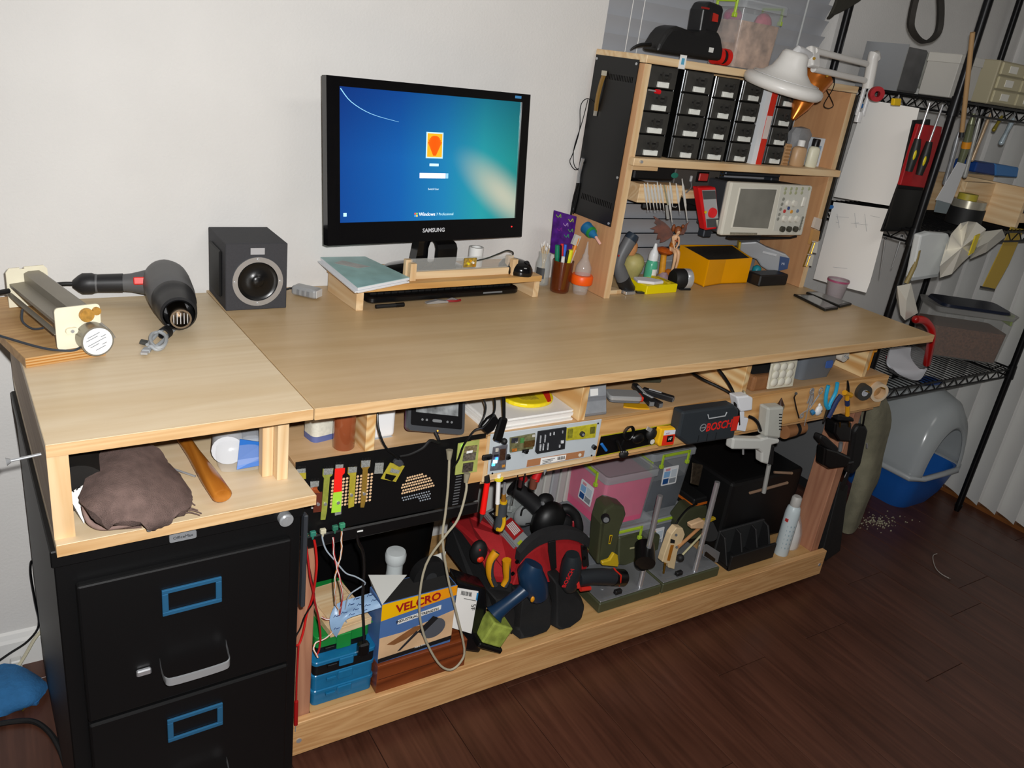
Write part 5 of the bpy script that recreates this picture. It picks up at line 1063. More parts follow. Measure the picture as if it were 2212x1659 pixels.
for i, (a, b) in enumerate((((1388, 842), (1455, 862)), ((1380, 850), (1428, 875)), ((1370, 832), (1408, 872)))):
    p, q = onz(a[0], a[1], ZS+.009), onz(b[0], b[1], ZS+.009)
    t = T('utility_knife', ('farthest', 'middle', 'nearest')[i]+' of three black knife handles lying in the cubby', 'knife', q, 0, 'black knife handles in the cubby')
    XK_ = basis(q-p, V((0, 0, 1)).cross(q-p), None, p); L_ = (q-p).length
    M().box(0, L_, -.008, .008, -.0085, .007, 0, XK_).build('handle', mat('#232325', .35), t, 0, bev=.003, seg=2, w=True); M().box(L_*.95, L_+.001, -.006, .006, -.006, .004, 0, XK_).build('end_cap', GREY, t, 0, w=True); M().box(L_*.2, L_*.6, -.003, .003, .007, .0085, 0, XK_).build('slider', LGREY, t, 0, w=True)
t = T('small_pen_knife', 'small dark folding knife at the back of the cubby', 'knife', onz(1412, 822, ZS+.006))
M().box(-.05, .03, -.006, .006, -.005, .007, 0, basis((1, -.3, 0), (.3, 1, 0), None, onz(1405, 822, ZS+.006))).build('handle', mat('#3d3f33', .4), t, 0, bev=.003, w=True); M().box(-.02, .01, -.003, .003, .007, .009, 0, basis((1, -.3, 0), (.3, 1, 0), None, onz(1405, 822, ZS+.006))).build('clip', BLACKM, t, 0, w=True)
t = T('white_cup', 'white paper cup standing under the tabletop in the cubby', 'cup', onz(1484, 812, ZS)+V((0, .03, 0)))
M().lathe([(.017, 0), (.018, .002), (.027, .085), (.028, .088), (.026, .088), (.017, .003), (.001, .003)], 24, 0, None, False).build('cup_wall', WHITE, t, 40); M().cyl((0, 0, .0), (0, 0, .003), .0165, n=24).build('cup_floor', WHITE, t, 40)
t = T('power_cable', 'pair of thick black cables running down to the white adapter', 'cable', NC(1700, 200, .08))
M().tube([NC(1320, 70, .20), NC(1450, 150, .16), NC(1620, 230, .12), NC(1760, 310, .085), NC(1810, 380, .062), NC(1830, 450, .058), NC(1840, 640, .058)], .0042, 8, smooth=4).build('lead', BLACK, t, 40, w=True)
M().tube([NC(1610, 30, .12), NC(1680, 120, .10), NC(1750, 230, .085), NC(1790, 330, .075), NC(1805, 440, .056)], .0042, 8, smooth=4).build('lead', BLACK, t, 40, w=True)
# third bay
t = T('brown_block', 'tan leather pouch with black flap in the cubby bay', 'pouch', onz(1640, 846, ZS))
b_ = onz(1640, 846, ZS); M().box(b_.x-.03, b_.x+.045, b_.y, b_.y+.06, ZS+.0005, ZS+.045).build('pouch', mat('#9a6a42', .6, 0, .15, 40), t, 0, bev=.008, seg=2, w=True); M().add([(b_.x-.034, b_.y+.01, ZS+.05), (b_.x+.05, b_.y-.004, ZS+.055), (b_.x+.05, b_.y+.05, ZS+.12), (b_.x-.034, b_.y+.06, ZS+.12), (b_.x-.034, b_.y+.016, ZS+.05), (b_.x+.05, b_.y+.002, ZS+.055), (b_.x+.05, b_.y+.056, ZS+.12), (b_.x-.034, b_.y+.066, ZS+.12)], [(0,1,2,3),(7,6,5,4),(0,4,5,1),(1,5,6,2),(2,6,7,3),(3,7,4,0)]).build('flap', BLACKM, t, 0, w=True)
t = T('blister_pack', 'cream blister tray with two rows of caps leaning in the cubby', 'blister tray', ND(640, 500, .1))
q = [ND(570, 200, .105), ND(850, 190, .105), ND(790, 490, .095), ND(510, 525, .095)]
M().loft([q, [p+V((0, .006, 0)) for p in q]]).build('tray', mat('#dcd8c4', .35), t, 0, bev=.001, w=True)
for r in range(3):
    for c in range(3):
        f = lambda s, k: q[0].lerp(q[1], s).lerp(q[3].lerp(q[2], s), k)
        M().sph(f(.2+.28*c, .24+.27*r)+V((0, -.001, 0)), (.014, .005, .012), 10, 6).build('blister', mat('#e6e3d4', .2), t, 50, w=True)
t = T('grey_tub', 'grey plastic tub with blue sticker in the cubby right bay', 'tub', onz(1760, 822, ZS)+V((0, .02, 0)))
q = [ND(830, 240, .115), ND(1290, 200, .115), ND(1270, 350, .115), ND(815, 460, .115)]
XQ = .0
b0_ = onz(1722, 832, ZS); b1_ = onz(1806, 812, ZS)
M().loft([[(x, y, ZS+.001) for x, y in rrect(.135, .11, .02, 4, 1.53, .185)], [(x, y, ZS+.088) for x, y in rrect(.17, .13, .022, 4, 1.53, .185)], [(x, y, ZS+.088) for x, y in rrect(.163, .123, .02, 4, 1.53, .185)], [(x, y, ZS+.004) for x, y in rrect(.128, .103, .018, 4, 1.53, .185)]]).build('tub', mat('#6f767e', .4), t, 40, w=True)
M().plate(rrect(.03, .022, .005), 0, .002, 0, basis((1, 0, 0), (0, .1, 1), None, (1.565, .1225, ZS+.045))).build('sticker', mat('#3f66b4', .4), t, 0, w=True)
M().cyl((1.50, .19, ZS+.03), (1.51, .19, ZS+.105), .016, n=16).build('amber_vial', mat('#a8662c', .25), t, 40, w=True); M().cyl((1.56, .2, ZS+.02), (1.56, .19, ZS+.11), .02, n=16).build('blue_vial', mat('#2a3f86', .3), t, 40, w=True)
t = T('masking_roll', 'small roll of white tape under the tabletop near the right end', 'tape roll', ND(1350, 150, .09))
p = ND(1350, 145, .1); M().ring(.0165, .006, -.009, .009, 24, 0, basis((1, 0, 0), (0, 0, 1), None, p)).build('roll', mat('#d6cfc2', .5), t, 40, w=True); M().cyl(p+V((0, -.02, 0)), p+V((0, .05, .004)), .003, n=8).build('peg', STEEL, t, w=True)
t = T('orange_block', 'bright orange plastic box at the right end of the cubby', 'box', onz(1885, 800, ZS))
M().box(1.735, 1.785, .13, .19, ZS+.0005, ZS+.060).build('box', mat('#f09a10', .45), t, 0, bev=.002, w=True); M().box(1.728, 1.79, .126, .194, ZS+.0605, ZS+.072).build('lid', mat('#f6a61c', .45), t, 0, bev=.002, w=True)
# ================= on the apron =================
# perforated black panel
bp = T('perforated_panel', 'black perforated computer panel hung under the left cubby', 'metal panel', (.2, .085, .68))
BP = mat('#0b0b0c', .42, 0, 0, 40, .06, 900)
M().box(.0, .405, .085, .0868, .617, .779).build('sheet', BP, bp, 0, w=True)
M().box(.0, .405, .078, .0848, .588, .6165).build('folded_lip', BP, bp, 0, bev=.003, w=True)
hm = M(); HOLE = mat('#d8b48c', .8); HOLE2 = mat('#8d949c', .6)
def disc(zx, zy, r=.0028): p = NE(zx, zy, .0848); hm.cyl(p, p+V((0, -.0004, 0)), r, n=7)
for c in range(12):
    for r in range(9):
        x0 = 535+c*45.5; disc(x0-r*3.4, 470+r*42-c*8)
hm.build('perforations', HOLE, bp, 0, w=True, kind='stuff')
hm = M()
for r in range(8):
    for c in range(16):
        zx = 1428+c*31-r*1.5+(r % 2)*15; zy = 632-r*37-c*7.8
        if 380 < zy and ((zx-1640)/235)**2+((zy-640)/265)**2 < 1 and zx < 1870: disc(zx, zy, .0024)
hm.build('perforations', HOLE, bp, 0, w=True, kind='stuff')
hm = M()
for r in range(4):
    for c in range(12):
        zx = 1430+c*31+(r % 2)*15; zy = 690+r*30-c*7.5
        if r < 2 or zx > 1640: disc(zx, zy, .0019)
hm.build('perforations', HOLE2, bp, 0, w=True, kind='stuff')
for i in range(15): p = NE(2160-i*5, 410+i*36, .0845); M().box(-.007, .007, -.0006, 0, -.0012, .0012, 0, Matrix.Translation(p)).build('louvre', mat('#8d9094', .35, .6), bp, 0, w=True)
PCBG = mat('#8f9440', .35, 0, .25, 60); PCBY = mat('#a89a34', .35, 0, .2, 60); TIN = mat('#b9bcb8', .35, .5, .4, 500)
def strip(name, label, pts, mt, y=.080, head=None, extra=None, cat='circuit board'):
    P = [NE(a, b, y) for a, b in pts]; t = T(name, label, cat, P[0], 0, None)
    M().loft([P, [p+V((0, .002, 0)) for p in P]]).build('board', mt, t, 0, w=True)
    if head:
        P = [NE(a, b, y-.0008) for a, b in head]; M().loft([P, [p+V((0, .0008, 0)) for p in P]]).build('pin_header', TIN, t, 0, w=True)
        a, b = P[0], P[1]
        for k in range(6): q = a.lerp(b, .08+.168*k); M().box(-.0005, .0005, -.0008, .0002, 0, .006, 0, Matrix.Translation(q)).build('pin', BLACKM, t, 0, w=True)
    if extra: p = NE(*extra, y); M().cyl(p, p+V((0, -.003, 0)), .0032, n=12).build('screw', CHROME, t, w=True)
    return t
strip('yellow_board', 'yellow test board tucked at the black panel left edge', [(65, 370), (185, 365), (185, 445), (65, 460)], PCBY, .079, [(70, 320), (180, 310), (180, 365), (68, 372)])
t = strip('brown_board', 'brown relay board with copper wires on the perforated panel', [(285, 630), (395, 615), (385, 870), (280, 880)], mat('#5e2c20', .4), .076, [(240, 480), (355, 470), (350, 540), (245, 560)], (340, 768))
for k in range(5): M().tube([NE(255+18*k, 545, .078), NE(258+17*k, 580, .074), NE(290+18*k, 625, .075)], .0011, 5, smooth=3).build('copper_wire', mat('#c4683a', .35, .5), t, w=True)
P = [NE(240, 560, .079), NE(275, 560, .079), NE(285, 830, .079), NE(255, 830, .079)]; M().loft([P, [p+V((0, .003, 0)) for p in P]]).build('carrier', mat('#b9b9b6', .4), t, 0, w=True)
strip('green_strip_board', 'long olive strip board left of the red label', [(405, 320), (540, 310), (525, 400), (495, 420), (455, 870), (435, 970), (375, 975), (420, 440), (400, 410)], PCBG, .079, [(415, 315), (535, 308), (532, 385), (412, 395)], (432, 765))
t = strip('red_green_board', 'strip board wrapped in red and lime paper on the perforated panel', [(570, 270), (660, 265), (640, 900), (560, 920)], TIN, .0805, [(570, 262), (670, 258), (665, 300), (565, 305)], None)
P = [NE(560, 315, .078), NE(690, 305, .078), NE(685, 370, .078), NE(655, 400, .078), NE(648, 605, .078), NE(540, 622, .078)]; M().loft([P, [p+V((0, .001, 0)) for p in P]]).build('red_label', mat('#ee2018', .5), t, 0, w=True)
P = [NE(538, 625, .0775), NE(650, 608, .0775), NE(635, 870, .0775), NE(512, 885, .0775)]; M().loft([P, [p+V((0, .001, 0)) for p in P]]).build('lime_label', mat('#a6d83c', .5), t, 0, w=True)
p = NE(598, 748, .0775); M().cyl(p, p+V((0, -.003, 0)), .0035, n=12).build('screw', CHROME, t, w=True)
strip('amber_strip_board', 'amber strip board right of the red label', [(730, 300), (845, 290), (832, 390), (805, 800), (735, 825), (735, 740), (755, 410), (725, 380)], PCBY, .079, [(735, 295), (845, 288), (840, 360), (732, 370)], (770, 650))
strip('brown_strip_board', 'narrow amber strip board with clear tail on the perforated panel', [(900, 215), (1020, 205), (1012, 285), (985, 320), (960, 700), (935, 815), (890, 815), (920, 330), (895, 290)], mat('#8a6c2c', .35, 0, .2, 60), .079, [(900, 212), (1018, 203), (1012, 285), (900, 300)], (933, 633))
strip('tin_header', 'small tin pin header at the top of the perforated panel', [(1078, 290), (1185, 288), (1180, 375), (1068, 380)], TIN, .080, [(1080, 240), (1190, 236), (1186, 290), (1076, 294)])
t = strip('usb_dongle_board', 'tilted olive usb board with grey plug on the perforated panel', [(1275, 240), (1460, 280), (1345, 485), (1155, 445)], PCBY, .074)
P = [NE(1345, 205, .071), NE(1430, 210, .071), NE(1460, 265, .071), NE(1400, 300, .071), NE(1320, 255, .071)]; M().loft([P, [p+V((0, .010, 0)) for p in P]]).build('plug', mat('#3d3e42', .25), t, 0, bev=.002, w=True)
P = [NE(1220, 380, .0725), NE(1350, 410, .0725), NE(1300, 475, .0725), NE(1205, 440, .0725)]; M().loft([P, [p+V((0, .0015, 0)) for p in P]]).build('chip', BLACK, t, 0, w=True); P = [NE(1290, 310, .0725), NE(1400, 340, .0725), NE(1380, 380, .0725), NE(1270, 360, .0725)]; M().loft([P, [p+V((0, .0015, 0)) for p in P]]).build('connector', TIN, t, 0, w=True)
M().tube([NA(940, 130, .10), NA(945, 260, .09), NA(985, 400, .08), NA(1040, 490, .075), NA(1110, 545, .074), NA(1140, 575, .073)], .0024, 8, smooth=5).build('lead', BLACK, t, 40, w=True)
t = strip('lime_module', 'lime circuit module with tin chips beside the grey metal plate', [(2152, -10), (2427, -60), (2391, 353), (2110, 395)], mat('#a9b060', .4, 0, .15, 50), .078)
for a in ((2240, 30, 2400, 90, '#8b7c5a'), (2225, 120, 2385, 200, '#6f675c'), (2220, 250, 2350, 345, '#554c46')):
    P = [NE(a[0], a[1], .076), NE(a[2], a[1]-20, .076), NE(a[2]-15, a[3], .076), NE(a[0]-15, a[3]+20, .076)]; M().loft([P, [p+V((0, .002, 0)) for p in P]]).build('chip', mat(a[4], .35, .2, .6, 220), t, 0, w=True)
P = [NE(2262, 90, .0755), NE(2340, 75, .0755), NE(2335, 105, .0755), NE(2258, 120, .0755)]; M().loft([P, [p+V((0, .001, 0)) for p in P]]).build('chip_label', WHITE, t, 0, w=True)
p = NE(2215, 25, .0755); M().sph(p, .002, 8, 5).build('status_light', mat('#6dff3a', .4, emit=5), t, w=True)
# grey usb leads looping down
UL = mat('#a8a08a', .55)
for nm, lab, pts in (('usb_lead', 'grey usb lead hanging in a long loop from the panel', [(971, 985, .07), (968, 1050, .07), (962, 1110, .075), (956, 1165, .07), (968, 1250, .07), (985, 1320, .07), (1003, 1400, .07), (995, 1430, .068), (972, 1447, .068), (945, 1430, .07), (915, 1370, .075), (906, 1300, .078), (920, 1220, .078), (960, 1160, .066), (990, 1120, .062), (1007, 1060, .066), (1006, 1035, .07)]),):
    t = T(nm, lab, 'cable', ony(*pts[9]))
    M().tube([ony(*p) for p in pts], .0027, 8, smooth=4).build('lead', UL, t, 40, w=True)
    for a, b in (((971, 972), (970, 992)), ((1009, 1022), (1006, 1042))):
        p, q = ony(*a, .072), ony(*b, .070); M().cyl(p, q, .0075, .0045, n=10).build('plug', mat('#8d8672', .5), t, 40, w=True)
# hanging test leads (red, black, white, orange)
NF = zoomf(620, 1120, .1809)
for nm, lab, pts, r_, c_ in (
    ('red_wire', 'thick red wire hanging from the panel lip down the left leg', [(325, 260, .075), (345, 380, .075), (355, 560, .075), (335, 760, .08), (300, 960, .09), (235, 1150, .095), (200, 1330, .09), (150, 1490, .085), (105, 1520, .08)], .0024, '#c01a16'),
    ('red_lead', 'second red wire crossing the thick red wire at the left leg', [(225, 300, .078), (255, 520, .078), (275, 700, .08), (310, 860, .085), (340, 1040, .09), (375, 1180, .10), (400, 1400, .11), (385, 1560, .11), (350, 1640, .11)], .0022, '#a81a1c'),
    ('black_lead', 'thin black wire hanging beside the left workbench leg', [(215, 320, .08), (260, 560, .08), (310, 820, .085), (320, 980, .09), (215, 1160, .09), (160, 1310, .088), (110, 1400, .085), (95, 1480, .082)], .0018, '#101010'),
    ('white_lead', 'thin white and blue wire ending in a small plug on the pine block', [(425, 170, .075), (425, 250, .075), (470, 380, .08), (580, 510, .085), (700, 650, .09), (820, 695, .095), (935, 770, .10), (860, 830, .11), (760, 900, .12), (710, 1000, .13), (690, 1180, .15), (740, 1290, .16), (840, 1370, .17)], .0016, '#a9b6c2'),
    ('red_white_twist', 'twisted red and white wire pair hanging from the panel lip', [(553, 230, .075), (560, 420, .08), (600, 600, .085), (640, 760, .09), (660, 930, .10), (640, 1080, .12), (610, 1180, .14), (480, 1205, .15), (420, 1180, .15)], .0019, '#cf2f34'),
    ('orange_twist', 'twisted orange and white wire hanging from the green plug', [(655, 120, .075), (650, 260, .078), (650, 400, .08), (610, 560, .085), (575, 700, .09), (575, 880, .10), (580, 1020, .12), (620, 1120, .13), (580, 1280, .14), (480, 1420, .12), (350, 1480, .11), (320, 1560, .105), (370, 1660, .10)], .0017, '#e08a4a')):
    t = T(nm, lab, 'wire', NF(*pts[-1]))
    M().tube([NF(*p) for p in pts], r_, 6, smooth=4).build('wire', mat(c_, .45), t, 40, w=True)
    if 'twist' in nm: M().tube([NF(a+6*(1 if i % 2 else -1), b, c-.001) for i, (a, b, c) in enumerate(spline([V(p) for p in pts], 2))], .0012, 5, smooth=2).build('second_wire', mat('#e6e2dc', .5), t, 40, w=True)
for (a, b), c_, lab in (((215, 195), '#2f6e58', 'first'), ((310, 180), '#2f7a68', 'second'), ((430, 150), '#c9c3a8', 'third'), ((575, 110), '#2f6e58', 'fourth'), ((658, 80), '#3a8a68', 'rightmost')):
    t = T('terminal_plug', lab+' small terminal plug from the left on the black panel lip', 'plug', NF(a, b, .074), 0, 'terminal plugs on the panel lip')
    p = NF(a, b, .0745); M().cbox((0, 0, 0), (.011, .008, .010), 0, Matrix.Translation(p)).build('body', mat(c_, .4), t, 0, bev=.001, w=True); M().cyl(p+V((0, 0, -.005)), p+V((0, 0, -.013)), .003, .0015, n=8).build('boot', mat(c_, .4), t, w=True)
t = T('black_power_cord', 'black cord dropping from the panel to a plug on the green box', 'cord set', NF(915, 1500, .13))
M().tube([NF(835, 180, .08), NF(850, 280, .082), NF(900, 380, .088), NF(920, 560, .095), NF(910, 800, .105), NF(905, 1050, .115), NF(915, 1250, .12), NF(920, 1440, .122), NF(915, 1520, .122)], .0032, 8, smooth=4).build('lead', BLACK, t, 40, w=True)
p = NF(915, 1540, .122); M().box(-.014, .012, -.008, .010, -.020, .014, 0, Matrix.Translation(p)).build('plug', BLACK, t, 0, bev=.004, w=True)
P = NF(905, 150, .0775); M().box(-.012, .0, -.001, .0, .0, .003, 0, Matrix.Translation(P)).build('mark', WHITE, t, 0, w=True)
tb_ = T('test_probe', 'red test probe hanging down the left leg of the workbench', 'probe', ony(642, 1560, .085))
M().tube([ony(645, 1395, .088), ony(641, 1470, .088), ony(640, 1520, .088)], .002, 6).build('lead', mat('#b01818', .4), tb_, w=True); M().tube([ony(640, 1515, .088), ony(639, 1565, .088)], .0045, 8).build('grip', mat('#a31414', .4), tb_, w=True); M().tube([ony(639, 1565, .088), ony(638, 1580, .088)], .001, 5).build('tip', STEEL, tb_, w=True)
# grey metal plate with modules
gp = T('grey_plate', 'light grey metal plate carrying circuit boards on the apron', 'metal plate', (.56, .075, .727))
P = [NB(505, 545, .0745), NB(1712, 380, .0745), NB(1640, 778, .0745), NB(470, 985, .0745)]
M().loft([P, [p+V((0, .003, 0)) for p in P]]).build('plate', mat('#c3cbd0', .4, .1), gp, 0, bev=.001, w=True)
for a, b in ((1668, 425), (1597, 773), (520, 968)): p = NB(a, b, .0743); M().cyl(p, p+V((0, -.001, 0)), .0022, n=10).build('screw', BLACKM, gp, w=True)
p = NB(1615, 675, .0745); M().cyl(p, p+V((0, -.008, 0)), .0055, n=16).build('knob', DSTEEL, gp, 40, w=True)
P = [NB(905, 825, .0735), NB(1525, 722, .0735), NB(1510, 790, .0735), NB(893, 900, .0735)]; M().loft([P, [p+V((0, .001, 0)) for p in P]]).build('brown_strip', mat('#a9744e', .5), gp, 0, w=True)
P = [NB(1050, 805, .0728), NB(1325, 765, .0728), NB(1312, 820, .0728), NB(1040, 875, .0728)]; M().loft([P, [p+V((0, .0006, 0)) for p in P]]).build('paper_label', PAPER, gp, 0, w=True)
for k in range(3): M().tube([NB(1065, 828+17*k, .0725), NB(1200-20*k, 806+17*k, .0725)], .0007, 4).build('label_line', DGREY, gp, w=True)
for k in range(9): a = 1230+k*9; P_ = [NB(a, 790-k*1.3, .0724), NB(a+(5 if k % 3 else 3), 789-k*1.3, .0724), NB(a+(4 if k % 3 else 2), 822-k*1.3, .0724), NB(a-2, 824-k*1.3, .0724)]; M().loft([P_, [p+V((0, .0003, 0)) for p in P_]]).build('barcode_bar', BLACKM, gp, 0, w=True)
p = NB(1470, 768, .0735); M().cyl(p, p+V((0, -.001, 0)), .0042, n=14).build('round_sticker', mat('#d6d2c4', .5), gp, w=True)
def module(name, label, pts, mt, y=.071, parts=(), th=.004):
    P = [NB(a, b, y) for a, b in pts]; t = T(name, label, 'circuit board', P[0]); M().loft([P, [p+V((0, th-.0005, 0)) for p in P]]).build('board', mt, t, 0, bev=.0006, w=True)
    for a, b, c, d, hx in parts:
        Q = [NB(a, b, y-.002), NB(c, b-(c-a)*.14, y-.002), NB(c-(d-b)*.1, d-(c-a)*.14, y-.002), NB(a-(d-b)*.1, d, y-.002)]; M().loft([Q, [p+V((0, .0018, 0)) for p in Q]]).build('component', mat(hx, .35, .1, .4, 200) if not hx.startswith('!') else mat(hx[1:], .3, emit=6), t, 0, w=True)
    return t
module('lit_module', 'circuit module with glowing blue light on the grey plate', [(535, 690), (690, 655), (665, 925), (500, 945)], mat('#5c5c62', .35, 0, .3, 120), .070, ((560, 700, 590, 735, '#d8d4cc'), (610, 710, 670, 830, '#4a3226'), (535, 830, 575, 860, '!#bfe4ff'), (520, 865, 550, 890, '!#35c0ff'), (560, 800, 585, 825, '!#2a6cff'), (630, 880, 660, 905, '#c98a3c'), (540, 770, 590, 790, '#2c2c30')))
module('sensor_module', 'green and brown sensor board above the lit module', [(715, 585), (990, 535), (985, 640), (960, 705), (715, 745)], mat('#6f6d4c', .4, 0, .5, 110), .071, ((735, 590, 800, 640, '#3a3a40'), (775, 620, 800, 640, '#e4e2dc'), (870, 625, 985, 690, '#5a4224'), (830, 590, 870, 640, '#4f8a4a'), (740, 705, 790, 735, '#c87a34'), (960, 552, 985, 575, '#dedcd4'), (850, 715, 920, 745, '#1a1a1c')))
module('card_reader', 'black card reader panel with slots on the grey plate', [(1020, 515), (1330, 468), (1310, 705), (1010, 760), (990, 735)], mat('#232528', .45), .071, tuple((1045+50*k, 560-7*k, 1055+50*k, 640-7*k, '#b9bcc0') for k in range(2))+((1040, 655, 1055, 725, '#c9ccd0'), (1075, 650, 1085, 720, '#c9ccd0'), (1125, 640, 1135, 715, '#b9bcc0'), (1150, 530, 1160, 560, '#c9ccd0'), (1190, 522, 1200, 552, '#c9ccd0'), (1270, 615, 1300, 645, '#d8dade'), (1285, 505, 1292, 535, '#aeb2b6'), (1250, 660, 1262, 690, '#c9ccd0')))
module('yellow_amp_board', 'yellow amplifier board with black knob on the grey plate', [(1335, 480), (1660, 430), (1640, 580), (1325, 615)], mat('#b8ae2c', .4, 0, .25, 90), .072, ((1350, 490, 1400, 590, '#8c8a30'), (1590, 470, 1640, 540, '#6b6a2c')))
t = T('amp_knob', 'small dark knob on the yellow amplifier board', 'knob', NB(1490, 535, .07)); p = NB(1490, 535, .0695); M().cyl(p, p+V((0, -.006, 0)), .006, n=14).build('cap', DGREY, t, w=True); M().cyl(p+V((0, -.006, 0)), p+V((0, -.0075, 0)), .003, n=10).build('shaft', STEEL, t, w=True)
for a, b, lab in ((690, 790, 'right of the lit module'), (880, 730, 'under the sensor board'), (465, 793, 'left of the lit module')):
    t = T('black_clip', 'small black plastic clip '+lab, 'clip', NB(a, b, .071)); p = NB(a, b, .071); M().cbox((0, 0, 0), (.010 if a != 465 else .024, .008, .012 if a != 880 else .007), 0, Matrix.Translation(p)).build('body', BLACKM, t, 0, bev=.002, w=True); M().cbox((0, -.005, 0), (.006, .003, .005), 0, Matrix.Translation(p)).build('tab', BLACK, t, 0, w=True)
ws = T('hook_strip', 'pine strip with small hooks under the grey plate', 'wood strip', (.56, .09, .675))
M().box(.410, .705, .079, .0965, .6655, .682).build('strip', PINE, ws, 0, bev=.001, w=True); M().box(.405, .414, .0785, .0796, .6655, .775).build('end_piece', PINEZ, ws, 0, w=True)
# tools hung from the strip
NG = zoomf(1040, 960, .1205)
def hung(name, label, cat, segs, y=.085, group=None):
    t = T(name, label, cat, NG(segs[0][1][0], segs[0][1][1], y), 0, group)
    for nm, a, b, r0, r1, mt in segs: M().cyl(NG(*a, y), NG(*b, y), r0, r1, n=12).build(nm, mt, t, 40, w=True)
    return t
hung('red_pencil', 'flat red carpenter pencil hanging by the black panel', 'pencil', [('holder', (95, 560), (100, 670), .006, .007, BLACKM), ('body', (105, 670), (20, 1230), .0062, .0068, mat('#f2140e', .45)), ('point', (20, 1230), (-25, 1400), .006, .001, mat('#3a3432', .6))], .078)
hung('white_rod', 'white rod with yellow collar hanging under the grey plate', 'rod', [('cap', (312, 530), (308, 590), .0048, .0048, WHITE), ('collar', (310, 595), (308, 630), .0105, .0105, mat('#d8c81c', .4)), ('rod', (307, 640), (288, 1060), .0048, .0052, WHITE), ('tip', (288, 1060), (272, 1270), .0035, .003, mat('#a88a4c', .4))], .080)
t = hung('nut_driver', 'grey and yellow nut driver standing upright in the red bag', 'nut driver', [('shaft', (420, 690), (400, 890), .0035, .0035, STEEL), ('bit_holder', (400, 890), (395, 1010), .005, .0065, mat('#b0782c', .35, .4)), ('collar', (394, 1010), (392, 1050), .009, .009, mat('#d6a818', .4)), ('handle', (390, 1050), (320, 1500), .011, .0135, mat('#3c4044', .5))], .13)
M().tube([NG(405, 1310, .118), NG(400, 1420, .117), NG(350, 1530, .117), NG(280, 1520, .118)], .0045, 8, smooth=4).build('yellow_band', mat('#d8a818', .45), t, w=True)
for i, (a, b, r) in enumerate((((670, 460), (545, 1100), .0014), ((800, 430), (740, 770), .0022), ((1000, 390), (985, 430), .002))):
    t = T('hanging_file', ('long thin steel file', 'steel needle file', 'short steel hook')[i]+' hanging from the pine hook strip', 'file', NG(*b, .09)); M().cyl(NG(*a, .09), NG(*b, .09), r, r*.7, n=8).build('blade', DSTEEL, t, w=True); M().cyl(NG(*a, .09)+V((0, 0, .004)), NG(*a, .09), r*1.8, n=8).build('tang', STEEL, t, w=True)
t = T('steel_pick_tool', 'pointed steel awl hanging beside the red tool handles', 'awl', NG(1145, 460, .09)); M().cyl(NG(1145, 370, .09), NG(1140, 470, .09), .004, .004, n=10).build('body', STEEL, t, w=True); M().cyl(NG(1140, 470, .09), NG(1125, 545, .09), .004, .0008, n=10).build('point', STEEL, t, w=True)
hung('red_cutter', 'tool with brown and red handle hanging behind the hook strip', 'cutter', [('grip', (1040, 460), (960, 640), .009, .011, mat('#c0181c', .45)), ('handle', (950, 600), (920, 780), .010, .009, mat('#6b3a2c', .5))], .14)
hung('small_red_tool', 'second red handled tool further left behind the hook strip', 'cutter', [('grip', (720, 520), (760, 640), .010, .010, mat('#9a1418', .45)), ('handle', (730, 620), (700, 760), .008, .007, mat('#3a1a1a', .5))], .18)
# magnet strip with yellow borders
mg = T('magnet_strip', 'black magnetic strip with yellow edges on the apron', 'tool strip', (.83, .078, .70))
P = [NC(345, 770, .0785), NC(1170, 625, .0785), NC(1130, 800, .0785), NC(290, 985, .0785)]
M().loft([P, [p+V((0, .0012, 0)) for p in P]]).build('strip', BLACK, mg, 0, w=True)
for a, b in (((345, 765), (1172, 620)), ((288, 990), (1130, 810))): M().tube([NC(*a, .0785), NC(*b, .0785)], .0014, 5).build('yellow_edge', mat('#a8a01c', .5), mg, w=True)
t = T('coiled_lead', 'coiled black lead stuck on the magnet strip', 'cable', NC(640, 740, .07))
for k in range(4): c = NC(635+6*k, 735, .072-.004*k); M().tube([c+V((.014*math.cos(a)*1.0, 0, .018*math.sin(a))) for a in [6.283*j/14 for j in range(14)]], .0022, 6, closed=True).build('coil', BLACK, t, 40, w=True)
M().tube([NC(600, 800, .07), NC(560, 880, .07), NC(580, 960, .068), NC(610, 940, .068)], .0022, 6, smooth=3).build('tail', BLACK, t, w=True)
t = T('blue_pen', 'short blue pen stuck on the magnet strip', 'pen', NC(375, 885, .07)); M().cyl(NC(350, 850, .072), NC(400, 920, .072), .0035, n=10).build('barrel', mat('#1e6fc0', .4), t, w=True); M().cyl(NC(400, 920, .072), NC(408, 932, .072), .003, .001, n=8).build('tip', DGREY, t, w=True)
t = T('black_earphones', 'black plug cluster hanging low from the magnet strip', 'plugs', NC(590, 950, .07)); M().sph(NC(590, 960, .07), (.014, .008, .010), 12, 7).build('body', BLACKM, t, w=True); M().cyl(NC(560, 920, .07), NC(520, 820, .072), .004, n=8).build('lead', BLACK, t, w=True)
for a in (565, 590, 615): M().sph(NC(a, 935, .061), .0018, 8, 5).build('contact', CHROME, t, w=True)
t = T('black_webcam', 'small black webcam with steel usb plug on the magnet strip', 'webcam', NC(870, 740, .07)); M().sph(NC(890, 740, .068), (.016, .010, .016), 14, 8).build('body', BLACKM, t, w=True); M().sph(NC(750, 790, .07), (.020, .007, .013), 12, 7).build('base', BLACK, t, w=True)
P = [NC(860, 665, .062), NC(905, 685, .062), NC(880, 725, .062), NC(840, 700, .062)]; M().loft([P, [p+V((0, .004, 0)) for p in P]]).build('usb_plug', STEEL, t, 0, w=True)
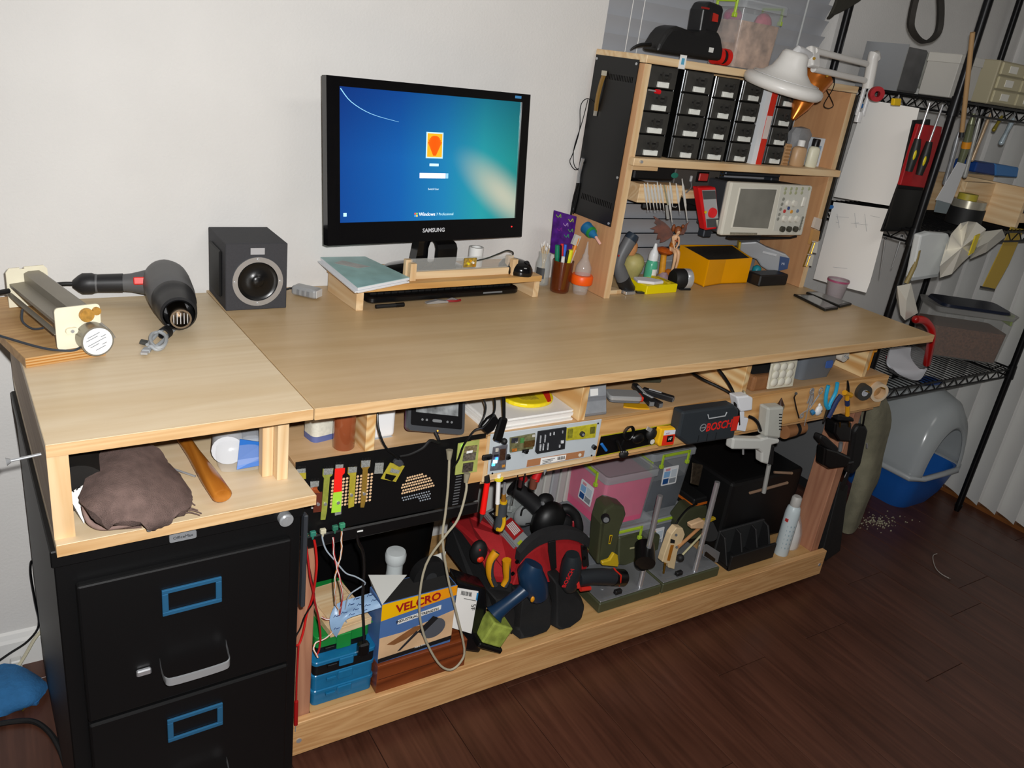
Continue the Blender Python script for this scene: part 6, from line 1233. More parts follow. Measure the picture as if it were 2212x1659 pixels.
t = T('white_disc', 'round white disc magnet under the webcam', 'magnet', NC(900, 825, .065)); p = NC(900, 825, .066); M().cyl(p, p+V((0, .006, 0)), .0085, n=20).build('rim', BLACKM, t, 40, w=True); M().cyl(p, p+V((0, -.001, 0)), .0068, n=20).build('disc', mat('#d4d2c8', .5), t, 40, w=True)
# tape measure
t = T('tape_measure', 'small yellow and red tape measure on the apron', 'tape measure', NC(1065, 780, .06))
P = [NC(1000, 690, .055), NC(1150, 675, .055), NC(1165, 700, .055), NC(1125, 870, .055), NC(975, 880, .055), NC(962, 850, .055)]
M().loft([P, [p+V((0, .018, 0)) for p in P]]).build('case', mat('#eeb61c', .4), t, 0, bev=.003, seg=2, w=True)
P = [NC(1022, 760, .0542), NC(1150, 745, .0542), NC(1128, 855, .0542), NC(1000, 870, .0542)]; M().loft([P, [p+V((0, .0006, 0)) for p in P]]).build('red_label', mat('#e0301c', .4), t, 0, w=True)
P = [NC(1035, 705, .0542), NC(1160, 695, .0542), NC(1150, 742, .0542), NC(1025, 757, .0542)]; M().loft([P, [p+V((0, .0006, 0)) for p in P]]).build('white_label', mat('#dfe0ea', .4), t, 0, w=True)
P = [NC(1065, 765, .0538), NC(1130, 757, .0538), NC(1120, 825, .0538), NC(1055, 832, .0538)]; M().loft([P, [p+V((0, .0003, 0)) for p in P]]).build('black_label', BLACK, t, 0, w=True)
up2 = (NC(1065, 705, .05)-NC(1040, 860, .05)).normalized()
text("10'", .011, WHITE, t, basis((1, 0, 0), (0, 0, 1), None, NC(1092, 795, .0536))); text('ACE', .006, mat('#8c2a4a', .5), t, basis((1, 0, 0), (0, 0, 1), None, NC(1068, 738, .0540)))
# bosch case
bc_ = T('drill_case', 'dark grey hard tool case with red lettering hung on the apron', 'tool case', (1.06, .05, .715))
P = [NC(1235, 505, .042), NC(1795, 430, .042), NC(1850, 480, .042), NC(1790, 790, .042), NC(1290, 865, .042), NC(1180, 780, .042)]
M().loft([P, [p+V((0, .036, 0)) for p in P]]).build('shell', mat('#2b3136', .5), bc_, 0, bev=.006, seg=2, w=True)
text('BOSCH', .031, mat('#e0241e', .45), bc_, basis((1, 0, 0), (0, 0, 1), None, NC(1628, 652, .0415)), sx=.9, bold=.02)
P = [NC(1785, 555, .0415), NC(1850, 545, .0415), NC(1815, 700, .0415), NC(1752, 710, .0415)]; M().loft([P, [p+V((0, .001, 0)) for p in P]]).build('red_clasp', mat('#cf2a1c', .45), bc_, 0, w=True)
p = NC(1450, 672, .0415); M().ring(.0105, .0085, 0, .001, 24, 0, basis((1, 0, 0), (0, 0, 1), None, p)).build('emblem_ring', mat('#8d9296', .4), bc_, 40, w=True); M().box(-.006, .006, -.001, .001, 0, .001, 0, basis((1, 0, 0), (0, 0, 1), None, p)).build('emblem_bar', mat('#8d9296', .4), bc_, 0, w=True)
M().tube([NC(1505, 530, .040), NC(1515, 575, .038), NC(1690, 545, .038), NC(1710, 505, .040)], .0016, 6).build('handle_line', mat('#a9adb0', .4), bc_, w=True)
P = [NC(1420, 475, .046), NC(1700, 440, .046), NC(1690, 470, .046), NC(1430, 505, .046)]; M().loft([P, [p+V((0, .02, 0)) for p in P]]).build('handle', mat('#1e2226', .5), bc_, 0, bev=.002, w=True)
for k in range(3): P = [NC(1405+95*k, 755-14*k, .0414), NC(1413+95*k, 754-14*k, .0414), NC(1398+95*k, 828-14*k, .0414), NC(1390+95*k, 829-14*k, .0414)]; M().loft([P, [p+V((0, .0006, 0)) for p in P]]).build('rib', mat('#1b1f22', .5), bc_, 0, w=True)
# white plug adapter
t = T('plug_adapter', 'white plug adapter hanging at the right end of the tool case', 'adapter', ND(230, 720, .055))
P = [ND(165, 610, .05), ND(300, 595, .05), ND(350, 620, .05), ND(340, 760, .05), ND(215, 780, .05), ND(190, 740, .05)]
M().loft([P, [p+V((0, .03, 0)) for p in P]]).build('case', mat('#e4e6ea', .4), t, 0, bev=.004, seg=2, w=True)
P = [ND(200, 780, .055), ND(255, 775, .055), ND(250, 850, .055), ND(300, 850, .055), ND(262, 1000, .055), ND(165, 985, .055)]; M().loft([P, [p+V((0, .02, 0)) for p in P]]).build('stem', mat('#dfe2e8', .4), t, 0, bev=.002, w=True)
M().tube([ND(255, 600, .06), ND(250, 560, .07), ND(235, 545, .09)], .003, 8, smooth=3).build('lead', mat('#c9c6ae', .5), t, 40, w=True)
M().tube([ND(300, 830, .055), ND(350, 850, .05), ND(400, 900, .05), ND(430, 985, .055)], .0045, 8, smooth=4).build('black_lead', BLACK, t, 40, w=True)
# ================= tools at the right end of the apron =================
# caulking gun
GG = mat('#b9bab2', .4, 0, .04, 20)
cg = T('caulking_gun', 'grey caulking gun hanging nose up from the apron', 'caulking gun', ND(520, 1100, .06))
def flatP(t, nm, f, pts, y, th, mt, bev=.001, seg=1):
    P = [f(a, b, y) for a, b in pts]; return M().loft([P, [p+V((0, th, 0)) for p in P]]).build(nm, mt, t, 0, bev=bev, seg=seg, w=True)
flatP(cg, 'barrel', ND, [(520, 735), (700, 720), (655, 1080), (490, 1060)], .040, .034, GG, .006, 2)
for k in range(6): flatP(cg, 'slot', ND, [(640, 800+33*k), (672, 802+33*k), (668, 812+33*k), (636, 810+33*k)], .0395, .0006, BLACK, 0)
flatP(cg, 'handle', ND, [(130, 1075), (440, 1085), (520, 1060), (650, 1085), (640, 1130), (560, 1150), (520, 1370), (445, 1350), (445, 1240), (410, 1200), (110, 1200)], .044, .026, mat('#c6c7c2', .4), .005, 2)
M().cyl(ND(655, 700, .057), ND(665, 620, .057), .0095, .001, n=14).build('nozzle', mat('#3a2418', .4), cg, 40, w=True); M().cyl(ND(648, 730, .057), ND(655, 695, .057), .011, n=14).build('collar', mat('#7a6a50', .5), cg, 40, w=True)
M().cyl(ND(525, 1370, .057), ND(465, 1680, .057), .0062, n=12).build('push_rod', mat('#a9aaa6', .4, .3), cg, 40, w=True)
flatP(cg, 'trigger', ND, [(555, 1150), (590, 1160), (575, 1370), (530, 1370)], .050, .014, BLACKM, .002)
M().tube([ND(235, 1200, .057), ND(235, 1250, .057)], .003, 6).build('pin', STEEL, cg, w=True)
# allen key, tweezers, scissors
t = T('hex_key', 'steel hex key hanging right of the caulking gun', 'hex key', ND(820, 700, .078)); M().tube([ND(825, 575, .07), ND(805, 615, .076), ND(830, 740, .076), ND(860, 845, .076)], .0022, 6).build('key', DSTEEL, t, w=True); M().cyl(ND(828, 570, .064), ND(828, 570, .08), .004, n=8).build('peg', BLACKM, t, w=True)
t = T('tweezers', 'pair of steel tweezers hanging on the apron', 'tweezers', ND(980, 650, .076)); M().tube([ND(1000, 520, .075), ND(985, 600, .075), ND(955, 680, .075)], .0026, 6, smooth=3).build('arm', CHROME, t, w=True); M().tube([ND(1010, 520, .075), ND(1020, 610, .075), ND(990, 700, .075)], .0026, 6, smooth=3).build('arm', CHROME, t, w=True)
t = T('scissors', 'small steel scissors hanging on the apron', 'scissors', ND(900, 850, .074))
for c_, d in ((ND(1005, 545, .073), 0), (ND(1105, 540, .073), 1)): M().tube([c_+V((.0075*math.cos(a), 0, .009*math.sin(a))) for a in [6.283*j/12 for j in range(12)]], .0018, 6, closed=True).build('finger_loop', CHROME, t, 40, w=True)
M().tube([ND(1010, 590, .073), ND(960, 740, .073), ND(920, 930, .073)], [.0026, .001], 6).build('blade', STEEL, t, w=True); M().tube([ND(1085, 585, .074), ND(980, 740, .074), ND(880, 800, .074)], [.0026, .0014], 6).build('blade', STEEL, t, w=True)
M().ring(.008, .004, -.001, .001, 14, 0, basis((1, 0, 0), (0, 0, 1), None, ND(890, 820, .072))).build('bow', STEEL, t, w=True)
# leather roll
t = T('wooden_plane', 'brown wooden dowel with black strap behind the hanging tools', 'dowel', ND(790, 970, .13)); M().cyl(ND(690, 1000, .12), ND(890, 940, .13), .021, n=20).build('dowel', mat('#9a6a44', .5, 0, .15, 30), t, 40, w=True); M().ring(.0225, .0205, -.007, .007, 22, 0, (ND(890, 940, .13)-ND(690, 1000, .12)).to_track_quat('Z', 'Y').to_matrix().to_4x4() if False else Matrix.Translation(ND(800, 965, .125)) @ (ND(890, 940, .13)-ND(690, 1000, .12)).to_track_quat('Z', 'Y').to_matrix().to_4x4()).build('strap', BLACKM, t, 40, w=True)
# cat-faced white clip (plain)
t = T('white_clip', 'round white clip with two small ears among the hanging tools', 'clip', ND(1080, 760, .068)); c = ND(1080, 760, .068); M().sph(c, (.014, .008, .016), 14, 8).sph(c+V((-.004, 0, .017)), (.004, .004, .006), 8, 6).build('body', mat('#e4e6e8', .4), t, 50, w=True); M().sph(c+V((.004, -.0078, .001)), (.002, .001, .003), 8, 5).build('dot', BLACK, t, w=True); M().cyl(c+V((-.012, .006, -.004)), c+V((-.02, .008, -.01)), .008, n=10).build('back', mat('#2a6f9e', .4), t, w=True)
# cyan pliers, blue/yellow pliers
def handletool(name, label, arms, mts, y, head=None, r=.0055):
    t = T(name, label, 'pliers', ND(*arms[0][-1], y))
    for a, m_ in zip(arms, mts): M().tube([ND(*p, y) for p in a], r, 8, smooth=3).build('handle', m_, t, 40, w=True)
    if head: M().tube([ND(*p, y) for p in head], [.006, .0025], 8, smooth=2).build('jaw', DSTEEL, t, 40, w=True)
    return t
handletool('cyan_pliers', 'cyan handled pliers hanging on the apron', [[(1190, 480), (1165, 580), (1160, 690), (1185, 740)], [(1290, 450), (1270, 560), (1215, 670), (1190, 740)]], [mat('#2aa4d0', .45)]*2, .070, [(1188, 740), (1160, 820), (1135, 890)])
t = handletool('yellow_pliers', 'dark blue and yellow handled pliers hanging on the apron', [[(1330, 590), (1280, 660), (1230, 760), (1190, 840)], [(1400, 580), (1400, 660), (1405, 740), (1402, 815)]], [mat('#26345e', .45), mat('#d89a1c', .45)], .064, [(1405, 590), (1410, 500), (1405, 430)], .0068)
M().tube([ND(1370, 560, .064), ND(1440, 590, .064)], .008, 8).build('hinge', mat('#d89a1c', .45), t, w=True); M().tube([ND(1400, 640, .0635), ND(1402, 700, .0635)], .0072, 8).build('grip_band', mat('#26345e', .45), t, w=True)
# tape rolls
for nm, lab, z0, ro, ri, c_, ci in (('duct_tape', 'dark grey tape roll hung on the apron end', (1575, 550), .024, .010, '#3a3936', '#b9bcc4'), ('masking_tape', 'tan masking tape roll at the apron right end', (1740, 550), .029, .021, '#c9b59a', '#d4b48c')):
    t = T(nm, lab, 'tape roll', ND(*z0, .06)); p = ND(*z0, .068); M().ring(ro, ri, -.0105, .0105, 30, 0, basis((.94, -.34, 0), (0, 0, 1), None, p)).build('roll', mat(c_, .5), t, 40, w=True)
    M().ring(ri, ri-.0015, -.011, .011, 24, 0, basis((.94, -.34, 0), (0, 0, 1), None, p)).build('core', mat(ci, .4), t, 40, w=True); M().cyl(p+V((0, -.02, ri-.004)), p+V((0, .014, ri-.004)), .0022, n=8).build('peg', BRASS, t, w=True)
# black clamps on the leg
t = T('spring_clamp', 'large black spring clamp gripping the right leg', 'clamp', ND(1350, 1000, .09))
flatP(t, 'jaw', ND, [(1310, 810), (1480, 850), (1490, 890), (1300, 880)], .075, .035, BLACKM, .004)
flatP(t, 'grip', ND, [(1280, 900), (1460, 900), (1440, 1120), (1310, 1110), (1260, 1030)], .070, .04, BLACK, .006, 2)
M().cyl(ND(1330, 1120, .09), ND(1320, 1210, .09), .006, n=10).build('spindle', GREY, t, 40, w=True)
for a in (1320, 1425): M().tube([ND(a, 895, .069), ND(a, 945, .069)], .0022, 6).build('highlight_bar', BRASS, t, w=True)
t = T('trigger_clamp', 'black trigger clamp hanging lower on the right leg', 'clamp', ND(1280, 1300, .085))
flatP(t, 'handle', ND, [(1120, 1040), (1180, 1060), (1310, 1180), (1290, 1260), (1170, 1180), (1100, 1090)], .068, .028, BLACKM, .005, 2); flatP(t, 'body', ND, [(1160, 1180), (1300, 1220), (1450, 1290), (1400, 1400), (1200, 1420), (1140, 1380)], .066, .034, BLACK, .006, 2)
M().cyl(ND(1400, 1350, .08), ND(1460, 1340, .08), .005, n=10).build('screw', DSTEEL, t, w=True)
t = T('knife_pouch', 'long black pouch hanging at the workbench right end', 'pouch', ND(1560, 1150, .12))
flatP(t, 'pouch', ND, [(1540, 930), (1620, 940), (1640, 990), (1560, 1370), (1470, 1480), (1420, 1470), (1490, 1010)], .10, .03, mat('#101011', .6), .008, 2); M().tube([ND(1610, 740, .1), ND(1590, 840, .1), ND(1575, 930, .105)], .003, 6).build('strap', BLACK, t, w=True); M().cyl(ND(1620, 1130, .1), ND(1622, 1180, .1), .003, n=6).build('buckle', CHROME, t, w=True)
t = T('hand_saw', 'saw blade hanging behind the black clamps', 'saw', ND(1450, 1400, .12)); M().tube([ND(1465, 1300, .11), ND(1310, 1640, .12)], .0015, 5).build('blade_edge', STEEL, t, w=True); flatP(t, 'blade', ND, [(1465, 1310), (1480, 1330), (1360, 1660), (1310, 1640)], .115, .002, DSTEEL, 0)
# grey cloth hanging at the end
cl_ = T('hanging_cloth', 'olive grey cloth hanging at the workbench right end', 'cloth', (1.93, .17, .4))
CLM = mat('#7d7a66', .9, 0, .2, 25, .6, 300)
grid_cloth([[ony(u, v, y) for u, v, y in r] for r in (
    ((1872, 850, .16), (1885, 842, .14), (1905, 858, .17)), ((1862, 915, .17), (1890, 910, .14), (1918, 905, .17)), ((1855, 975, .17), (1885, 960, .15), (1900, 985, .18)), ((1845, 1040, .17), (1870, 1045, .14), (1892, 1030, .18)), ((1832, 1095, .18), (1850, 1100, .15), (1868, 1080, .18)), ((1820, 1145, .19), (1835, 1148, .17), (1850, 1130, .2)))], .012, 'cloth', CLM, cl_, 4, 4, .001)
M().cyl(ony(1878, 848, .12), ony(1880, 848, .17), .003, n=6).build('hook', STEEL, cl_, w=True)
t = T('black_board_leaning', 'black board leaning against the right leg near the floor', 'board', ony(1800, 1205, .14))
P = [ony(1815, 1040, .15), ony(1833, 1050, .15), ony(1815, 1190, .13), ony(1784, 1212, .11), ony(1778, 1190, .11)]; M().loft([P, [p+V((.0, .02, 0)) for p in P]]).build('panel', BLACKM, t, 0, bev=.002, w=True); M().loft([[p+V((0,.021,0)) for p in P[:2]]+[P[2]+V((0,.021,0))], [p+V((0,.03,0)) for p in P[:2]]+[P[2]+V((0,.03,0))]]).build('backing', BLACK, t, 0, w=True)
# ================= lower shelf =================
ZL = HS
BLU = mat('#1b6f9e', .22, 0, .12, 20, 0, 200, .93); BLUD = mat('#12405e', .25); GRN = mat('#1f8a3c', .25, 0, .1, 20, 0, 200, .94); INB = mat('#0a0c0e', .5)
def lbox(name, label, z0, z1, body, lidm, cat='organizer box', rim=.012, x0=.066, x1=.214, y0=.128, y1=.33):
    t = T(name, label, cat, ((x0+x1)/2, (y0+y1)/2, z0)); w_, d_ = x1-x0, y1-y0; h = z1-z0
    M().plate(rrect(w_-.006, d_-.006, .010), .0004, h-rim).build('tray', body, t, 30); M().plate(rrect(w_, d_, .012), h-rim+.0003, h-.0004).build('lid', lidm, t, 30, bev=.002)
    M().box(-.016, .018, -d_/2-.005, -d_/2-.0005, h-rim-.012, h-.002).build('latch', lidm, t, 0, bev=.002); M().box(-.042, -.020, -d_/2-.004, -d_/2+.003, h-rim-.008, h-rim).build('hinge_tab', body, t, 0, bev=.001)
    for k in range(6): M().sph((-w_/2+.014+.024*k, -d_/2+.008, h-.001), (.003, .003, .001), 8, 5).build('stud', lidm, t)
    return t
lbox('blue_organizer', 'lowest of the three blue plastic organizer boxes on the left', ZL, ZL+.043, BLU, BLU); lbox('blue_organizer', 'middle of the three blue plastic organizer boxes on the left', ZL+.043, ZL+.086, BLU, BLU); lbox('blue_organizer', 'upper blue organizer box with black body under the green box', ZL+.086, ZL+.124, INB, BLU, y0=.126)
lbox('green_organizer', 'green plastic organizer box on top of the blue boxes', ZL+.124, ZL+.170, INB, GRN, rim=.030, x0=.078, x1=.205, y0=.150, y1=.34)
t = T('pine_plaque', 'pale pine plaque lying on the green organizer box', 'wood block', (.15, .2, ZL+.17), .1); M().box(-.048, .052, -.055, .10, .0003, .018).build('block', PINE, t, 0, bev=.001); M().box(-.038, .042, -.045, .09, .0183, .026).build('raised_field', PINE, t, 0, bev=.003)
# blue printed film
t = T('blue_film', 'curled light blue backing film with dark blue print', 'film', NF(620, 1300, .2))
fr = [[NF(590, 1420, .125), NF(530, 1330, .13), NF(510, 1200, .14), NF(560, 1060, .15)], [NF(640, 1320, .12), NF(600, 1260, .125), NF(590, 1130, .14), NF(610, 1010, .15)], [NF(720, 1200, .12), NF(720, 1140, .125), NF(715, 1080, .14), NF(720, 970, .155)], [NF(920, 1130, .12), NF(920, 1060, .13), NF(915, 990, .14), NF(910, 920, .155)], [NF(1130, 1060, .118), NF(1100, 1010, .125), NF(1050, 950, .14), NF(1000, 890, .155)]]
grid_cloth(fr, .0008, 'film', mat('#8aa8c8', .35, 0, .04, 30), t, 4, 4)
for a, b in ((560, 1180), (650, 1140), (735, 1040), (800, 970), (840, 1040), (740, 1160), (790, 1100), (930, 1050), (960, 930), (890, 1110), (1010, 990), (560, 1330)):
    p = NF(a, b, .118); M().tube([p, p+V((.003, 0, .005)), p+V((.005, 0, .001)), p+V((.013, 0, .0015))], .0006, 4).build('print_mark', mat('#1f3f7c', .4), t, w=True)
# dark wood block, velcro box
t = T('dark_wood_block', 'dark red-brown wooden block under the printed carton', 'wood block', (.327, .15, ZL), 0); M().box(-.115, .117, -.041, .06, .0003, .080).build('block', wood('mahogany', '#8a4420', '#5c2810', 0, 1, .35, .4), t, 0, bev=.001); M().box(-.112, .114, -.0416, -.041, .0395, .0405).build('joint_line', mat('#3a1808', .6), t, 0)
vx = T('printed_carton', 'blue and yellow printed carton standing on the dark wood block', 'carton', (.307, .14, ZL+.0805))
x0, x1, y0, z0, z1 = -.094, .093, -.024, .0005, .165
CB = mat('#4b6fa6', .5)
M().box(x0, x1, y0, .045, z0, z1).build('box', CB, vx, 0, bev=.001); M().box(x0+.003, x1-.003, y0+.003, .042, z1, z1+.0006).build('opening', mat('#1c1b1a', .8), vx, 0)
fy = y0-.0006
def pr(nm, pts, mt, d=0): return M().prism([(x0+a*(x1-x0), z0+b*(z1-z0)) for a, b in pts], fy-d-.0004, fy-d).build(nm, mt, vx, 0)
pr('yellow_field', [(0, .73), (1, .84), (1, 1), (0, 1)], mat('#f2b800', .45)); pr('orange_field', [(.5, .785), (1, .84), (1, 1), (.62, 1)], mat('#f09a10', .45), .0004)
pr('photo_field', [(0, .08), (1, .08), (1, .58), (.6, .50), (.3, .44), (0, .44)], mat('#d9b48c', .5, 0, .15, 18)); pr('photo_dark', [(.1, .30), (.45, .48), (.62, .46), (.35, .30), (.2, .26)], mat('#8a5a34', .5, 0, .2, 30), .0004)
pr('saw_blade', [(.72+.17*math.cos(a), .36+.17*math.sin(a)) for a in [6.283*k/20 for k in range(20)]], mat('#5c6068', .45, .2), .0006); pr('drill_bit', [(.25, .13), (.29, .13), (.52, .36), (.49, .40)], mat('#2c2c30', .4), .0008)
pr('drill_body', [(.50, .37), (.58, .32), (.78, .52), (.70, .58)], mat('#1c1d20', .45), .001); pr('black_band', [(0, .02), (1, .06), (1, .13), (0, .09)], BLACKM, .001); pr('white_band', [(.22, .60), (.80, .66), (.80, .735), (.22, .675)], mat('#e6e6e2', .5), .0006)
VX = ROOT[vx.name] @ Matrix.Translation((0, fy-.0016, 0)) @ basis((1, 0, .055), (0, 0, 1))
text('VELCRO', .030, mat('#a01c1c', .45), vx, VX @ Matrix.Translation((.004, .146, 0)), sx=1.0, bold=.03); text('INDUSTRIAL STRENGTH', .0098, BLACKM, vx, VX @ Matrix.Translation((.002, .110, 0)), bold=.02)
text('Heavy Duty', .006, WHITE, vx, VX @ Matrix.Translation((.012, .018, 0))); text('BRAND', .004, mat('#a01c1c', .45), vx, VX @ Matrix.Translation((.012, .128, 0)))
M().add([(x0, y0, z1), (x0+.005, .045, z1+.001), (x0-.004, .05, z1+.03), (x0+.07, y0+.03, z1+.04), (x0, y0+.001, z1-.001), (x0+.005, .046, z1), (x0-.003, .051, z1+.029), (x0+.071, y0+.031, z1+.039)], [(0,1,2,3),(7,6,5,4),(0,4,5,1),(1,5,6,2),(2,6,7,3),(3,7,4,0)]).build('flap', mat('#b9b9b4', .7), vx, 0)
M().add([(x1-.05, .045, z1), (x1, .045, z1), (x1+.01, .06, z1+.035), (x1-.03, .06, z1+.03), (x1-.05, .047, z1), (x1, .047, z1), (x1+.01, .062, z1+.035), (x1-.03, .062, z1+.03)], [(0,1,2,3),(7,6,5,4),(0,4,5,1),(1,5,6,2),(2,6,7,3),(3,7,4,0)]).build('flap', mat('#c9c9c4', .7), vx, 0)
t = T('hook_tape_roll', 'black strip roll rising from the printed carton', 'roll', (.37, .165, ZL+.24)); M().cyl((.355, .160, ZL+.247), (.355, .185, ZL+.247), .045, n=28).build('roll', BLACKM, t, 40, w=True); M().cyl((.355, .1595, ZL+.247), (.355, .1855, ZL+.247), .014, n=20).build('core', DGREY, t, 40, w=True)
# white roller
t = T('white_post', 'white plastic bottle with wide cap standing behind the printed carton', 'bottle', (.345, .33, ZL)); M().lathe([(.030, 0), (.031, .004), (.020, .16), (.0205, .185), (.001, .185)], 24).build('stem', mat('#cfd6d6', .35), t, 40); M().lathe([(.0235, .183), (.026, .190), (.027, .206), (.024, .214), (.001, .216)], 24).build('cap', mat('#d6dcdc', .3), t, 40)
# black mailer with label
t = T('mailer_bag', 'black plastic mailer with white shipping label leaning by the carton', 'mailer', (.475, .17, ZL))
NHh = zoomf(920, 1030, .2532)
P = [NHh(260, 880, .150), NHh(520, 960, .165), NHh(520, 1100, .16), NHh(500, 1400, .135), NHh(460, 1510, .125), NHh(330, 1490, .125), NHh(300, 1200, .14)]
M().loft([P, [p+V((.004, .05, .004)) for p in P]]).build('pouch', mat('#101012', .25, 0, 0, 40, .5, 60), t, 0, bev=.006, seg=2, w=True)
P = [NHh(262, 935, .1405), NHh(438, 965, .143), NHh(378, 1325, .128), NHh(212, 1275, .126)]; P = [p+V((0, -.006, 0)) for p in P]
lo = M().loft([P, [p+V((0, .001, 0)) for p in P]]).build('shipping_label', PAPER, t, 0, w=True)
f = lambda s, k: P[0].lerp(P[1], s).lerp(P[3].lerp(P[2], s), k)+V((0, -.0012, .0003))
for k in range(10): q = [f(.18+.055*k, .05), f(.18+.055*k+(.03 if k % 3 else .018), .05), f(.18+.055*k+(.03 if k % 3 else .018), .15), f(.18+.055*k, .15)]; M().loft([q, [p+V((0, .0005, 0)) for p in q]]).build('barcode_bar', BLACKM, lo, 0, w=True)
q = [f(.93, .03), f(1.0, .04), f(1.0, .22), f(.93, .2)]; M().loft([q, [p+V((0, .0005, 0)) for p in q]]).build('blue_mark', mat('#2a86c0', .4), lo, 0, w=True)
q = [f(.35, .22), f(.95, .22), f(.95, .23), f(.35, .23)]; M().loft([q, [p+V((0, .0005, 0)) for p in q]]).build('rule', BLACKM, lo, 0, w=True)
text('5F', .018, BLACK, lo, basis(P[3]-P[0], P[1]-P[0], None, f(.86, .42)+V((0, -.0006, 0))) if False else basis(P[2]-P[1], P[1]-P[0], None, f(.84, .38)+V((0, -.001, 0))))
# black bag behind
t = T('black_duffel', 'large black bag standing behind the printed carton', 'bag', (.36, .5, ZL))
def blob(rings, nm, mt, t, sm=60, w=True, bump=0): return M().loft(rings).build(nm, mt, t, sm, w=w)
M().loft([[(x, y, ZL+.002) for x, y in rrect(.42, .18, .05, 4, .31, .53)], [(x, y, ZL+.2) for x, y in rrect(.44, .2, .06, 4, .31, .53)], [(x, y, ZL+.36) for x, y in rrect(.40, .17, .05, 4, .31, .53)], [(x, y, ZL+.40) for x, y in rrect(.30, .10, .03, 4, .31, .53)]]).build('body', mat('#0c0c0d', .3, 0, 0, 40, .5, 20), t, 60, w=True)
M().box(.20, .225, .425, .432, ZL+.30, ZL+.36).build('clip', STEEL, t, 0, w=True); M().tube([(.11, .43, ZL+.21), (.2, .425, ZL+.235), (.3, .428, ZL+.255)], .0012, 5).build('piping', mat('#a89a3c', .5), t, w=True)
# ---- red tool bag ----
RB = mat('#a5161c', .75, 0, .08, 60, .3, 400); BB = mat('#141415', .8, 0, .1, 60, .3, 300)
bg_ = T('tool_bag', 'red and black open tool bag with black front pouches', 'tool bag', (.72, .27, ZL))
def F(zx, zy, y): p = NHh(zx, zy, y); return p if p.z > ZL+.0015 else onz(920+zx*.2532, 1030+zy*.2532, ZL+.0015)
# left red side panel (slanting), front red panel, black rim
a0, a1, a2, a3 = F(200, 370, .40), F(440, 320, .42), F(830, 690, .19), F(740, 920, .18)
P = [F(205, 375, .40), F(320, 320, .42), F(440, 330, .42), F(640, 500, .30), F(830, 690, .195), F(740, 920, .185), F(560, 900, .20), F(420, 560, .28)]
M().loft([P, [p+V((.012, .012, .002)) for p in P]]).build('side_panel', RB, bg_, 0, bev=.003, w=True)
P = [F(200, 380, .405), F(420, 560, .285), F(560, 900, .205), F(740, 920, .188), F(720, 1340, .165), F(520, 1100, .20), F(380, 900, .26), F(160, 620, .40)]
M().loft([P, [p+V((.014, .014, 0)) for p in P]]).build('side_pocket', BB, bg_, 0, bev=.004, w=True)
P = [F(830, 690, .19), F(930, 590, .215), F(1060, 540, .23), F(1200, 520, .235), F(1310, 560, .24), F(1390, 620, .245), F(1385, 760, .23), F(1300, 960, .21), F(1050, 900, .18), F(740, 930, .18)]
M().loft([P, [p+V((0, .014, 0)) for p in P]]).build('front_panel', RB, bg_, 0, bev=.003, w=True)
rim = [F(790, 680, .19), F(870, 590, .20), F(970, 520, .215), F(1100, 480, .225), F(1230, 475, .23), F(1330, 510, .24), F(1385, 550, .25)]
rp_ = spline(rim, 4)
M().loft([[p+V((0, -.008, -.018)), p+V((0, .014, -.014)), p+V((0, .014, .014)), p+V((0, -.006, .012))] for p in rp_]).build('rim_binding', mat('#232325', .8, 0, .1, 80, .4, 500), bg_, 40, w=True)
for pts in (((1050, 560), (1110, 545), (1112, 640), (1118, 780), (1075, 800), (1050, 640)), ((1330, 590), (1380, 600), (1395, 760), (1345, 770))): P = [F(a, b, .186) for a, b in pts]; M().loft([P, [p+V((0, .006, 0)) for p in P]]).build('strap', BLACKM, bg_, 0, bev=.001, w=True)
def pouch(pts, y, dz=.05):
    P = [F(a, b, y) for a, b in pts]; c = sum(P, V())/len(P)
    M().loft([[c.lerp(p, .8)+V((0, -.035, 0)) for p in P], [c.lerp(p, .95)+V((0, -.022, 0)) for p in P], P, [p+V((0, dz, 0)) for p in P]]).build('pouch', BB, bg_, 40, w=True, bev=.004)
pouch([(740, 940), (880, 950), (1010, 900), (1040, 1000), (1030, 1230), (990, 1280), (850, 1330), (740, 1350), (715, 1250)], .185); pouch([(1030, 810), (1120, 800), (1290, 980), (1320, 1060), (1290, 1170), (1180, 1250), (1090, 1275), (1030, 1240), (1040, 1000)], .19); pouch([(520, 960), (700, 950), (720, 1100), (700, 1320), (560, 1120)], .20)
P = [F(470, 330, .40), F(790, 670, .215), F(1380, 560, .26), F(1300, 350, .42)]; M().loft([[p+V((0, 0, -.08)) for p in P], [p+V((0, 0, -.07)) for p in P]]).build('inner_floor', BLACKM, bg_, 0, w=True)
for a, b in ((775, 720), (738, 822), (1450+0-1450+1348, 605), (1348, 690)): p = F(a, b, .182); M().cyl(p, p+V((0, -.004, 0)), .005, n=12).build('rivet', BLACK, bg_, 40, w=True)
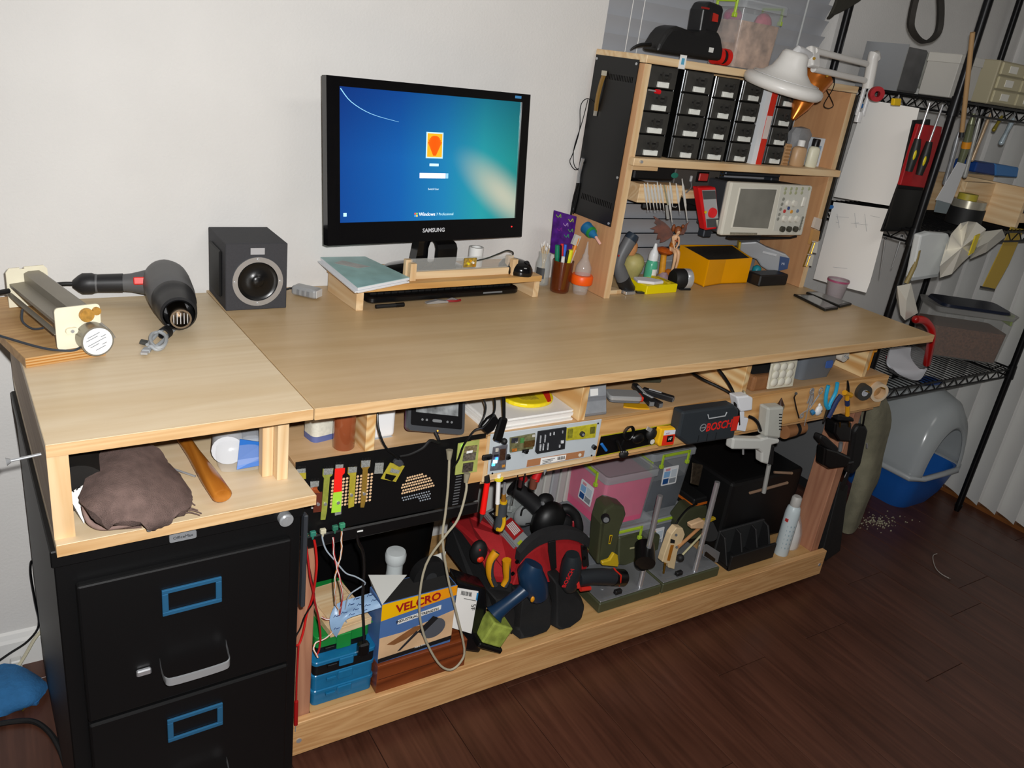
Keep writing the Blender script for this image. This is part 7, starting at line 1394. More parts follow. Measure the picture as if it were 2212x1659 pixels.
# things in the bag
t = T('blade_pack', 'blister pack with red and grey card and chrome blades in the tool bag', 'blister pack', F(700, 480, .3))
P = [F(500, 300, .36), F(620, 240, .38), F(890, 530, .26), F(790, 640, .23)]; M().loft([P, [p+V((.004, .01, -.02)) for p in P]]).build('card', mat('#8d8f90', .35), t, 0, bev=.001, w=True)
f = lambda s, k: P[0].lerp(P[1], s).lerp(P[3].lerp(P[2], s), k)+V((0, -.002, .002))
for nm, s0, s1, k0, k1, c_ in (('red_print', .2, 1, .38, .78, '#a01a1c'), ('black_print', .1, .9, .05, .34, '#1a1b1d'), ('white_print', .25, .65, .10, .26, '#c9cbc8'), ('green_mark', .2, .5, .86, .96, '#a8b82c')): q = [f(s0, k0), f(s1, k0), f(s1, k1), f(s0, k1)]; d_ = .0006*(1+['red_print', 'black_print', 'white_print', 'green_mark'].index(nm)); M().loft([[p+V((0, -d_, d_)) for p in q], [p+V((0, -d_+.0005, d_-.0005)) for p in q]]).build(nm, mat(c_, .4), t, 0, w=True)
for k in range(5): M().tube([f(.42+.1*k, .46)+V((0, -.004, .004)), f(.38+.1*k, .72)+V((0, -.004, .004))], .0016, 4).build('print_line', mat('#d8d4d0', .5), t, w=True)
for k in range(2): M().tube([P[0].lerp(P[3], .1)+V((-.006*k, 0, .003)), P[3]+V((-.006*k, 0, .003))], .0028, 6).build('blade', CHROME, t, w=True)
t = T('black_driver', 'black cordless drill lying in the tool bag', 'drill', F(1050, 380, .32))
M().tube([F(740, 80, .38), F(850, 170, .36), F(950, 260, .34), F(1020, 330, .32)], [.022, .026], 14, smooth=3).build('barrel', mat('#1a1a1c', .55), t, 50, w=True); M().sph(F(1050, 380, .31), (.055, .04, .06), 18, 10).build('motor_housing', mat('#0d0d0e', .45), t, 50, w=True); M().sph(F(1020, 195, .34), (.025, .02, .018), 12, 8).build('chuck', BLACKM, t, 50, w=True); M().cyl(F(985, 235, .325), F(1000, 232, .325), .008, n=12).build('tip', STEEL, t, w=True)
t = T('ear_protectors', 'curved black headband rising out of the tool bag', 'ear protectors', F(1230, 330, .3)); M().tube([F(1130, 300, .31), F(1200, 270, .30), F(1270, 320, .29), F(1300, 410, .28), F(1300, 470, .28)], .014, 8, smooth=4).build('headband', BLACKM, t, 50, w=True); M().sph(F(1170, 420, .29), (.03, .02, .035), 12, 8).build('cup', mat('#1b1b1d', .4), t, 50, w=True); M().sph(F(1250, 420, .283), (.006, .005, .018), 8, 6).build('red_mark', mat('#a02830', .4), t, w=True)
t = T('clear_goggles', 'clear grey safety goggles behind the black drill', 'goggles', F(870, 330, .36)); M().sph(F(860, 320, .36), (.042, .02, .035), 16, 9).build('lens', mat('#b9bcbc', .15, 0, 0, 40, 0, 200, .5), t, 50, w=True); M().tube([F(810, 330, .345), F(830, 270, .345), F(900, 260, .345), F(930, 300, .345), F(910, 380, .345), F(850, 400, .345)], .003, 6, smooth=3).build('frame', BLACKM, t, 50, w=True)
t = T('plastic_wrap', 'crumpled clear plastic wrap at the back of the tool bag', 'wrap', F(760, 240, .4)); M().sph(F(770, 250, .40), (.055, .03, .04), 9, 6).build('film', mat('#9da2a0', .25, 0, .2, 30, 0, 200, .7), t, 20, w=True); M().sph(F(720, 265, .385), (.02, .015, .014), 7, 5).build('fold', mat('#b3b8b4', .2, 0, 0, 40, 0, 200, .6), t, 20, w=True)
t = T('snips', 'yellow and grey snips tucked in the bag side pocket', 'snips', F(620, 800, .19))
for arm in ([(600, 640), (550, 720), (545, 830), (580, 920)], [(690, 710), (690, 800), (690, 870), (660, 930)]):
    M().tube([F(a, b, .172) for a, b in arm], [.0115, .008], 10, smooth=4).build('handle', mat('#d8940f', .45), t, 50, w=True); M().tube([F(a+14, b+8, .168) for a, b in arm], .0065, 8, smooth=4).build('grip_inlay', mat('#33353a', .6), t, 50, w=True)
t = T('hammer_tacker', 'black tool with red buttons in the bag side pocket', 'tool', F(450, 650, .25)); M().sph(F(450, 640, .25), (.024, .02, .034), 14, 9).build('head', BLACKM, t, 50, w=True); M().sph(F(465, 705, .232), (.010, .006, .009), 10, 6).build('red_button', mat('#d83018', .4), t, w=True); M().sph(F(460, 625, .228), (.003, .003, .003), 8, 5).build('red_dot', mat('#c02020', .4), t, w=True)
# blue drill
bd = T('blue_drill', 'dark blue cordless drill with taped battery in front of the tool bag', 'drill', F(600, 1400, .13))
BDL = mat('#14304c', .35)
pts = [(920, 740, .024), (890, 800, .032), (905, 870, .034), (930, 930, .034), (960, 1010, .026)]
M().tube([F(a, b, .125) for a, b, r in pts], [r for a, b, r in pts], 18).build('motor_housing', BDL, bd, 50, w=True)
M().tube([F(a, b, .125) for a, b in ((880, 930), (800, 1000), (700, 1080), (610, 1150), (580, 1180))], [.021, .017, .017, .020, .026], 16).build('handle', BDL, bd, 50, w=True)
c0, c1 = F(600, 1200, .125), F(560, 1330, .125); XB_ = basis(F(700, 1260, .11)-F(480, 1190, .12), c0-c1, None, F(575, 1300, .122))
M().box(-.030, .032, -.030, .030, -.026, .026, 0, XB_).build('battery', mat('#9aa84c', .25, 0, .5, 30), bd, 0, bev=.004, seg=2, w=True); M().box(-.036, .040, -.044, -.0305, -.030, .030, 0, XB_).build('battery_foot', BLACK, bd, 0, bev=.003, w=True)
M().sph(F(910, 1045, .10), (.006, .004, .009), 10, 6).build('trigger', mat('#d89018', .4), bd, w=True); p = F(990, 985, .102); M().box(-.014, .014, -.001, 0, -.006, .006, 0, Matrix.Translation(p) @ Matrix.Rotation(-.6, 4, 'Y')).build('badge', mat('#c9c8b4', .4), bd, 0, w=True)
# small driver with red letters
sd2 = T('pocket_driver', 'dark pocket driver with red lettering lying on the tool bag front', 'driver', F(1350, 850, .16))
M().tube([F(a, b, .135) for a, b in ((1250, 660), (1245, 720), (1235, 800), (1220, 900), (1230, 950))], [.018, .026, .028, .027, .018], 18).build('head', mat('#20262a', .45), sd2, 50, w=True)
M().tube([F(a, b, .135) for a, b in ((1290, 870), (1400, 850), (1500, 850), (1590, 855))], [.022, .021, .0225, .0225], 18).build('handle', mat('#24282c', .5), sd2, 50, w=True); M().tube([F(1592, 855, .135), F(1680, 860, .135), F(1695, 860, .135)], [.0235, .0235, .018], 18).build('battery', BLACK, sd2, 50, w=True)
M().tube([F(1605, 780, .125), F(1620, 800, .112), F(1665, 840, .111), F(1660, 900, .113), F(1650, 930, .12)], .0022, 6).build('red_line', mat('#e03020', .4), sd2, w=True)
text('BOSCH', .019, mat('#d8242a', .45), sd2, basis(F(1260, 800, .106)-F(1200, 920, .106), V((-.7, 0, .6)), None, F(1215, 865, .1045)), sx=.9, bold=.02)
M().tube([F(1290, 900, .112), F(1300, 940, .112)], .006, 8).build('trigger', mat('#d8302a', .4), sd2, w=True); M().tube([F(1320, 960, .118), F(1400, 950, .118)], .006, 8).build('red_foot', mat('#c82a20', .4), sd2, w=True)
# ---- drill stands ----
OL = mat('#474a34', .5, 0, .06, 20); SIL = mat('#85878a', .35, .35, .06, 25)
NJ = zoomf(1180, 960, .2291)
for i, (xa, xb, ya) in enumerate(((.880, 1.108, .136), (1.112, 1.345, .136))):
    t = T('drill_stand', ('left', 'right')[i]+' olive bench tool stand with grey steel base plate', 'tool stand', ((xa+xb)/2, .22, ZL), 0, 'olive bench tool stands')
    M().box(xa, xb, ya, .36, ZL+.0005, ZL+.034).build('base', OL, t, 0, bev=.003, w=True); M().box(xa+.004, xb-.004, ya+.004, .355, ZL+.0342, ZL+.037).build('base_plate', SIL, t, 0, bev=.001, w=True); M().box(xa+.02, xb-.02, ya+.012, ya+.016, ZL+.0372, ZL+.040).build('fence', SIL, t, 0, w=True)
    for k, (x_, y_) in enumerate(((.2, .05), (.5, .07), (.8, .16), (.3, .18))): M().cyl((xa+x_*(xb-xa), ya+y_, ZL+.037), (xa+x_*(xb-xa), ya+y_, ZL+.039), .005, n=10).build('bolt', CHROME, t, w=True)
    M().box(xa+.06, xa+.085, ya+.008, ya+.022, ZL+.0372, ZL+.052).build('clamp_knob', BLACKM, t, 0, bev=.003, w=True)
    if i == 0:
        p = onz(1381.6, 1267, ZL+.037); q = V((p.x, p.y, NJ(1085, 480, p.y).z)); M().cyl(p, q, .0075, n=16).build('column', CHROME, t, 40, w=True); c = p.lerp(q, .36)
        M().cyl(c+V((-.02, -.02, -.01)), c+V((.015, .03, .01)), .028, n=22).build('motor_head', BLACK, t, 40, w=True); M().cyl(NJ(1018, 735, .235), NJ(1020, 735, .225), .009, n=14).build('knob', BLACKM, t, 40, w=True); M().ring(.030, .020, -.005, .005, 20, 0, basis((1, 0, 0), (0, .3, 1), None, NJ(915, 1090, .155))).build('hand_wheel', BLACK, t, 40, w=True)
        # olive motor column
        P = [NJ(560, 610, .24), NJ(640, 560, .25), NJ(740, 590, .25), NJ(755, 660, .25), NJ(700, 800, .24), NJ(640, 1145, .22), NJ(480, 1130, .21), NJ(520, 760, .22)]
        M().loft([P, [p+V((.01, .06, 0)) for p in P]]).build('motor_column', OL, t, 0, bev=.006, seg=2, w=True)
        p = NJ(555, 685, .225); M().cyl(p, p+V((-.006, -.012, 0)), .012, n=16).build('knob', BLACKM, t, 40, w=True); M().cyl(p+V((-.006, -.012, 0)), p+V((-.007, -.014, 0)), .008, n=14).build('knob_face', GREY, t, w=True)
        flatP(t, 'yellow_guard', NJ, [(530, 1110), (600, 1090), (640, 1025), (680, 1050), (690, 1120), (680, 1160), (530, 1145)], .195, .012, mat('#c9a81c', .4), .003); flatP(t, 'yellow_plate', NJ, [(600, 855), (626, 855), (606, 940), (588, 940)], .2145, .001, mat('#d8b81c', .4), 0); flatP(t, 'plate_inset', NJ, [(605, 865), (620, 865), (603, 930), (594, 930)], .214, .0008, mat('#4a2c14', .5), 0)
        P = [NJ(690, 880, .27), NJ(900, 800, .28), NJ(1080, 860, .29), NJ(1040, 1120, .27), NJ(850, 1160, .25), NJ(680, 1140, .25)]; M().loft([P, [p+V((.0, .05, 0)) for p in P]]).build('gear_case', OL, t, 0, bev=.004, w=True); P = [NJ(790, 975, .262), NJ(870, 960, .264), NJ(868, 972, .264), NJ(788, 990, .262)]; M().loft([P, [p+V((0, .001, 0)) for p in P]]).build('name_plate', mat('#b9b48c', .5), t, 0, w=True)
    else:
        p = onz(1500.7, 1232.6, ZL+.037); q = V((p.x, p.y, NJ(1655, 345, p.y).z)); M().cyl(p, q, .0080, n=16).build('column', CHROME, t, 40, w=True)
        P = [NJ(1240, 740, .26), NJ(1330, 620, .28), NJ(1500, 570, .30), NJ(1655, 650, .31), NJ(1640, 760, .30), NJ(1560, 860, .28), NJ(1380, 900, .26), NJ(1250, 900, .25)]; M().loft([P, [p+V((.02, .06, 0)) for p in P]]).build('motor_head', OL, t, 0, bev=.006, seg=2, w=True)
        M().tube([NJ(1200, 880, .25), NJ(1230, 740, .25), NJ(1330, 610, .27), NJ(1420, 560, .28)], .003, 8, smooth=4).build('cable', BLACK, t, w=True); M().cyl(NJ(1540, 820, .255), NJ(1600, 830, .285), .032, n=20).build('hand_wheel', BLACK, t, 40, w=True)
        flatP(t, 'yellow_guard', NJ, [(1470, 720), (1540, 705), (1600, 690), (1605, 710), (1550, 735), (1490, 735)], .235, .012, mat('#b89a1c', .4), .002)
        flatP(t, 'slot_bracket', NJ, [(1490, 950), (1520, 945), (1640, 1020), (1620, 1110), (1590, 1115), (1480, 1060)], .17, .004, SIL, .001); flatP(t, 'slot_opening', NJ, [(1495, 1020), (1510, 1010), (1595, 1080), (1590, 1105), (1575, 1105), (1490, 1050)], .1695, .0006, BLACK, 0)
t = T('wooden_clamp', 'pale wooden tool holder with amber insert propped on the right tool stand', 'tool holder', NJ(1150, 1150, .17))
flatP(t, 'body', NJ, [(1230, 785), (1290, 790), (1310, 850), (1290, 900), (1240, 1010), (1210, 1180), (1155, 1165), (1150, 1130), (1095, 1110), (1110, 1050), (1180, 850)], .165, .022, mat('#dcc49a', .55, 0, .08, 40), .002); flatP(t, 'amber_insert', NJ, [(1175, 950), (1205, 950), (1165, 1100), (1140, 1095)], .1640, .002, mat('#a8681c', .3), 0)
flatP(t, 'slot', NJ, [(1175, 890), (1215, 905), (1210, 935), (1170, 930)], .1642, .001, BLACKM, 0); M().cyl(NJ(1120, 1120, .164), NJ(1105, 1215, .160), .004, .003, n=8).build('gold_tip', BRASS, t, w=True)
for a, b in ((1225, 855), (1230, 970)): M().cyl(NJ(a, b, .165), NJ(a, b, .162), .004, n=10).build('rivet', DGREY, t, w=True)
t = T('wooden_hammer', 'small wooden hammer leaning across the right tool stand', 'hammer', NJ(1260, 960, .16)); M().cyl(NJ(1245, 965, .162), NJ(1440, 790, .19), .0052, n=12).build('handle', mat('#c08a5a', .5), t, 40, w=True); flatP(t, 'head', NJ, [(1365, 760), (1480, 715), (1515, 735), (1480, 800), (1370, 800)], .18, .02, mat('#d8b48c', .55), .003)
t = T('wooden_stick', 'thin pale stick ending in a black knob on the right tool stand', 'stick', NJ(1265, 1060, .16)); M().cyl(NJ(1280, 1045, .16), NJ(1495, 820, .2), .0034, n=10).build('stick', mat('#c9c39a', .5), t, 40, w=True); M().sph(NJ(1263, 1070, .157), .012, 14, 9).build('knob', BLACKM, t, 50, w=True)
# ---- storage bins behind ----
bin_('pink_bin', 'clear lidded bin full of bright pink things with lime latches', (1.055, .385, ZL+.155), -.02, .185, .20, .178, mat('#f23c80', .55, 0, .06, 25), .97, ('-x', 'x'), ('x', -1, .02, .085), fillname='pink_contents')
bin_('grey_bin', 'clear grey bin with lime latch under the pink bin', (1.02, .42, ZL), -.02, .32, .28, .152, mat('#4a4c58', .6, 0, .3, 20), .8, ('-y',))
bin_('tall_bin', 'tall clear bin of cables with lime latches right of the pink bin', (1.250, .43, ZL+.135), .0, .17, .2, .215, mat('#3c4450', .6, 0, .4, 18), .6, ('-y',), ('y', -1, .0, .13))
bin_('lower_bin', 'clear bin under the tall cable bin', (1.258, .42, ZL), .0, .18, .22, .132, mat('#32384a', .6, 0, .3, 20), .8, ('-y',), ('y', -1, -.03, .06))
t = T('white_folders', 'row of pale grey plastic sleeves standing behind the hook strip', 'sleeves', (.92, .50, ZL))
for k in range(5): M().box(.85+.028*k, .874+.028*k, .46, .62, ZL+.153, ZL+.30+.01*(k % 2)).build('sleeve', mat(('#b9b8b4', '#c6c4be', '#a9abae')[k % 3], .45), t, 0, bev=.003, w=True)
t = T('white_carton', 'white carton with grey band behind the tool bag', 'carton', (.78, .56, ZL)); M().box(.70, .84, .50, .62, ZL+.0005, ZL+.36).build('carton', mat('#cfcfca', .6), t, 0, w=True); M().box(.699, .841, .4992, .5, ZL+.24, ZL+.29).build('band', mat('#77797c', .5), t, 0, w=True)
t = T('tool_chest', 'black chest with grey vents and orange trim behind the right tool stand', 'chest', (1.38, .42, ZL)); M().box(1.352, 1.412, .30, .52, ZL+.0005, ZL+.175).build('body', BLACKM, t, 0, bev=.004, w=True)
for z_ in (.07, .15): M().box(1.351, 1.4125, .2985, .30, ZL+z_, ZL+z_+.008).box(1.3505, 1.352, .30, .52, ZL+z_, ZL+z_+.008).build('orange_trim', mat('#c8641c', .4), t, 0, w=True)
for k in range(8): M().box(1.350, 1.3515, .315+.02*k, .327+.02*k, ZL+.10, ZL+.135).build('vent', GREY, t, 0, w=True)
# big black case
t = T('equipment_case', 'big black equipment case filling the right of the lower shelf', 'case', (1.58, .5, ZL)); M().box(1.418, 1.752, .222, .615, ZL+.012, .39).build('case', mat('#0c0c0d', .5), t, 0, bev=.012, seg=2, w=True); M().box(1.43, 1.74, .24, .60, ZL+.0003, ZL+.0118).build('base', BLACK, t, 0, w=True)
p = ony(1505, 1005, .355); flatP(t, 'latch', lambda a, b, y: ony(a, b, y), [(1497, 1000), (1520, 1005), (1510, 1050), (1492, 1045)], .218, .005, mat('#6b6455', .25, .8, .5, 120), .002)
t = T('infill_sheet', 'dark grey felt sheet closing the workbench right end behind the hanging scissors', 'felt sheet', (1.803, .42, .4)); M().box(1.800, 1.806, .21, .615, .30, ZS-.02).build('infill', mat('#5c5d5e', .85), t, 0, w=True); M().box(1.7985, 1.7998, .21, .615, .30, .33).build('edge', BLACKM, t, 0, w=True)  # plain sheet added to make the bench's right end dark grey
for i, (a, b) in enumerate((((1620, 1065), (1700, 1043)), ((1672, 1020), (1710, 1022)))):
    t = T('wood_dowel', ('longer', 'shorter')[i]+' thin wooden slat lying on the black case', 'slat stick', onz(*a, .395)); M().cyl(onz(*a, .395), onz(*b, .395), .0045, n=8).build('stick', mat('#8a6f5a', .6), t, w=True); M().sph(onz(*b, .395), .0048, 8, 5).build('end', mat('#9a7c60', .6), t, w=True)
# black tray organiser, spray can, bag
t = T('black_caddy', 'black plastic caddy tray with slanted dividers at the shelf front', 'caddy', (1.5, .19, ZL))
M().box(1.395, 1.60, .145, .215, ZL+.0005, ZL+.012).build('floor', BLACKM, t, 0, w=True); M().box(1.395, 1.60, .207, .215, ZL+.012, ZL+.105).build('back', mat('#2c2d2e', .5), t, 0, bev=.002, w=True)
for x_ in (1.395, 1.465, 1.535, 1.592): M().add([(x_, .150, ZL+.012), (x_+.008, .150, ZL+.012), (x_+.008, .207, ZL+.012), (x_, .207, ZL+.012), (x_, .185, ZL+.095), (x_+.008, .185, ZL+.095), (x_+.008, .207, ZL+.102), (x_, .207, ZL+.102)], [(0,3,2,1),(4,5,6,7),(0,1,5,4),(1,2,6,5),(2,3,7,6),(3,0,4,7)]).build('divider', mat('#1a1a1b', .5), t, 0, bev=.002, w=True)
M().box(1.395, 1.60, .140, .150, ZL+.0005, ZL+.055).build('front', BLACKM, t, 0, bev=.002, w=True)
t = T('spray_can', 'white spray can with grey cap at the right end of the lower shelf', 'spray can', (1.648, .150, ZL)); M().lathe([(.0225, 0), (.0235, .003), (.0235, .155), (.020, .175), (.014, .182), (.001, .182)], 24).build('can', mat('#c3cfd3', .35), t, 40); M().lathe([(.0155, .180), (.0165, .186), (.0155, .210), (.012, .214), (.001, .214)], 20).build('cap', mat('#b4b2ae', .45), t, 40)
for k in range(6): M().add([(.0238*math.sin(a), -.0238*math.cos(a), .03+.016*k+dz) for dz in (0, .006) for a in (-1.1, -.6, -.1, .4)], [(0, 1, 5, 4), (1, 2, 6, 5), (2, 3, 7, 6)]).build('print_line', mat('#93a9b4', .4), t)
M().box(-.026, -.022, -.008, .002, .128, .138).build('red_mark', mat('#b8302c', .4), t, 0)
t = T('white_bag', 'small clear bag of white powder beside the spray can', 'bag', (1.71, .165, ZL)); M().lathe([(.028, 0), (.031, .008), (.028, .05), (.016, .085), (.006, .10)], 14, 0, Matrix.Diagonal((1, .7, 1, 1))).build('powder', mat('#dedcd8', .8), t, 50); M().lathe([(.032, .0005), (.036, .01), (.032, .055), (.020, .09), (.003, .125)], 10, 0, Matrix.Diagonal((1, .75, 1, 1))).build('film', mat('#e6e8ea', .1, 0, 0, 40, 0, 200, .2), t, 30)
# ================= wire rack at the right =================
BLKW = mat('#141416', .35, .4)
rk = T('wire_rack', 'black steel wire shelving rack between workbench and right wall', 'shelving rack', (2.39, .42, 0))
RX0, RX1, RY0, RY1 = 1.918, 2.857, .205, .645
for x in (RX0, RX1):
    for y in (RY0, RY1): M().cyl((x, y, .03), (x, y, 2.2), .0125, n=14).cyl((x, y, .0), (x, y, .03), .010, .016, n=14).build('post', BLKW, rk, 40, w=True)
for z in (.64, 1.175, 1.55, 2.0):
    m = M()
    for y in (RY0, RY1):
        for dz in (0, -.032): m.cyl((RX0, y, z+dz), (RX1, y, z+dz), .0035, n=6)
        n = 26; st = (RX1-RX0)/n
        for k in range(n): m.cyl((RX0+st*k, y, z if k % 2 else z-.032), (RX0+st*(k+1), y, z-.032 if k % 2 else z), .0022, n=5)
    for x in (RX0, RX1):
        for dz in (0, -.032): m.cyl((x, RY0, z+dz), (x, RY1, z+dz), .0035, n=6)
        for k in range(12): st = (RY1-RY0)/12; m.cyl((x, RY0+st*k, z if k % 2 else z-.032), (x, RY0+st*(k+1), z-.032 if k % 2 else z), .0022, n=5)
    m.build('shelf_frame', BLKW, rk, 40, w=True)
    m = M()
    for k in range(36): x = RX0+.02+k*(RX1-RX0-.04)/35; m.cyl((x, RY0, z+.004), (x, RY1, z+.004), .0018, n=5)
    m.build('wire_deck', BLKW, rk, 40, w=True)
    for x in (RX0, RX1): M().cyl((x, RY0, z-.04), (x, RY0, z+.012), .017, .015, n=14).build('collar', BLKW, rk, 40, w=True)
Q = lambda u, v, y: ony(u, v, y)
def fq(t, nm, pts, y, th, mt, bev=.001, seg=1): P = [ony(u, v, y) for u, v in pts]; return M().loft([P, [p+V((0, th, 0)) for p in P]]).build(nm, mt, t, 0, bev=bev, seg=seg, w=True)
Z1 = 1.5575
# top shelf
t = T('framed_box', 'grey metal framed box at the left of the rack top shelf', 'box', (2.10, .5, Z1)); M().box(1.99, 2.115, .46, .60, Z1, Z1+.13).build('box', mat('#6d6d6e', .4, .2, .15, 30), t, 0, bev=.006, w=True); M().box(1.988, 1.992, .45, .60, Z1, Z1+.135).build('frame', STEEL, t, 0, w=True)
t = T('clear_case', 'clear case with black base on the rack top shelf', 'case', (2.19, .5, Z1)); M().box(2.125, 2.27, .43, .60, Z1+.018, Z1+.125).build('case', mat('#9c9c94', .3, 0, .2, 30), t, 0, bev=.006, w=True); M().box(2.125, 2.195, .425, .60, Z1, Z1+.0178).build('base', mat('#c4c4c0', .5), t, 0, w=True); M().box(2.196, 2.275, .42, .60, Z1, Z1+.0178).build('black_base', BLACK, t, 0, w=True)
t = T('white_file_box', 'white carton leaning on the rack top shelf', 'carton', (2.13, .32, Z1)); M().box(1.965, 2.085, .26, .36, Z1, Z1+.115).build('carton', mat('#b4b2ac', .6), t, 0, bev=.002, w=True); M().box(1.963, 2.087, .258, .362, Z1+.092, Z1+.118).build('lid', mat('#bdbbb4', .6), t, 0, bev=.002, w=True)
t = T('drawer_cabinet', 'beige small drawer cabinet at the right of the rack top shelf', 'drawer cabinet', (2.45, .4, Z1)); M().box(2.19, 2.62, .27, .5, Z1, Z1+.125).build('cabinet', mat('#a49c82', .5), t, 0, bev=.003, w=True)
for r in range(3):
    for c in range(3): d = M().box(2.20+.14*c, 2.33+.14*c, .262, .27, Z1+.006+.04*r, Z1+.041+.04*r).build('drawer', mat('#b8b090', .4), t, 0, bev=.002, w=True); M().box(2.24+.14*c, 2.285+.14*c, .2605, .262, Z1+.014+.04*r, Z1+.034+.04*r).build('label_tag', mat('#dedcd2', .5), d, 0, w=True)
t = T('black_strap', 'wide black strap loop hanging from above the rack top shelf', 'strap', Q(2000, 60, .3)); P = [Q(1985, -30, .28), Q(1972, 20, .28), Q(1968, 60, .28), Q(1985, 88, .28), Q(2005, 90, .28), Q(2026, 70, .28), Q(2032, 30, .28), Q(2030, -30, .28)]
P = spline(P, 4); M().loft([[p+V((0, -.012, 0)), p+V((.012, 0, .008)), p+V((0, .012, 0)), p+V((-.006, 0, -.004))] for p in P]).build('webbing', mat('#25221e', .8, 0, .2, 60), t, 40, w=True); M().cyl(Q(2000, -35, .28), Q(2025, -35, .28), .006, n=8).build('buckle', DGREY, t, w=True)
t = T('dark_cloth', 'dark olive cloth corner hanging at the rack left top', 'cloth', Q(1820, 20, .6)); fq(t, 'cloth', [(1792, 38), (1805, 10), (1815, -20), (1880, -20), (1860, 2), (1835, 18), (1815, 28)], .58, .01, mat('#33312a', .9), .003); fq(t, 'hem', [(1792, 38), (1800, 30), (1802, 34), (1793, 41)], .575, .01, mat('#2a2822', .9), 0)
# hanging from the top shelf
t = T('red_tape_roll', 'red tape roll hanging at the rack left edge', 'tape roll', Q(1895, 203, .3)); M().ring(.020, .008, -.008, .008, 24, 0, basis((.8, -.5, 0), (0, 0, 1), None, Q(1893, 203, .3))).build('roll', mat('#9c1c24', .5), t, 40, w=True); M().cyl(Q(1893, 203, .27), Q(1893, 203, .36), .003, n=6).build('peg', BLACKM, t, w=True)
t = T('yellow_clip', 'small yellow clip hanging beside the red tape roll', 'clip', Q(1940, 220, .25)); fq(t, 'body', [(1933, 213), (1948, 213), (1946, 229), (1931, 228)], .25, .012, mat('#d8b010', .4), .002); M().cyl(Q(1942, 205, .255), Q(1941, 214, .255), .002, n=6).build('hook', STEEL, t, w=True)
t = T('back_board', 'black tool board with red holder hung inside the rack', 'tool board', Q(1960, 400, .26)); fq(t, 'board', [(1975, 260), (2010, 258), (1985, 500), (1905, 500), (1945, 390)], .262, .006, mat('#151516', .6), 0); fq(t, 'red_holder', [(1985, 268), (2036, 274), (2012, 408), (1945, 400)], .245, .012, mat('#a5141a', .45), .002)
t = T('dark_card', 'black card hanging below the red tool holder', 'card', Q(1940, 450, .25)); fq(t, 'card', [(1938, 408), (1998, 412), (1978, 495), (1915, 490)], .25, .004, mat('#1a1918', .5), 0); fq(t, 'edge', [(1915, 490), (1978, 495), (1977, 500), (1914, 495)], .249, .006, BLACKM, 0)
for i, (a, b, c, d) in enumerate((((2009, 222), (1983, 300), (1975, 332), (1963, 370)), ((2037, 226), (2008, 306), (1996, 345), (1985, 378)))):
    t = T('screwdriver', ('left', 'right')[i]+' black and yellow screwdriver hanging blade up on the rack', 'screwdriver', Q(*d, .225), 0, 'screwdrivers on the rack'); M().cyl(Q(*a, .228), Q(*b, .228), .0032, n=10).build('shaft', CHROME, t, 40, w=True); M().tube([Q(*b, .228), Q((b[0]+c[0])/2, (b[1]+c[1])/2, .228), Q(*c, .228), Q(*d, .228)], [.009, .012, .014, .010], 14).build('handle', mat('#1c1d1c', .5), t, 50, w=True); M().sph(Q(c[0]+1, c[1]+3, .2145), (.006, .003, .014), 10, 6).build('yellow_inlay', mat('#d8c41c', .45), t, w=True)
t = T('wooden_rod', 'long wooden rod leaning up through the rack', 'rod', Q(2078, 280, .17)); M().cyl(Q(2101, 70, .17), Q(2078, 285, .17), .0065, n=10).build('rod', mat('#a08058', .6), t, 40, w=True); M().cyl(Q(2078, 285, .17), Q(2076, 296, .17), .0072, n=10).build('ferrule', DSTEEL, t, w=True)
for i, (a, b, r, c_, lab) in enumerate((((2072, 285), (2042, 395), .008, '#8d8f92', 'grey wrench hanging below the wooden rod'), ((2104, 245), (2070, 370), .011, '#6f7258', 'olive handled chisel hanging on the rack'), ((2118, 250), (2084, 380), .007, '#a8a8a4', 'slim steel file hanging on the rack'), ((2140, 245), (2100, 345), .006, '#b0987c', 'thin tan handled tool hanging on the rack'), ((2165, 250), (2147, 280), .006, '#8a7c2c', 'short yellow driver bit hanging on the rack'), ((2190, 255), (2163, 308), .008, '#a9b8c0', 'spiral steel drill bit hanging at the rack right'))):
    t = T('hanging_tool', lab, 'tool', Q(*b, .26)); p, q = Q(*a, .26), Q(*b, .26); M().tube([p, p.lerp(q, .2), p.lerp(q, .6), q], [r*.5, r, r*.8, r*1.1], 10).build('body', mat(c_, .35, .3, .2, 40), t, 50, w=True); M().sph(q, r*1.1, 10, 6).build('end', mat(c_, .35, .3), t, 50, w=True); M().cyl(p, Q(a[0]+4, a[1]-14, .26), r*.35, n=6).build('shank', CHROME, t, w=True)
t = T('amber_band_tool', 'clear handled driver with amber band hanging on the rack', 'driver', Q(2085, 320, .24)); M().tube([Q(2098, 270, .24), Q(2086, 320, .24), Q(2074, 355, .24)], [.010, .013, .009], 12).build('handle', mat('#5c6048', .25), t, 50, w=True); M().tube([Q(2089, 306, .24), Q(2086, 320, .24)], .0138, 12).build('band', mat('#c8821c', .4), t, 50, w=True)
t = T('white_card', 'white printed card hanging under the rack tools', 'card', Q(2050, 400, .22)); fq(t, 'card', [(2070, 350), (2088, 355), (2055, 440), (2022, 432)], .222, .002, mat('#c4c6c8', .5), 0); fq(t, 'foot', [(2026, 432), (2054, 440), (2044, 462), (2020, 458)], .221, .004, mat('#6f7a7e', .4), 0)
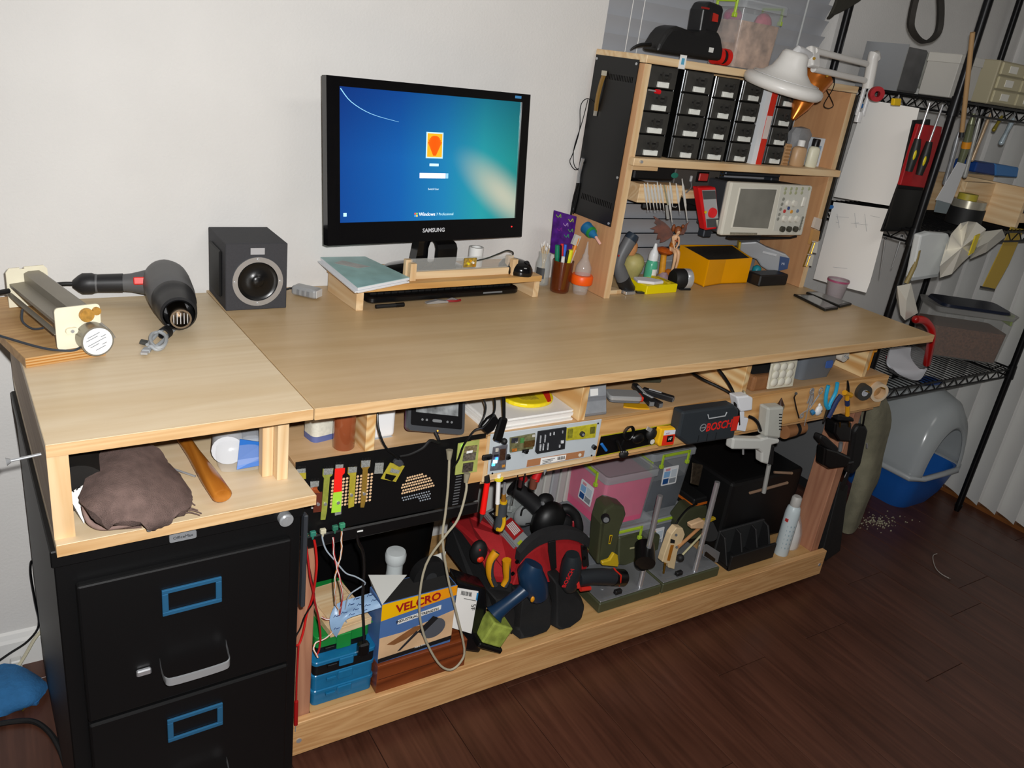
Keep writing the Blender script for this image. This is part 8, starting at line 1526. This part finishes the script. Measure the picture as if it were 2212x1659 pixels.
# mid shelf
Z2 = 1.183
t = T('wooden_crate', 'open wooden crate of orange parts on the rack middle shelf', 'crate', (2.6, .4, Z2))
M().box(2.34, 2.52, .33, .35, Z2, Z2+.13).build('front', PINE, t, 0, bev=.001, w=True); M().box(2.52, 2.54, .22, .5, Z2, Z2+.135).build('divider', PINEY, t, 0, bev=.001, w=True); M().box(2.54, 2.82, .22, .50, Z2, Z2+.02).build('floor', PINE, t, 0, w=True); M().box(2.34, 2.82, .50, .52, Z2, Z2+.135).build('back', PINE, t, 0, w=True); M().box(2.54, 2.82, .22, .235, Z2, Z2+.05).build('lip', PINE, t, 0, w=True)
for k in range(5): M().sph((2.57+.05*k, .29+.02*(k % 2), Z2+.055), (.024, .03, .035), 10, 6).build('part', mat(('#d8602c', '#c8c4be', '#3a3a3c', '#d86a34', '#b83a3a')[k], .5), t, 50, w=True)
t = T('blue_box', 'dark blue flat box lying on the wooden crate', 'box', Q(2150, 365, .36)); fq(t, 'body', [(2112, 350), (2150, 354), (2150, 380), (2105, 372)], .34, .08, mat('#123a7c', .4), .004); fq(t, 'light_end', [(2151, 354), (2202, 362), (2198, 384), (2151, 380)], .34, .08, mat('#3f7ab8', .4), .004)
t = T('tape_spools', 'black and steel tape spool stack on the rack middle shelf', 'spool', (2.30, .3, Z2)); M().cyl((2.30, .28, Z2+.0005), (2.30, .28, Z2+.055), .055, n=28).build('black_spool', BLACKM, t, 40, w=True); M().cyl((2.30, .28, Z2+.0555), (2.30, .28, Z2+.080), .052, n=28).build('steel_spool', mat('#c4bfae', .25, .7), t, 40, w=True); M().cyl((2.28, .28, Z2+.0805), (2.28, .28, Z2+.10), .03, n=20).build('yellow_roll', mat('#a89a34', .5), t, 40, w=True)
# hung in front
t = T('white_pouch', 'white paper pouch hanging on the rack front post', 'pouch', Q(2010, 590, .16)); fq(t, 'pouch', [(1990, 508), (2010, 502), (2050, 505), (2055, 520), (2028, 595), (1970, 604)], .165, .025, mat('#c9cdcd', .6), .006, 2); fq(t, 'hem', [(1970, 600), (2028, 592), (2027, 598), (1970, 607)], .163, .02, mat('#a9adae', .6), .001)
t = T('foil_bag', 'crinkled silver foil bag hanging on the rack front', 'foil bag', Q(2080, 520, .13)); FO = mat('#e8e4d8', .25, .3)
P = [Q(2055, 505, .13), Q(2075, 482, .15), Q(2092, 478, .12), Q(2110, 480, .16), Q(2130, 495, .13), Q(2115, 525, .16), Q(2098, 550, .12), Q(2078, 568, .15), Q(2056, 592, .13), Q(2030, 600, .15), Q(2030, 575, .12), Q(2045, 540, .15)]
c = Q(2078, 535, .115); m = M(); m.add([c]+P+[c+V((0, .05, 0))], [(0, i+1, (i+1) % len(P)+1) for i in range(len(P))]+[(len(P)+1, (i+1) % len(P)+1, i+1) for i in range(len(P))]); m.build('foil', FO, t, 0, w=True)
P = [Q(2128, 500, .15), Q(2165, 495, .13), Q(2172, 512, .16), Q(2130, 545, .13), Q(2095, 560, .16), Q(2110, 535, .12)]; c = Q(2135, 523, .12); m = M(); m.add([c]+P+[c+V((0, .05, 0))], [(0, i+1, (i+1) % 6+1) for i in range(6)]+[(7, (i+1) % 6+1, i+1) for i in range(6)]); m.build('foil_tail', mat('#cfccc0', .25, .3), t, 0, w=True)
fq(t, 'yellow_print', [(2108, 510), (2118, 505), (2104, 545), (2093, 552)], .118, .004, mat('#c9b428', .35), 0)
t = T('foil_brush', 'paint brush wrapped in foil hanging from the rack post', 'paint brush', Q(1960, 690, .16)); M().tube([Q(1984, 540, .17), Q(1975, 575, .17), Q(1957, 612, .17)], .007, 10, smooth=2).build('handle', mat('#8a7a4c', .5), t, 40, w=True); P = [Q(1938, 618, .165), Q(1968, 612, .16), Q(1983, 676, .165), Q(1955, 692, .155), Q(1945, 680, .165)]; c = Q(1958, 650, .148); m = M(); m.add([c]+P+[c+V((0, .035, 0))], [(0, i+1, (i+1) % 5+1) for i in range(5)]+[(6, (i+1) % 5+1, i+1) for i in range(5)]); m.build('foil_wrap', FO, t, 0, w=True)
t = T('yellow_strap', 'yellow strap hanging on a pale board at the rack right', 'strap', Q(2150, 560, .3)); fq(t, 'strap', [(2185, 490), (2212, 495), (2180, 570), (2150, 624), (2123, 620)], .22, .003, mat('#b89a3c', .6), 0); fq(t, 'end_tab', [(2120, 618), (2150, 624), (2149, 628), (2119, 622)], .2195, .004, DGREY, 0)
for i, (a, b) in enumerate((((1948, 510), (1926, 580)), ((1913, 515), (1900, 600)))):
    t = T('needle', ('right', 'left')[i]+' steel skewer hanging under the middle rack shelf', 'skewer', Q(*b, .3)); M().cyl(Q(*a, .28), Q(*b, .28), .003, .001, n=8).build('shaft', STEEL, t, w=True); M().sph(Q(*a, .28), .004, 8, 5).build('eye', DSTEEL, t, w=True)
# bottom shelf
Z3 = .6475
kc = T('food_container', 'clear container of brown kibble with navy lid on the rack bottom shelf', 'food container', (2.735, .385, Z3), -.62)
for nm, s0, s1, z0, z1, mt in (('tub', .94, 1, 0, .175, mat('#b4b4b0', .15, 0, 0, 40, 0, 200, .2)), ('kibble', .90, .94, .004, .12, mat('#6b4530', .8, 0, .5, 160, .6, 120)), ('rim', 1.0, 1.06, .1755, .195, mat('#a9a9a6', .2, 0, 0, 40, 0, 200, .6))):
    M().loft([[(x*s0, y*s0, z0) for x, y in rrect(.30, .17, .02)], [(x*s1, y*s1, z1) for x, y in rrect(.30, .17, .02)]]).build(nm, mt, kc, 40)
M().loft([[(x, y, .1955) for x, y in rrect(.27, .16, .03)], [(x*.96, y*.96, .206) for x, y in rrect(.27, .16, .03)]]).build('lid', mat('#141c30', .4), kc, 40); M().box(.150, .158, -.05, .05, .150, .192).build('latch', LIME, kc, 0, bev=.002)
t = T('white_rag', 'white rag draped over the rack bottom shelf edge', 'rag', (2.03, .22, Z3)); grid_cloth([[Q(1920, 755, .26), Q(1945, 750, .26), Q(1965, 752, .26)], [Q(1915, 785, .22), Q(1945, 785, .22), Q(1965, 775, .23)], [Q(1930, 800, .2), Q(1955, 805, .19), Q(1985, 800, .19)], [Q(1965, 818, .19), Q(1985, 818, .185), Q(2000, 795, .185)]], .006, 'rag', mat('#c4c6cc', .8), t, 4, 4)
t = T('red_packet', 'red packet in a crinkled clear bag on the rack bottom shelf', 'packet', (2.17, .26, Z3)); M().sph((2.17, .27, Z3+.07), (.05, .035, .03), 8, 6).build('packet', mat('#8c2434', .4, 0, .2, 30), t, 30, w=True); M().sph((2.24, .27, Z3+.052), (.10, .05, .055), 9, 7).build('film', mat('#8d8d8f', .12, 0, 0, 40, 0, 200, .38), t, 15, w=True)
t = T('curved_red_tool', 'curved red tool rising behind the workbench right corner', 'tool', Q(2000, 715, .12)); M().tube([Q(1978, 690, .14), Q(1995, 692, .14), Q(2008, 705, .14), Q(2013, 722, .14), Q(2010, 745, .15), Q(2002, 785, .19)], .0125, 12, smooth=4).build('handle', mat('#b8100e', .3), t, 50, w=True); M().sph(Q(1978, 690, .14), .0125, 10, 6).build('end', mat('#8c0c0c', .3), t, 50, w=True)
# between the hutch and the papers: clips
for i, (u, v) in enumerate(((1752, 535), (1742, 563))):
    t = T('binder_clip', ('upper', 'lower')[i]+' brass binder clip left of the lower pinned sheet', 'clip', Q(u, v, .42)); p = Q(u, v, .42); M().tube([p+V((-.008, 0, -.018)), p+V((-.002, 0, .018)), p+V((.012, 0, .016)), p+V((.008, 0, -.02))], .0022, 6, closed=True).build('wire', BRASS, t, w=True); fq(t, 'body', [(u+6, v-14), (u+16, v-12), (u+12, v+12), (u+2, v+10)], .424, .006, mat('#c9c6bc', .5), 0)
t = T('card_bundle', 'bundle of tan and white cards left of the lower pinned sheet', 'cards', Q(1760, 510, .44)); fq(t, 'tan_card', [(1758, 496), (1772, 500), (1766, 530), (1750, 528)], .435, .01, mat('#b98c54', .6), 0); fq(t, 'white_card', [(1764, 470), (1776, 474), (1770, 498), (1757, 492)], .436, .01, mat('#c9bcb0', .6), 0)
t = T('clear_cup', 'clear plastic cup with pink rim behind the phones', 'cup', onz(1822, 655, H)+V((.03, .06, 0))); M().lathe([(.026, 0), (.034, .06), (.033, .06), (.025, .002), (.001, .002)], 20, 0, None, False).build('cup', mat('#b4a9ac', .12, 0, 0, 40, 0, 200, .45), t, 40); M().ring(.0345, .0335, .052, .058, 20).build('pink_rim', mat('#a04a6a', .4), t, 40)
# ================= litter box =================
lb = T('litter_box', 'blue litter box with grey translucent hood under the rack', 'litter box', (2.72, .43, 0))
def sec(w, d, z, r=.06, cx=2.715, cy=.445): return [(x, y, z) for x, y in rrect(w, d, r, 5, cx, cy)]
BLB = mat('#1d5cae', .35)
M().loft([sec(.24, .28, .0), sec(.29, .33, .06), sec(.335, .365, .15), sec(.345, .375, .175), sec(.325, .355, .175), sec(.28, .32, .06), sec(.22, .26, .012)]).build('pan', BLB, lb, 50, w=True)
HD = mat('#bcc2c4', .18, 0, 0, 40, 0, 200, .62)
# hood with a real arched opening in the front: ring of cross sections with a hole
hd = M(); n = 28; prof = []
x0_, x1_ = 2.715-.178, 2.715+.178
def arch(w, h, z0, y, k=24): return [(2.715+w*math.cos(a), y, z0+h*math.sin(a)) for a in [math.pi*i/k for i in range(k+1)]]
ys = (.262, .270, .30, .40, .52, .62); hs_ = (.245, .275, .315, .345, .335, .26); wsx = (.155, .168, .176, .180, .178, .165)
rows = [arch(w_, h_, .165, y) for y, h_, w_ in zip(ys, hs_, wsx)]
K = len(rows[0])
def strips(rows):
    vs = [p for r in rows for p in r]; fs = [(i*K+j, i*K+j+1, (i+1)*K+j+1, (i+1)*K+j) for i in range(len(rows)-1) for j in range(K-1)]; return vs, fs
front = [arch(.122, .205, .165, .258), arch(.136, .222, .165, .252), rows[0]]
vs, fs = strips(front+rows[1:]); hd.add(vs, fs)
bk = rows[-1]; b0 = len(hd.v); hd.add(bk+[(2.715, .625, .2)], [(j, j+1, K) for j in range(K-1)])
ho = hd.build('hood', HD, lb, 60, w=True); so = ho.modifiers.new('thick', 'SOLIDIFY'); so.thickness = .003
M().tube([(2.545, .63, .172), (2.535, .45, .172), (2.54, .275, .172), (2.60, .252, .172), (2.715, .250, .172), (2.83, .252, .172), (2.89, .275, .172), (2.895, .45, .172), (2.885, .63, .172)], .012, 8).build('hood_rim', mat('#b4b9bc', .25, 0, 0, 40, 0, 200, .85), lb, 50, w=True)
M().plate(rrect(.10, .07, .02, 4, 2.715, .42), .512, .518).build('vent', mat('#2450a0', .4), lb, 30, w=True)
M().loft([sec(.24, .28, .015), sec(.26, .30, .05)]).build('litter_fill', mat('#123c7c', .8), lb, 30, w=True)
# litter crumbs
m = M(); rn = random.Random(9)
for k in range(140):
    p = onz(1895+rn.gauss(0, 26), 1128+rn.gauss(0, 9), 0); s = rn.uniform(.0012, .0032); m.cbox((p.x, p.y, s*.6), (s*1.6, s*1.2, s*1.2))
m.build('litter_crumbs', mat('#a8a48c', .8), None, 0, kind='stuff', label='scattered pale litter crumbs on the floor beside the litter box', cat='litter')
# ================= floor bits =================
t = T('white_string', 'short white string lying on the dark floor', 'string', onz(2030, 1220, .002)); M().tube([onz(2024, 1196, .003), onz(2016, 1200, .003), onz(2016, 1212, .003), onz(2022, 1228, .003), onz(2034, 1240, .003), onz(2050, 1249, .003)], .0015, 5, smooth=5).build('strand', mat('#a9a39c', .7), t, 40, w=True); M().sph(onz(2052, 1250, .003), .003, 8, 5).build('knot', mat('#5c534c', .7), t, w=True)
BC = mat('#2f6ea4', .9, 0, .15, 40, .8, 200)
t = T('blue_cloth', 'crumpled blue cloth lying on the floor left of the cabinet', 'cloth', onz(50, 1490, 0)); grid_cloth([[onz(-60, 1460, .03), onz(10, 1440, .035), onz(45, 1448, .03), onz(70, 1462, .012)], [onz(-60, 1500, .03), onz(20, 1475, .045), onz(70, 1478, .035), onz(95, 1480, .012)], [onz(-60, 1540, .02), onz(15, 1515, .03), onz(60, 1515, .025), onz(92, 1500, .008)], [onz(-60, 1570, .006), onz(2, 1545, .006), onz(30, 1530, .006), onz(80, 1524, .006)]], .008, 'cloth', BC, t, 4, 4, .001); M().cyl(onz(48, 1536, .006), onz(72, 1508, .02), .0018, n=6).build('pin', BRASS, t, w=True)
t = T('blue_cloth', 'second blue cloth tucked behind the filing cabinet on the floor', 'cloth', onz(125, 1460, 0)); grid_cloth([[onz(118, 1425, .02), onz(135, 1415, .02), onz(160, 1415, .02)], [onz(110, 1470, .03), onz(130, 1455, .03), onz(160, 1450, .03)], [onz(125, 1505, .006), onz(140, 1508, .006), onz(165, 1508, .006)]], .008, 'cloth', BC, t, 4, 4, .001); M().sph(onz(124, 1410, .03), .006, 8, 5).build('gold_tag', BRASS, t, w=True)
t = T('wall_cable', 'black cable looping down the wall left of the cabinet', 'cable', Q(85, 1360, .655)); M().tube([Q(76, 1225, .664), Q(68, 1212, .662), Q(66, 1240, .66), Q(76, 1300, .656), Q(84, 1350, .652), Q(60, 1385, .648), Q(20, 1412, .64), Q(-20, 1440, .63)], .0028, 8, smooth=5).build('lead', BLACK, t, 40, w=True); M().tube([Q(76, 1225, .664), Q(80, 1270, .662), Q(86, 1330, .658), Q(92, 1360, .652)], .0028, 8, smooth=5).build('lead', DGREY, t, 40, w=True)
t = T('white_cable', 'cream cable with white plug running down to the floor', 'cable', Q(40, 1430, .64)); M().tube([Q(92, 1360, .652), Q(75, 1380, .648), Q(55, 1415, .64), Q(38, 1442, .63), Q(30, 1455, .62)], .0042, 8, smooth=4).build('lead', mat('#c9c2a8', .5), t, 40, w=True); M().box(-.012, .012, -.01, .01, -.012, .012, 0, Matrix.Translation(Q(35, 1432, .645))).build('plug', mat('#d6d6d2', .4), t, 0, bev=.003, w=True)
t = T('floor_cable', 'thick black cable lying on the floor left of the cabinet', 'cable', onz(60, 1560, 0)); M().tube([onz(-40, 1572, .007), onz(20, 1560, .007), onz(70, 1558, .007), onz(105, 1580, .007), onz(130, 1620, .007), onz(150, 1680, .007)], .006, 8, smooth=5).build('lead', BLACKM, t, 40, w=True); M().sph(onz(-40, 1572, .007), .007, 8, 5).build('end', BLACKM, t, w=True)
# ---- jars with pens on the bench ----
js = T('swab_jar', 'clear glass jar holding cotton swabs beside the monitor riser', 'jar', (.868, .612, H))
JG = mat('#cfd8d8', .05, 0, 0, 40, 0, 200, .22)
M().lathe([(.020, 0), (.022, .003), (.022, .062), (.019, .072), (.017, .078), (.018, .092), (.0165, .092), (.0155, .078), (.0205, .06), (.0205, .004), (.001, .004)], 24, 0, None, False).build('glass', JG, js, 40); M().add([(.0226*math.sin(a), -.0226*math.cos(a), z_) for z_ in (.022, .052) for a in (-1.5, -1.1, -.7, -.35)], [(0, 1, 5, 4), (1, 2, 6, 5), (2, 3, 7, 6)]).build('label', mat('#3a3c3e', .4), js, 40)
for k in range(9):
    a = k*.7; t = T('cotton_swab', 'cotton swab with white tip standing in the glass jar', 'cotton swab', (.868, .612, H+.005), 0, 'cotton swabs in the glass jar'); p, q = V((.868+.012*math.cos(a+2.6), .612+.012*math.sin(a+2.6), H+.006)), V((.868+.013*math.cos(a), .612+.012*math.sin(a), H+.105+.006*(k % 3))); M().cyl(p, q, .0012, n=6).build('stick', mat('#d8bc8c', .6), t, w=True); M().sph(q, (.0026, .0026, .006), 8, 6).build('tip', mat('#eceae6', .9), t, w=True)
ag = T('amber_glass', 'brown glass tumbler full of pens beside the hutch', 'tumbler', (.885, .545, H)); AM = mat('#6b2a08', .06, 0, 0, 40, 0, 200, .6, 0, 0, .5)
M().lathe([(.024, 0), (.0265, .004), (.0295, .088), (.0285, .088), (.0255, .006), (.001, .006)], 32, 0, None, False).build('glass', AM, ag, 40)
for k, (dx, dy, tx, ty, hh, r, c_, c2, lab) in enumerate(((-.012, .004, -.022, .01, .128, .006, '#0e7a5c', '#0a5a44', 'green marker'), (-.004, .008, -.012, .012, .126, .006, '#101012', '#2c2c30', 'black marker'), (-.008, -.012, -.014, -.014, .102, .005, '#dcdcd8', '#b9b9b4', 'white marker'), (.002, -.008, .0, -.012, .118, .004, '#18181a', '#888', 'slim black pen'), (.010, .004, -.002, .016, .13, .0045, '#d02a28', '#a01c1c', 'red capped pen'), (.012, .006, .008, .014, .128, .0045, '#2a62d0', '#1a429c', 'blue capped pen'), (.008, -.012, .010, -.012, .12, .0065, '#d8d81c', '#b8b414', 'yellow highlighter'), (.002, -.002, .034, -.004, .15, .0042, '#e08a2c', '#c9c6be', 'orange toothbrush'), (.006, -.004, .030, -.008, .118, .0022, '#b9a48c', '#6b5a48', 'thin paint brush'))):
    p, q = V((.885+dx*.6, .545+dy*.6, H+.008)), V((.885+tx, .545+ty, H+hh)); t = T('pen', lab+' standing in the brown glass tumbler', 'pen', p, 0, 'pens in the brown tumbler')
    c2 = '#888888' if c2 == '#888' else c2; M().cyl(p, p.lerp(q, .72), r*.9, r, n=12).build('barrel', mat(c_, .4), t, 40, w=True); M().cyl(p.lerp(q, .72), q, r*1.12, r, n=12).build('cap', mat(c_ if 'tooth' not in lab else '#e08a2c', .4), t, 40, w=True)
    if 'tooth' in lab: M().box(-.016, .004, -.004, .004, -.002, .026, 0, Matrix.Translation(q.lerp(p, .13)) @ Matrix.Rotation(.3, 4, 'Y')).build('bristles', mat('#b9b9b2', .8), t, 0, w=True)
t = T('purple_card', 'purple and green patterned card standing behind the pens', 'card', (.90, .60, H+.09)); cc_ = [Q(1197, 454, .60), Q(1246, 468, .60), Q(1236, 525, .60), Q(1191, 505, .60)]
cc_ = [Q(1197, 454, .59), Q(1246, 468, .59), Q(1232, 560, .575), Q(1188, 545, .575)]; M().loft([cc_, [p+V((0, .0012, 0)) for p in cc_]]).build('card', mat('#4a1a78', .35, 0, .5, 55), t, 0, w=True)
for (a, b, c_) in ((.2, .1, '#7aa83c'), (.75, .12, '#a8c83c'), (.8, .35, '#5a9a5c'), (.3, .4, '#7a2a8c'), (.65, .5, '#3a8a6a'), (.55, .25, '#a888c0')):
    p = cc_[0].lerp(cc_[1], a).lerp(cc_[3].lerp(cc_[2], a), b)+V((0, -.001, 0)); M().tube([p+V((-.008, 0, .003)), p+V((0, 0, -.004)), p+V((.006, 0, .004)), p+V((.009, 0, -.005))], .0012, 5, smooth=3).build('swirl', mat(c_, .4), t, w=True)
sb = T('squeeze_bottle', 'clear squeeze bottle upside down in an orange lidded cup', 'bottle', (.938, .520, H)); CP_ = mat('#d8d4d0', .1, 0, 0, 40, 0, 200, .3)
M().lathe([(.019, 0), (.020, .003), (.024, .028), (.001, .028)], 24, 0, None, False).build('cup', CP_, sb, 40); M().lathe([(.029, .0285), (.0305, .031), (.0305, .050), (.028, .0535), (.001, .054)], 28).build('orange_lid', mat('#f05a0c', .4), sb, 40); M().lathe([(.022, .0545), (.022, .075), (.012, .095), (.009, .100), (.009, .108), (.006, .112), (.0015, .145), (.001, .146)], 24).build('bottle', CP_, sb, 40)
